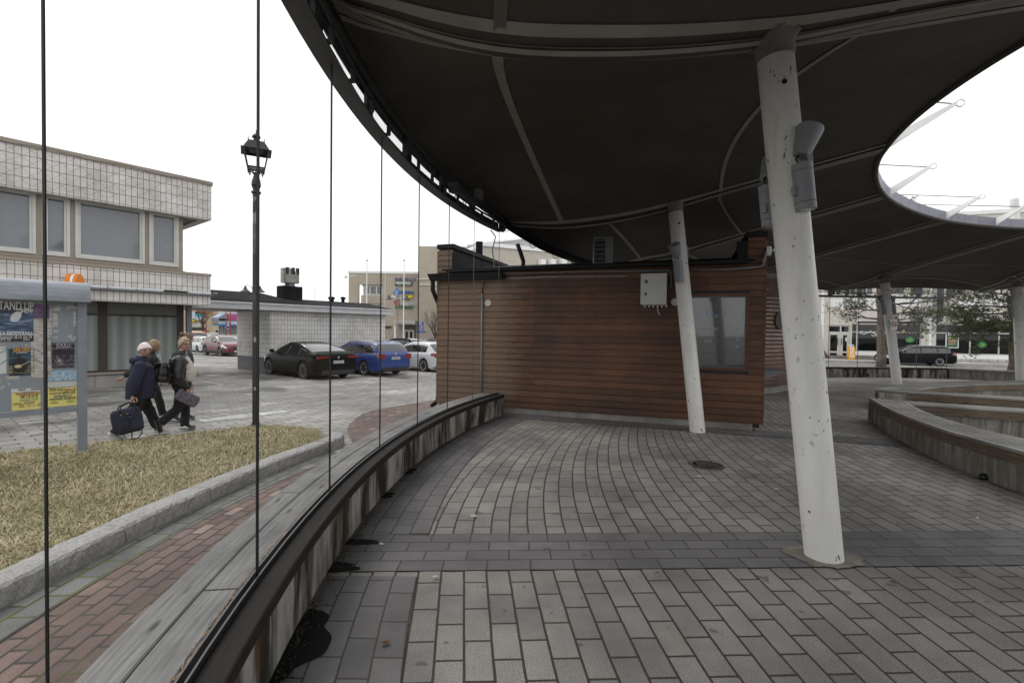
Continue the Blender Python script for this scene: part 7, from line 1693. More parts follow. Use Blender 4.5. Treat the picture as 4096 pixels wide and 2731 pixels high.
    secs = [(hemz, jr[0] * .92, jr[0] * 1.0), (hemz.lerp(ch_, .12), jr[0] * .95, jr[0] * 1.04), (J['pel'].lerp(ch_, .4), jr[1] * .98, jr[1] * 1.03), (ch_ + Vector((.01, 0, -.04)), jr[2] * .95, jr[2] * 1.02), (ch_.lerp(nk_, .45), jr[2] * .82, jr[2] * 1.05), (ch_.lerp(nk_, .72), jr[3] * .85, jr[3] * 1.15), (nk_ + Vector((-.005, 0, -.03)), .088, .105), (nk_ + Vector((0, 0, .03)), .076, .082), (nk_ + Vector((.01, 0, .065)), .072, .074)]
    if S.get('open'): secs = [(c_ - Vector((.035, 0, 0)) if i_ < 6 else c_, a9 * (.80 if i_ < 6 else 1), b9) for i_, (c_, a9, b9) in enumerate(secs)]
    loft(jm, secs)
    sr = S.get('slr', .085)
    for s in 'RL':
        w_ = J['wr' + s]; e_ = J['el' + s]; h_ = J['sh' + s]
        P9, R9 = smoothpath([h_ + Vector((0, .05 if s == 'R' else -.05, .01)), h_ + Vector((0, .01 if s == 'R' else -.01, -.03)), h_.lerp(e_, .5), e_, e_.lerp(w_, .5), w_ + (e_ - w_).normalized() * .015], [sr * .8, sr * 1.02, sr * .92, sr * .86, sr * .74, sr * .58]); jm.tube(P9, R9, 16)
    jm = wrinkle(jm, S.get('jw', .009), 9, .7, 5)
    if S.get('quilt'):
        for i, p in enumerate(jm.v):
            k = abs(math.sin(p.z * math.pi / .052)); c = J['pel'].lerp(J['nek'], max(0, min(1, (p.z - J['pel'].z) / (J['nek'].z - J['pel'].z)))); d = Vector((p.x - c.x, p.y - c.y, 0)); 
            if d.length > 0: jm.v[i] = p + d.normalized() * (.016 * k ** .5 - .010)
    j_o = build('jacket', jm, S['jm'], g, local=True, smooth=True)
    for s in 'RL': shoe(g, J['an' + s], J['to' + s], S['shm'], S['som'], boot=S.get('boot', False))
    return g, J, hl, rot, j_o
def cap(c_loc, rot, sc, m, par, name, ext=1.06, zmin=-.01, xcut=.06, back=-.05, frontz=.03, lump=.004, seed=1):
    """hair or knitted hat: a shell over the skull with an uneven lower rim"""
    mb = MB(); nu, nv = 36, 16
    for j in range(nv + 1):
        for i in range(nu):
            t = 2 * math.pi * i / nu; fx = math.cos(t); lo = back + (frontz - back) * (.5 + .5 * fx) ** 1.4; lo = max(-.115, lo); amax = math.acos(max(-1, min(1, lo / .118))); a = amax * j / nv
            p = Vector((math.cos(t) * math.sin(a) * .100, math.sin(t) * math.sin(a) * .081, math.cos(a) * .122)) * ext; n_ = mnoise.noise(Vector((p.x * 40 + seed, p.y * 40, p.z * 14))); p += p.normalized() * lump * n_ * 2
            mb.v.append(c_loc(p))
    for j in range(nv):
        for i in range(nu): mb.f.append((j * nu + i, (j + 1) * nu + i, (j + 1) * nu + (i + 1) % nu, j * nu + (i + 1) % nu))
    return build(name, mb, m, par, local=True, smooth=True, solid=.008)
HD = math.atan2(D1.y, D1.x)
m_navy = mat('navy_cloth', (.011, .014, .040), .85, .25, 9, 260, .3); m_blkc = mat('black_cloth', (.010, .010, .012), .9, .3, 8, 260, .3); m_puff = mat('black_quilted_nylon', (.014, .015, .020), .42, .2, 9, 90, .2)
m_hat = mat('pale_pink_knit', (.78, .69, .68), .9, .06, 20, 200, .4); m_gblond = mat('grey_blond_hair', (.34, .28, .20), .7, .3, 40, 60, .4, kind='O', stretch=(1, 1, 3)); m_brnh = mat('brown_hair', (.12, .075, .045), .6, .4, 30, 60, .4); m_wsh = mat('white_leather', (.62, .62, .61), .5, .05); m_bsh = mat('dark_leather', (.035, .033, .033), .45, .3, 20, 60, .2); m_jean = mat('blue_denim', (.05, .08, .15), .85, .25, 12, 200, .3); m_swt = mat('cream_knit', (.52, .49, .43), .9, .08, 18, 180, .4)
# first woman: pink beanie, navy jacket, travel bag
J1 = dict(pel=(.03, 0, .80), che=(.05, 0, 1.08), nek=(.045, 0, 1.27), head=(.085, -.01, 1.425), shR=(-.02, -.19, 1.20), elR=(-.10, -.24, .94), wrR=(-.13, -.25, .73), shL=(.06, .19, 1.19), elL=(.10, .25, .92), wrL=(.2, .22, .74), hiR=(0, -.095, .74), hiL=(.02, .095, .74),
    knR=(-.08, -.09, .42), anR=(-.34, -.09, .13), toR=(-.20, -.09, .035), knL=(.17, .09, .43), anL=(.29, .09, .11), toL=(.47, .09, .045))
W1 = dict(J=J1, yaw=R(-78), pitch=R(4), tr=.072, trm=m_blkc, jr=(.205, .195, .175, .125), jm=m_navy, shm=m_wsh, som=m_wsh, hairm=m_gblond, gripR=True, thr=.12, hemo=(0, 0, -.15), slr=.092)
def at(px, py):   # world ground spot
    return px, py
g1, J, hl, rot, jo = person('older woman in navy jacket and pale pink beanie carrying a dark blue bag', (-6.09, 8.06, gz(8.06)), HD, W1)
cap(hl, rot, 1, m_hat, g1, 'knitted_hat', 1.10, frontz=.048, back=-.03, lump=.003)
mb = MB()
for s in (1, -1): mb.tube([hl((.096 + .004, s * .032 + .021 * math.cos(k), .010 + .016 * math.sin(k))) for k in np.linspace(0, 6.283, 14)], .0018, 4)
mb.tube([hl((.102, -.011, .012)), hl((.102, .011, .012))], .0018, 4); mb.tube([hl((.098, -.053, .012)), hl((.0, -.080, .012))], .0018, 4); build('glasses', mb, flat('thin_metal_frame', (.15, .12, .1), .3, .6), g1, local=True)
nodes = {'a': (J['nek'] + Vector((-.10, -.08, .0)), .05), 'b': (J['nek'] + Vector((-.13, 0, -.02)), .062), 'c': (J['nek'] + Vector((-.10, .08, 0)), .05), 'd': (J['nek'] + Vector((.02, .11, .0)), .04), 'e': (J['nek'] + Vector((.02, -.11, .0)), .04)}
build('hood', wrinkle(skinmesh(nodes, [('a', 'b'), ('b', 'c'), ('c', 'd'), ('a', 'e')], 'b', 2), .006, 14), m_navy, g1, local=True, smooth=True)
mb = MB(); mb.tube([J['pel'] + Vector((.205, -.03, -.12)), J['pel'].lerp(J['che'], .5) + Vector((.19, -.04, 0)), J['nek'] + Vector((.12, -.04, -.07))], .005, 5); build('zip', mb, m_trim, g1, local=True)
def bag_mesh(c, X, Zv, w_, h_, d_, rr_=.06):
    Y = Zv.cross(X); mb = MB(); nu, nv = 28, 12
    for j in range(nv + 1):
        v = j / nv; z = -h_ / 2 + h_ * v; kx = 1 - .10 * abs(v - .45) ** 1.5 * 2 - (.16 if j in (0, nv) else 0); ky = (1 - .45 * v ** 2.5) * (.8 if j in (0, nv) else 1)
        for i in range(nu):
            t = 2 * math.pi * i / nu; ct, st_ = math.cos(t), math.sin(t); x = math.copysign(abs(ct) ** .45, ct) * w_ / 2 * kx; y = math.copysign(abs(st_) ** .6, st_) * d_ / 2 * ky
            mb.v.append(c + X * x + Y * y + Zv * z)
    for j in range(nv):
        for i in range(nu): mb.f.append((j * nu + i, j * nu + (i + 1) % nu, (j + 1) * nu + (i + 1) % nu, (j + 1) * nu + i))
    mb.f.append(tuple(range(nu))[::-1]); mb.f.append(tuple(nv * nu + i for i in range(nu))); return mb
W_1 = WM[g1.name]; hand1 = W_1 @ (J['wrR'] + Vector((.0, -.005, -.09)))
X = (D1 + Vector((0, 0, .16))).normalized(); Zv = (Vector((0, 0, 1)) - D1 * .16).normalized(); bc = hand1 + D1 * (-.12) - Zv * .30
bg_ = root('travel_bag', 'dark blue soft travel bag carried in the hand of the woman in navy', 'bag', (bc.x, bc.y, bc.z - .2)); m_bag = mat('blue_black_canvas', (.014, .018, .036), .7, .3, 9, 200, .3)
build('bag_body', wrinkle(bag_mesh(bc, X, Zv, .40, .38, .17), .006, 9), m_bag, bg_, smooth=True)
Yn = X.cross(Zv); 
if Yn.dot(CP - bc) < 0: Yn = -Yn
for s in (-1, 1):
    mb = MB(); mb.tube([bc + X * (-.09) + Yn * .07 * s + Zv * .15, bc + X * (-.06) + Yn * .05 * s + Zv * .24, hand1 + Yn * .012 * s + Zv * .01, bc + X * .12 + Yn * .05 * s + Zv * .24, bc + X * .13 + Yn * .07 * s + Zv * .13], .010, 6); build('handle', mb, m_bag, bg_, smooth=True)
mb = MB(); mb.tube([bc + X * (.02) + Yn * .09 + Zv * .14, bc - X * .03 + Yn * .10 - Zv * .05, bc - X * .10 + Yn * .10 - Zv * .20, bc - X * .06 + Yn * .09 - Zv * .27, bc + X * .06 + Yn * .09 - Zv * .30, bc + X * .13 + Yn * .09 - Zv * .24, bc + X * .14 + Yn * .09 - Zv * .17], .009, 6); build('strap', mb, m_bag, bg_, smooth=True)
mb = MB(); mb.tube([bc + X * .05 + Yn * .09 + Zv * .13, bc + X * .03 + Yn * .10 - Zv * .05, bc - X * .0 + Yn * .10 - Zv * .21, bc - X * .01 + Yn * .09 - Zv * .31, bc + X * .04 + Yn * .09 - Zv * .29], .009, 6); build('strap', mb, m_bag, bg_, smooth=True)
for q in ((-.08, .12), (.0, .12), (.02, .06), (-.15, -.17), (.12, -.18)): mb = MB(); mb.box(bc + X * q[0] + Yn * .093 + Zv * q[1], (.02, .02, .016)); build('buckle', mb, m_chrome, bg_)
# second woman: quilted jacket open over a cream jumper, glasses
J2 = dict(pel=(.02, 0, .88), che=(.0, 0, 1.15), nek=(.01, 0, 1.35), head=(.065, -.01, 1.52), shR=(-.05, -.19, 1.28), elR=(-.10, -.25, 1.00), wrR=(.02, -.25, .77), shL=(.04, .19, 1.27), elL=(.02, .24, 1.0), wrL=(.16, .22, .82), hiR=(.02, -.09, .80), hiL=(.02, .09, .80),
    knR=(-.06, -.09, .44), anR=(-.31, -.09, .21), toR=(-.30, -.09, .045), knL=(.10, .09, .44), anL=(.10, .09, .10), toL=(.27, .09, .035))
W2 = dict(J=J2, yaw=R(-74), tr=.068, trm=m_blkc, jr=(.175, .175, .185, .135), jm=m_puff, shm=m_bsh, som=m_bsh, hairm=m_gblond, gripR=True, thr=.11, quilt=True, open=True, hemo=(-.02, 0, -.03), boot=True, jw=.004, slr=.088)
g2, J, hl, rot, jo = person('woman with short hair and glasses in an open black quilted jacket', (-5.755, 8.58, gz(8.58)), HD, W2)
cap(hl, rot, 1, m_gblond, g2, 'hair', 1.07, frontz=.072, back=-.09, lump=.010, seed=4)
nodes = {'h': (J['pel'] + Vector((.075, 0, .06)), .155), 'w': (J['pel'] + Vector((.085, 0, .17)), .165), 'c': (J['che'] + Vector((.075, 0, .02)), .145), 'n': (J['nek'] + Vector((.03, 0, -.03)), .08), 't': (J['nek'] + Vector((.015, 0, .03)), .068)}
build('jumper', wrinkle(loft(MB(), [(J['pel'] + Vector((.05, 0, -.0)), .13, .15), (J['pel'] + Vector((.055, 0, .04)), .15, .165), (J['pel'] + Vector((.06, 0, .16)), .165, .17), (J['che'] + Vector((.06, 0, .0)), .145, .16), (J['che'].lerp(J['nek'], .6) + Vector((.03, 0, 0)), .11, .13), (J['nek'] + Vector((.02, 0, -.02)), .078, .08), (J['nek'] + Vector((.02, 0, .05)), .068, .068)]), .005, 12), m_swt, g2, local=True, smooth=True)
mb = MB(); 
for s in (1, -1): mb.tube([hl((.100, s * .034 + .025 * math.cos(k), .008 + .019 * math.sin(k))) for k in np.linspace(0, 6.283, 14)], .0028, 4)
mb.tube([hl((.106, -.010, .012)), hl((.106, .010, .012))], .0025, 4); mb.tube([hl((.100, -.058, .012)), hl((.0, -.083, .014))], .003, 4); build('glasses', mb, flat('dark_frame_glasses', (.05, .02, .015), .3), g2, local=True)
mb = MB(); mb.tube([J['nek'] + Vector((.07, -.05, .02)), J['nek'] + Vector((.11, -.01, -.03)), J['nek'] + Vector((.12, .03, -.10))], .018, 7); build('scarf', mb, mat('patterned_scarf', (.10, .10, .12), .9, .8, 60), g2, local=True)
# jumper lettering suggestion
Wm = WM[g2.name]; c = Wm @ (J['pel'] + Vector((.20, -.15, .10))); uu = Wm.to_3x3() @ Vector((.72, .69, 0)); text('print', "ne...", flat('taupe_print', (.22, .19, .15), .8), c - uu * .02, uu, .055, g2, ext=.003)
# rucksack on her back
W_2 = WM[g2.name]; rc = W_2 @ Vector((-.28, -.10, 1.06)); rk = root('rucksack', 'small shiny black rucksack on the back of the woman in the quilted jacket', 'rucksack', rc); X = Matrix.Rotation(HD, 3, 'Z') @ Vector((.25, 1, 0)); X.normalize(); m_lea = mat('black_leather', (.010, .010, .011), .28, .3, 12, 60, .3)
Zr = (Vector((0, 0, 1)) + D1 * .10).normalized(); build('bag_body', wrinkle(bag_mesh(rc, X, Zr, .27, .33, .17), .010, 8), m_lea, rk, smooth=True)
mb = MB(); fx = X.cross(Zr); fx = fx if fx.dot(D1) < 0 else -fx
mb.prism([rc + X * a + fx * b + Zr * c_ for a, b, c_ in ((-.13, -.05, .17), (.13, -.05, .17), (.11, .11, .15), (.0, .13, .02), (-.11, .11, .15))], fx * .012); build('flap', mb, m_lea, rk)
for s in (-1, 1): mb = MB(); mb.tube([rc + X * .09 * s - fx * .07 + Zr * .15, W_2 @ (J['shR' if s < 0 else 'shL'] + Vector((0, .04 * (1 if s < 0 else -1), .09))), W_2 @ (J['shR' if s < 0 else 'shL'] + Vector((.13, .04 * (1 if s < 0 else -1), -.06))), rc + X * .12 * s - fx * .04 - Zr * .12], .012, 6); build('shoulder_strap', mb, m_lea, rk, smooth=True)
mb = MB(); mb.tube([rc + fx * .05 - Zr * .16, rc + fx * .07 - Zr * .25, rc + fx * .02 - Zr * .26, rc - Zr * .17], .006, 6); build('loose_strap', mb, m_lea, rk)
# rolled patterned cloth bag in her hand
h2_ = W_2 @ (J['wrR'] + Vector((.02, -.01, -.08))); Xb = (D1 * .82 - Vector((0, 0, .55))).normalized(); Zb_ = Vector((0, 0, 1)); Zb_ = (Zb_ - Xb * Zb_.dot(Xb)).normalized(); cb = root('cloth_bag', 'folded dark patterned cloth bag held by the woman in the quilted jacket', 'bag', h2_)
m_pat, n_, b_ = newmat('speckled_cloth'); L(n_, ramp(n_, noise(n_, coords(n_), 75, 3, .7), [(.45, (.03, .03, .045)), (.6, (.22, .21, .25))]), b_.inputs['Base Color']); b_.inputs['Roughness'].default_value = .85
build('cloth_bag_body', wrinkle(bag_mesh(h2_ + Xb * .03 - Zb_ * .07, Xb, Zb_, .36, .19, .09), .014, 10), m_pat, cb, smooth=True)
# third and fourth person, half hidden behind the women
J3 = dict(pel=(.0, 0, .84), che=(.02, 0, 1.12), nek=(.03, 0, 1.30), head=(.10, 0, 1.45), shR=(-.03, -.18, 1.23), elR=(-.26, -.22, 1.02), wrR=(-.44, -.22, .90), shL=(.05, .18, 1.23), elL=(.15, .22, .98), wrL=(.32, .18, .92), hiR=(0, -.09, .77), hiL=(.02, .09, .77), knR=(.14, -.09, .44), anR=(.22, -.09, .11), toR=(.39, -.09, .05), knL=(-.1, .09, .42), anL=(-.36, .09, .14), toL=(-.24, .09, .03))
W3 = dict(J=J3, yaw=R(0), tr=.065, trm=m_blkc, jr=(.165, .165, .17, .13), jm=mat('dark_green_knit', (.014, .020, .022), .9, .3, 20, 200, .3), shm=m_bsh, som=m_trim, hairm=m_gblond, boot=True, face=True)
g3, J, hl, rot, jo = person('person in dark clothes with swinging arm, mostly hidden behind the woman in navy', (-7.10, 9.66, gz(9.66)), HD, W3); cap(hl, rot, 1, mat('light_brown_hair', (.25, .17, .10), .6, .3, 30, 60, .4), g3, 'hair', 1.12, frontz=.05, back=-.10, lump=.008, seed=7)
J4 = dict(pel=(.0, 0, .93), che=(.0, 0, 1.22), nek=(.02, 0, 1.43), head=(.09, 0, 1.60), shR=(-.05, -.20, 1.36), elR=(-.18, -.25, 1.08), wrR=(-.02, -.2, .95), shL=(.04, .20, 1.36), elL=(.06, .25, 1.08), wrL=(.2, .2, .98), hiR=(0, -.09, .86), hiL=(.0, .09, .86), knR=(-.04, -.09, .48), anR=(-.16, -.09, .11), toR=(.02, -.09, .035), knL=(.10, .09, .48), anL=(.10, .09, .11), toL=(.26, .09, .035))
W4 = dict(J=J4, yaw=R(10), tr=.068, trm=m_jean, jr=(.185, .185, .195, .14), jm=mat('dark_slate_cloth', (.022, .025, .034), .8, .3, 9, 200, .3), shm=m_bsh, som=m_trim, hairm=m_brnh, boot=True)
g4, J, hl, rot, jo = person('tall person with hair in a bun and blue jeans walking behind the woman with glasses', (-6.42, 9.62, gz(9.62)), HD, W4); cap(hl, rot, 1, m_brnh, g4, 'hair', 1.10, frontz=.055, back=-.09, lump=.006, seed=9)
mb = MB(); mb.ell(hl((-.085, 0, .10)), (.045, .045, .04), 12, 8); mb.tube([hl((-.08, .02, .07)), hl((-.14, .03, .02)), hl((-.13, .02, -.05))], [.02, .015, .004], 6); build('hair_bun', wrinkle(mb, .004, 60), m_brnh, g4, local=True, smooth=True)
# crumpled paper on the verge by the first woman
p = Vector((-5.95, 7.78, gz(7.8))); mb = MB(); rr = random.Random(6); nodes = []
for k in range(9): nodes.append(p + Vector((rr.uniform(-.07, .07), rr.uniform(-.05, .05), rr.uniform(.01, .06))))
mb.add(nodes, [(0, 1, 2), (2, 3, 4), (4, 5, 6), (6, 7, 8), (1, 3, 5), (0, 4, 8), (2, 6, 7)]); tag(build('crumpled_paper', mb, m_wsh), 'crumpled white paper lying at the feet of the woman in navy', 'litter')
# ------------------------------------------------------------------ building with shops across the street (right)
m_pb = brick('pale_long_brick', (.66, .61, .54), (.74, .70, .63), (.48, .45, .40), .30, .10, .012, grain=.15, stain=.18, ss=.3, bst=.3)
m_wpan = brick('white_panels', (.78, .78, .76), (.82, .82, .80), (.35, .35, .34), .62, 1.18, .02, 0, rough=.5, grain=.03, stain=.08, ss=.3)
m_lowt = brick('grey_low_tiles', (.46, .44, .41), (.54, .51, .48), (.14, .13, .12), .58, .45, .02, 0, rough=.6, grain=.15, stain=.25, ss=.5)
s6 = lambda x, y: BR.px(3250 + x / 3.563, 1120 + y / 3.563)
sb2 = root('street_front_building', 'pale brick building with dark shop windows and white panels across the street, right side', 'building', BR.pt(0, -.5, -2))
A0, A1 = s6(-900, 0)[0], s6(5200, 0)[0]
Z = lambda y, x=700: s6(x, y)[1]
op = []     # openings a0,a1,z0,z1
door = (s6(235, 0)[0], s6(562, 0)[0], -.5, Z(640, 400)); side1 = (s6(575, 0)[0], s6(1580, 0)[0], Z(1022, 800), Z(625, 1000)); win2 = (s6(1780, 0)[0], s6(3100, 0)[0], Z(1062, 2200), Z(625, 2200))
upw = [(s6(x0, 0)[0], s6(x1, 0)[0], Z(215), Z(215) + 2.2) for x0, x1 in ((262, 420), (470, 620), (690, 870), (930, 1330), (1420, 1600), (1980, 2150), (2300, 2600))]
zT = 11.5
mb = MB(); BR.wall(mb, A0, A1, -.9, zT, -.35, 0, [door, side1, win2] + upw); build('wall', mb, m_pb, sb2)
mb = MB(); BR.slab(mb, A0, A1, -.9, zT - .3, -8, -1.6); build('rooms_behind', mb, m_dark, sb2)
mb = MB(); BR.slab(mb, A0, A1, zT, zT + .3, -8, .1); build('roof_edge', mb, m_wht, sb2)
for x0, x1 in ((130, 172), (1655, 1708), (-300, -250), (3170, 3230)):
    mb = MB(); BR.slab(mb, s6(x0, 0)[0], s6(x1, 0)[0], -.45, zT - .1, .02, .16); build('white_pilaster', mb, m_wpan, sb2)
for x0, x1 in ((240, 910), (930, 1580), (2120, 3100)):
    mb = MB(); BR.slab(mb, s6(x0, 0)[0], s6(x1, 0)[0], Z(382), Z(268), .02, .07); build('white_panel_band', mb, mat('white_panel', (.80, .80, .78), .5, .04), sb2)
for x in (425, 880, 2100): mb = MB(); BR.slab(mb, s6(x - 15, 0)[0], s6(x + 17, 0)[0], Z(425), Z(300), .08, .2); build('white_bracket', mb, m_wht, sb2)
for a, b, z0, z1 in upw:
    mb = MB(); frame(BR, mb, a, b, z0, z1, .07, -.2, -.1, vs=[(a + b) / 2]); f = build('window', mb, m_frw, sb2); mb = MB(); BR.slab(mb, a + .03, b - .03, z0 + .03, z1 - .03, -.24, -.21); build('pane', mb, m_cg, f)
m_shopg = glassmat('shop_glass', (.55, .57, .56), 1.5)
# left shop: door pair, window row
a, b, z0, z1 = door; mb = MB(); frame(BR, mb, a, b, -.5, z1, .12, -.25, -.12, vs=[s6(425, 0)[0]], hs=[Z(745, 400)]); d_ = build('door_frame', mb, m_frw, sb2)
for x0, x1 in ((248, 412), (432, 550)):
    mb = MB(); frame(BR, mb, s6(x0, 0)[0], s6(x1, 0)[0], -.42, Z(755, 400), .16, -.2, -.11, hs=[Z(1025, 350)]); dd = build('door', mb, m_frw, sb2); mb = MB(); BR.slab(mb, s6(x0, 0)[0] + .1, s6(x1, 0)[0] - .1, -.3, Z(765, 400), -.18, -.16); build('door_glass', mb, m_shopg, dd)
    mb = MB(); BR.slab(mb, s6(x1 - 30 if x0 < 300 else x0 + 5, 0)[0], s6(x1 - 30 if x0 < 300 else x0 + 5, 0)[0] + .05, Z(930), Z(830), -.1, -.03); build('door_handle', mb, m_steel2, dd)
mb = MB(); BR.slab(mb, a + .12, b - .12, Z(735, 400), z1 - .12, -.18, -.16); build('transom_pane', mb, m_shopg, sb2)
mb = MB(); q0, q1 = s6(475, 820), s6(520, 872); BR.slab(mb, q0[0], q1[0], q1[1], q0[1], -.15, -.14); build('door_notice', mb, m_txtw, sb2)
a, b, z0, z1 = side1; mb = MB(); frame(BR, mb, a, b, z0, z1, .08, -.25, -.12, vs=[s6(660, 0)[0], s6(1040, 0)[0]], hs=[Z(742, 1000)]); build('shop_window_frame', mb, m_frw, sb2)
mb = MB(); BR.slab(mb, a + .04, b - .04, z0 + .04, z1 - .04, -.20, -.18); build('shop_window', mb, m_shopg, sb2)
mb = MB(); BR.slab(mb, a, b + .1, z0 - .30, z0 + .0, -.1, .12); build('white_sill', mb, m_wht, sb2)
mb = MB(); BR.slab(mb, a, b + .1, -.5, z0 - .30, 0, .08); build('low_tiling', mb, m_lowt, sb2)
a2, b2, z02, z12 = win2; vs_ = [s6(x, 0)[0] for x in (2285, 2700)]
mb = MB(); frame(BR, mb, a2, b2, z02, z12, .08, -.25, -.12, vs=vs_, hs=[Z(757, 2200)]); build('shop_window_frame', mb, m_frw, sb2)
mb = MB(); BR.slab(mb, a2 + .04, b2 - .04, z02 + .04, z12 - .04, -.20, -.18); build('shop_window', mb, m_shopg, sb2)
mb = MB(); BR.slab(mb, a2 - .8, b2 + .1, z02 - .34, z02, -.1, .14); build('white_sill', mb, m_wht, sb2)
mb = MB(); BR.slab(mb, a2 - .8, b2 + .1, -.5, z02 - .34, 0, .10); build('low_tiling', mb, m_lowt, sb2)
# inside the shops: counters, menu boards, lamps
mb = MB(); BR.slab(mb, a + 2.2, b - .2, Z(945), Z(915), -1.5, -1.2); build('counter', mb, mat('counter_wood', (.28, .15, .08), .6), sb2)
for k in range(3): q = s6(1830 + 150 * k, 700); mb = MB(); BR.slab(mb, q[0] - .45, q[0] + .5, q[1] - .35, q[1] + .25, -1.55, -1.5); build('menu_board', mb, mat('menu_print', (.25, .17, .05), .6, .6, 5), sb2)
for x, y in ((1240, 686), (1355, 720)): q = BR.pt(*s6(x, y), -.8); mb = MB(); mb.ell(q, (.09, .09, .09), 10, 8); lm, n_, b_ = newmat('warm_lamp_%d' % x); b_.inputs['Emission Color'].default_value = (1, .45, .12, 1); b_.inputs['Emission Strength'].default_value = 2.5; build('pendant_lamp', mb, lm, sb2)
for k in range(4): q = BR.pt(s6(2050 + 260 * k, 0)[0], Z(1010, 2200), -1.0); mb = MB(); mb.box(q, (.7, .7, .05), R(-20)); mb.box(q - Vector((0, 0, .4)), (.08, .08, .8)); build('table', mb, m_brn, sb2)
# awnings rolled in
for x0, x1, y in ((675, 1580, 600), (2020, 3100, 605)):
    mb = MB(); aa, bb_ = s6(x0, 0)[0], s6(x1, 0)[0]; BR.slab(mb, aa, bb_, Z(y + 22, 1200), Z(y - 8, 1200), .0, .28); build('awning_box', mb, mat('dark_awning', (.03, .03, .038), .7), sb2); mb = MB(); BR.slab(mb, aa, bb_, Z(y + 30, 1200), Z(y + 23, 1200), .20, .32); build('awning_rail', mb, m_wht, sb2)
# window graphics
def oval(x, y, nm):
    a_, z_ = s6(x, y); mb = MB(); mb.prism([BR.pt(a_ + .33 * math.cos(k), z_ + .26 * math.sin(k), -.12) for k in np.linspace(0, 6.2, 26)], BR.n * .01); o = build('window_sticker', mb, flat('sub_green', (.02, .22, .07), .5), sb2)
    mb = MB(); mb.prism([BR.pt(a_ + .20 * math.cos(k), z_ - .05 + .06 * math.sin(k), -.10) for k in np.linspace(0, 6.2, 16)], BR.n * .006); build('sandwich_graphic', mb, flat('bread', (.35, .22, .08), .6), o); mb = MB(); mb.prism([BR.pt(a_ + .17 * math.cos(k), z_ + .03 + .05 * math.sin(k), -.10) for k in np.linspace(0, 6.2, 16)], BR.n * .006); build('salad_graphic', mb, flat('salad', (.12, .45, .08), .6), o)
oval(1395, 850, 0); oval(2390, 985, 0) if False else oval(2320 + 100, 920, 0)
text('window_lettering', 'Sub', m_txtw, BR.pt(s6(850, 0)[0], Z(795), -.1), BR.d, .55, sb2, ext=.005, shear=.2, fit=1.6)
text('window_lettering', 'o', m_txtw, BR.pt(s6(948, 0)[0], Z(798), -.1), BR.d, .5, sb2, ext=.005)
mb = MB(); q = s6(770, 748); rr = random.Random(9)
for k in range(14): a_ = rr.uniform(0, 6.3); r_ = rr.uniform(.05, .35); mb.prism([BR.pt(q[0] + r_ * math.cos(a_) * 1.6 + .08 * math.cos(t), q[1] + r_ * .6 * math.sin(a_) + .05 * math.sin(t), -.1) for t in (0, 1.5, 3, 4.5)], BR.n * .004)
build('white_splash_graphic', mb, m_txtw, sb2)
# lit poster with a sandwich
q0, q1 = s6(1905, 772), s6(2085, 970); ps_ = root('sandwich_poster', 'green framed poster of a sandwich in the shop window behind the black estate', 'poster', BR.pt(q0[0], q1[1], -.1))
mb = MB(); BR.slab(mb, q0[0], q1[0], q1[1], q0[1], -.10, -.05); build('frame', mb, m_wht, ps_); mb = MB(); BR.slab(mb, q0[0] + .06, q1[0] - .06, q1[1] + .06, q0[1] - .06, -.05, -.04); build('sheet', mb, mat('poster_green', (.02, .14, .09), .5, .4, 2), ps_)
w_ = q1[0] - q0[0]; h_ = q0[1] - q1[1]; rg2 = random.Random(3)
for i, (f, c) in enumerate([(.30, (.42, .28, .12)), (.40, (.22, .08, .05)), (.50, (.45, .42, .30)), (.56, (.30, .13, .07)), (.64, (.40, .26, .12))]):
    mb = MB(); mb.prism([BR.pt(q0[0] + w_ * (.5 + .33 * math.cos(k)) + rg2.uniform(-.02, .02), q1[1] + h_ * (f + .055 * math.sin(k)) + rg2.uniform(-.02, .02), -.038 + i * .003) for k in np.linspace(0, 6.1, 18)], BR.n * .002); build('filling_graphic', mb, flat('filling_%d' % i, c, .6), ps_)
text('poster_lettering', 'AJANKOHTAINEN', flat('poster_yellow', (.60, .52, .06), .5), BR.pt(q0[0] + .12, q0[1] - .34, -.035), BR.d, .17, ps_, ext=.002, fit=w_ - .24); text('poster_lettering', 'JUHLA AL', m_txtw, BR.pt(q0[0] + w_ * .3, q0[1] - .55, -.035), BR.d, .17, ps_, ext=.002, fit=w_ * .45)
# projecting sign, camera boxes
mb = MB(); a_, z_ = s6(1755, 600); BR.slab(mb, a_, a_ + .12, z_, z_ + 4.2, .1, 1.0); build('projecting_sign', mb, flat('dark_slate_sign', (.06, .065, .08), .5), sb2)
mb = MB(); a_, z_ = s6(648, 572); BR.slab(mb, a_ - .12, a_ + .12, z_ - .1, z_ + .15, 0, .3); build('alarm_box', mb, m_wht, sb2)
mb = MB(); a_, z_ = s6(1630, 670); BR.slab(mb, a_ - .1, a_ + .1, z_ - .15, z_ + .15, 0, .3); build('alarm_box', mb, m_wht, sb2)
# steps before the door
stp = root('entrance_steps', 'grey stone steps before the shop doors beside the orange post box', 'steps', BR.pt(s6(300, 0)[0], -.5, 1))
PB = BR.off(1.6)
for k in range(2): mb = MB(); BR.slab(mb, s6(-100, 0)[0], s6(880, 0)[0], -.5, -.34 + .12 * k - .02, .1, 1.7 - .6 * k); build('step', mb, mat('step_stone', (.20, .18, .16), .85, .3, 3), stp)
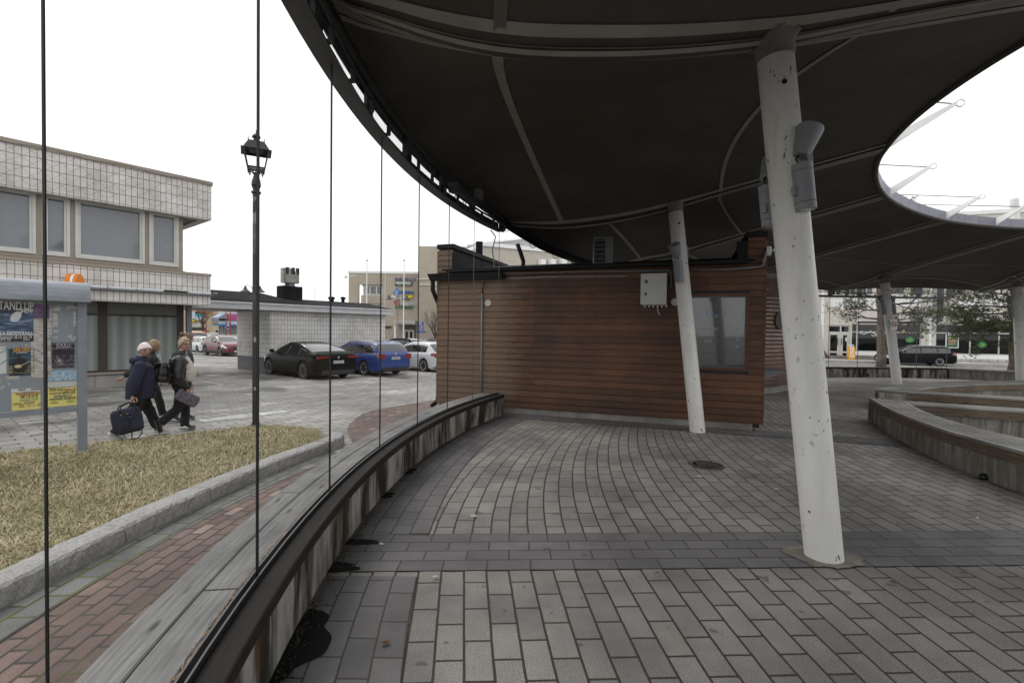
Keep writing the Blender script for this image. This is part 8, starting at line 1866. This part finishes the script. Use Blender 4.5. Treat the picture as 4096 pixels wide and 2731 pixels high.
# orange post box
PBx = BR.off(1.9); p6 = lambda x, y: PBx.px(3250 + x / 3.563, 1120 + y / 3.563)
q0, q1 = p6(516, 950), p6(608, 1130); pbx = root('post_box', 'orange yellow post box with white posti lettering standing before the shop door', 'post box', PBx.pt((q0[0] + q1[0]) / 2, -.5))
m_po = mat('post_orange', (.80, .38, .03), .45, .05)
mb = MB(); PBx.slab(mb, q0[0], q1[0], q1[1], q0[1], -.45, 0); build('box', mb, m_po, pbx, bevel=.03); mb = MB(); PBx.slab(mb, q0[0] + .12, q1[0] - .12, -.5, q1[1] + .01, -.35, -.08); build('foot', mb, m_side if False else mat('post_foot', (.25, .22, .2), .8), pbx)
mb = MB(); PBx.slab(mb, q0[0] + .12, q1[0] - .32, q0[1] - .22, q0[1] - .12, .001, .02); build('letter_flap', mb, m_wht, pbx)
a_ = (q0[0] + q1[0]) / 2 + .12; text('lettering', 'posti', m_wht, PBx.pt(a_, q1[1] + .18, .01), (0, 0, 1), .55, pbx, up=tuple(-BR.d), ext=.006, fit=1.05, bold=.01)
# purple cloth/bike edge left by pilaster
q = PBx.pt(*p6(165, 1060)); tag(build('purple_a_board', MB().prism([q, q + BR.d * .55 - Vector((0, 0, .55)), q + BR.d * .15 - Vector((0, 0, .55)), q + BR.d * -.05 + Vector((0, 0, .45))], BR.n * .04), flat('purple_board', (.18, .05, .16), .6)), 'purple board edge showing beside the near column across the street', 'sign')

# ------------------------------------------------------------------ trees
m_bark, n_, b_ = newmat('pine_bark'); _g = noise(n_, coords(n_, 'P', (1, 1, .35)), 14, 5, .75); L(n_, ramp(n_, _g, [(.35, (.045, .036, .028)), (.65, (.19, .16, .13))]), b_.inputs['Base Color']); b_.inputs['Roughness'].default_value = .95; bump(n_, b_, _g, .9, .03)
m_twig = mat('dark_twig', (.06, .05, .045), .9, .2)
m_need, n_, b_ = newmat('pine_needles_green'); rnd = N(n_, 'ShaderNodeNewGeometry').outputs['Random Per Island']; L(n_, ramp(n_, rnd, [(0, (.022, .035, .014)), (.5, (.055, .075, .028)), (.85, (.10, .115, .05)), (1, (.16, .13, .07))]), b_.inputs['Base Color']); b_.inputs['Roughness'].default_value = .7
def limbs(rnd_, mb, p, d, ln, r, depth, tips, spread=.6, up=.1, seg=6, kids=(2, 4), shrink=.68):
    P_ = [p]; dd = d.normalized(); n = 5
    for i in range(n):
        dd = (dd + Vector((rnd_.uniform(-1, 1), rnd_.uniform(-1, 1), rnd_.uniform(-1, 1))) * .14 + Vector((0, 0, up * .2))).normalized(); P_.append(P_[-1] + dd * ln / n)
    mb.tube(P_, [r * (1 - .55 * i / n) for i in range(n + 1)], seg, False)
    if depth == 0: tips.append((P_[-1], dd)); tips.append((P_[-2], dd)); return
    for k in range(rnd_.randint(*kids)):
        i = rnd_.randint(2, n); a = Vector((rnd_.uniform(-1, 1), rnd_.uniform(-1, 1), rnd_.uniform(-.6, .8))).normalized()
        limbs(rnd_, mb, P_[i], (dd + a * spread * 1.3).normalized(), ln * shrink * rnd_.uniform(.7, 1.1), r * .5, depth - 1, tips, spread, up, max(3, seg - 1), kids, shrink)
    limbs(rnd_, mb, P_[-1], dd, ln * shrink, r * .45, depth - 1, tips, spread, up, max(3, seg - 1), kids, shrink)
def tufts(rnd_, tips, size, per, blades, wd):
    mb = MB(); V = mb.v; F_ = mb.f
    for p, d in tips:
        for k in range(per):
            c = p + Vector((rnd_.gauss(0, size * .9), rnd_.gauss(0, size * .9), rnd_.gauss(0, size * .55))); ax = (d + Vector((rnd_.uniform(-.6, .6), rnd_.uniform(-.6, .6), rnd_.uniform(-.1, .8)))).normalized()
            for b in range(blades):
                q = (ax * .7 + Vector((rnd_.uniform(-1, 1), rnd_.uniform(-1, 1), rnd_.uniform(-.5, 1)))).normalized() * size * rnd_.uniform(.5, 1); s = q.cross(Vector((rnd_.uniform(-1, 1), rnd_.uniform(-1, 1), rnd_.uniform(-1, 1)))).normalized() * wd; o = len(V)
                V += [c - s, c + s, c + q]; F_.append((o, o + 1, o + 2))
    return mb
def pine(x, y, z, h, r, branches, label, seed, crown=(), lean=0, dens=3):
    rd = random.Random(seed); g = root('pine_tree', label, 'tree', (x, y, z), 0, 'pines around the tent')
    mb = MB(); n = 12; pts = [Vector((x + lean * (i / n) + rd.uniform(-.05, .05) * i / 3, y + rd.uniform(-.05, .05), z + h * i / n)) for i in range(n + 1)]; mb.tube(pts, [r * (1.15 if i == 0 else 1 - .75 * i / n) for i in range(n + 1)], 16); build('trunk', mb, m_bark, g, smooth=True)
    bm_ = MB(); tips = []
    for zz, az, ln, up in branches:
        i = min(n - 1, int((zz - z) / h * n)); p = pts[i].lerp(pts[i + 1], ((zz - z) / h * n) - i) if zz < z + h else pts[-1]
        limbs(rd, bm_, p, Vector((math.cos(R(az)), math.sin(R(az)), up)), ln * .5, r * .28, 3, tips, .65, .05, 6, (2, 3), .62)
    build('branches', bm_, m_twig, g)
    build('needles', tufts(rd, tips, .15, dens, 13, .010), m_need, g)
    return g
tp1 = atY(3525, 1464, 31.5)
rd = random.Random(1)
pine(tp1.x, tp1.y, -.55, 10, .26, [(2.6, 180, 3.0, .02), (3.1, 200, 2.6, .12), (2.0, 10, 3.4, .0), (2.9, -15, 3.8, .05), (3.5, -30, 4.0, 0), (2.4, -60, 2.6, .0), (3.9, 170, 2.5, .2), (4.0, 20, 3.4, .1), (5.5, 100, 2, .3)] + [(6.2 + k * .33, rd.uniform(0, 360), 2.3 - k * .12, .35) for k in range(11)], 'tall pine with a thick scaly trunk standing before the black estate', 11, lean=-.3)
pine(27.4, 27.0, -.5, 7.8, .24, [(2.3, 175, 3.2, -.05), (2.9, 165, 3.6, .0), (3.4, 190, 3.4, .05), (2.1, 200, 2.6, -.08), (1.9, 170, 3.0, -.1), (2.6, 215, 3.2, .0), (3.7, 180, 3.2, .1), (2.4, 240, 2.6, 0), (1.6, 185, 2.4, -.05), (3.2, 150, 3.0, .05), (2.0, 160, 2.6, -.05)] + [(4.6 + k * .22, rd.uniform(90, 270), 2.6 - k * .12, .2) for k in range(11)], 'bushy pine at the right edge, its branches hanging before the shop windows', 12, dens=4)
pt_ = atY(3592, 815, 44); pine(pt_.x, pt_.y, -.7, pt_.z + .9, .2, [(pt_.z - .2 - k * .5, rd.uniform(0, 360), 1.2 + k * .1, .3) for k in range(7)], 'pine top just showing over the rim of the tent opening', 13)
pk = atY(2330, 1045, 32); pine(pk.x, pk.y, -.6, pk.z + .9, .2, [(pk.z - .1 - k * .35, rd.uniform(0, 360), 1.3, .5) for k in range(8)] , 'pine crown peeping over the kiosk roof left of the air conditioner', 14, dens=3)
def bare(px, py, Y, h, label, seed, sc=1.0):
    p = atY(px, py, Y); z = gz(Y) - .1; rd = random.Random(seed); g = root('bare_tree', label, 'tree', (p.x, p.y, z), 0, 'leafless street trees')
    mb = MB(); mb.tube([Vector((p.x, p.y, z)), Vector((p.x + .03, p.y, z + h * .34))], [.13 * sc, .09 * sc], 10); build('trunk', mb, m_twig, g)
    bm_ = MB(); tips = []
    for k in range(9): a = rd.uniform(0, 6.3); limbs(rd, bm_, Vector((p.x + .03, p.y, z + h * (.28 + .03 * (k % 3)))), Vector((math.cos(a) * .65, math.sin(a) * .65, 1.1)), h * .24, .04 * sc, 3, tips, .5, .35, 4, (2, 3), .72)
    build('branches', bm_, m_twig, g)
bare(1740, 1350, 56, 5.6, 'small leafless tree beside the kiosk corner in front of the hotel', 21, 1.3); bare(811, 1350, 66, 8.2, 'leafless tree in front of the shop signs, seen through the passage', 22, 1.3)

# ------------------------------------------------------------------ lamps, flagpoles, signs outside
m_pole = mat('grey_pole', (.22, .23, .24), .5, .1); m_redp = mat('red_pole', (.28, .05, .035), .5, .1)
def pole(name, px, yb, yt, Y, r, m, label, cat, grp=None, zb=None):
    a = atY(px, yb, Y); t = atY(px, yt, Y); z = gz(Y) - .1 if zb is None else zb; g = root(name, label, cat, (a.x, a.y, z), 0, grp); mb = MB(); mb.tube([Vector((a.x, a.y, z)), Vector((a.x, a.y, t.z))], [r, r * .6], 8); build('pole', mb, m, g); return g, Vector((a.x, a.y, t.z))
for px, lab in ((1466, 'white flagpole before the left part of the hotel'), (1614, 'white flagpole before the hotel entrance')):
    g, t = pole('flagpole', px, 1350, 1044, 66, .10, m_wht, lab, 'flagpole', 'flagpoles before the hotel'); mb = MB(); mb.ell(t + Vector((0, 0, .08)), (.13, .13, .1), 10, 6); build('finial', mb, m_lan, g)
def twolamp(px, yt, Y, lab, both=True, w_=1.0, sc=1.0):
    g, t = pole('double_arm_lamp', px, 1350, yt, Y, .09 * sc, m_pole, lab, 'street lamp', 'double arm bell lamps')
    for s in ((-1, 1) if both else (-1,)):
        mb = MB(); mb.tube([t - Vector((0, 0, .15)), t + Vector((s * w_ * .4, 0, .05)), t + Vector((s * w_ * .8, 0, .15)), t + Vector((s * w_, 0, .0))], .035 * sc, 6); build('arm', mb, m_pole, g)
        mb = MB(); mb.lathe([(.06, .0), (.10, -.12), (.18, -.30), (.40, -.48), (.40, -.53), (.3, -.53)], t + Vector((s * w_, 0, .05)), (0, 0, 1), 14); build('bell_shade', mb, m_steel, g)
twolamp(1590, 1182, 58, 'double bell lamp on a grey pole in front of the hotel signs', w_=1.05, sc=1.1); twolamp(1010, 1146, 42, 'double bell lamp rising behind the roof of the tiled service block', w_=.62, sc=.7)
g, t = pole('slim_mast', 1257, 1290, 1161, 60, .05, m_wht, 'thin pale mast above the service block roof, right of the vent tower', 'mast'); mb = MB(); mb.box(t, (.4, .05, .06)); build('cross_arm', mb, m_wht, g)
for i, (px, Y) in enumerate(((824, 52), (904, 56), (922, 57))): pole('red_pole', px, 1340, 1240, Y, .08, m_redp, ['slim red pole before the shop signs', 'left one of the two red poles by the crossing signs', 'right one of the two red poles by the crossing signs'][i], 'pole', 'red poles near the shops')
pg, t = pole('parking_sign_post', 1678, 1370, 1285, 40, .035, m_pole, 'post with a blue P parking sign and panels, left of the bare tree', 'sign')
for y0, y1, w_ in ((1287, 1300, .42), (1301, 1309, .42), (1310, 1317, .42), (1318, 1324, .42), (1325, 1331, .85)):
    a = atY(1684, y1, 39.9); b = atY(1684, y0, 39.9); mb = MB(); mb.box(((a.x), a.y, (a.z + b.z) / 2), (w_, .02, b.z - a.z - .02)); s_ = build('sign_plate', mb, m_eub, pg)
    if w_ < .5: text('sign_symbol', {1287: 'P', 1301: '-4h', 1310: '8-18', 1318: 'x'}[y0], m_wht, (a.x - .15, a.y - .015, a.z + .04), (1, 0, 0), (b.z - a.z) * .9, s_, ext=.003, fit=.28 if y0 > 1290 else .2)
xg, t = pole('crossing_sign_post', 913, 1330, 1262, 45, .03, m_pole, 'pole with blue pedestrian crossing signs between the red poles', 'sign')
for (x0, y0, x1, y1) in ((906, 1292, 919, 1304), (899, 1300, 905, 1316), (909, 1307, 917, 1321)):
    a = atY(x0, y1, 44.9); b = atY(x1, y0, 44.9); mb = MB(); mb.box(((a.x + b.x) / 2, a.y, (a.z + b.z) / 2), (abs(b.x - a.x), .02, b.z - a.z)); s_ = build('sign_plate', mb, m_eub, xg)
    c = Vector(((a.x + b.x) / 2, a.y - .02, (a.z + b.z) / 2)); k = (b.x - a.x) * .42; mb = MB(); mb.prism([c + Vector((-k, 0, -k * .9)), c + Vector((k, 0, -k * .9)), c + Vector((0, 0, k * .9))], (0, .008, 0)); tr = build('white_triangle', mb, m_wht, s_); mb = MB(); mb.prism([c + Vector((-k * .2, -.004, -k * .7)), c + Vector((k * .2, -.004, -k * .7)), c + Vector((k * .1, -.004, k * .3)), c + Vector((-k * .1, -.004, k * .3))], (0, .003, 0)); build('walking_symbol', mb, m_dark, s_)
c = atY(1383, 1106, 79); hc = root('wall_camera', 'small white camera on the left corner of the hotel', 'camera', c); mb = MB(); mb.ell(c, (.25, .25, .3), 12, 8); build('housing', mb, m_wht, hc); mb = MB(); mb.tube([c, c + Vector((.9, 2, .4))], .05, 6); build('arm', mb, m_wht, hc)
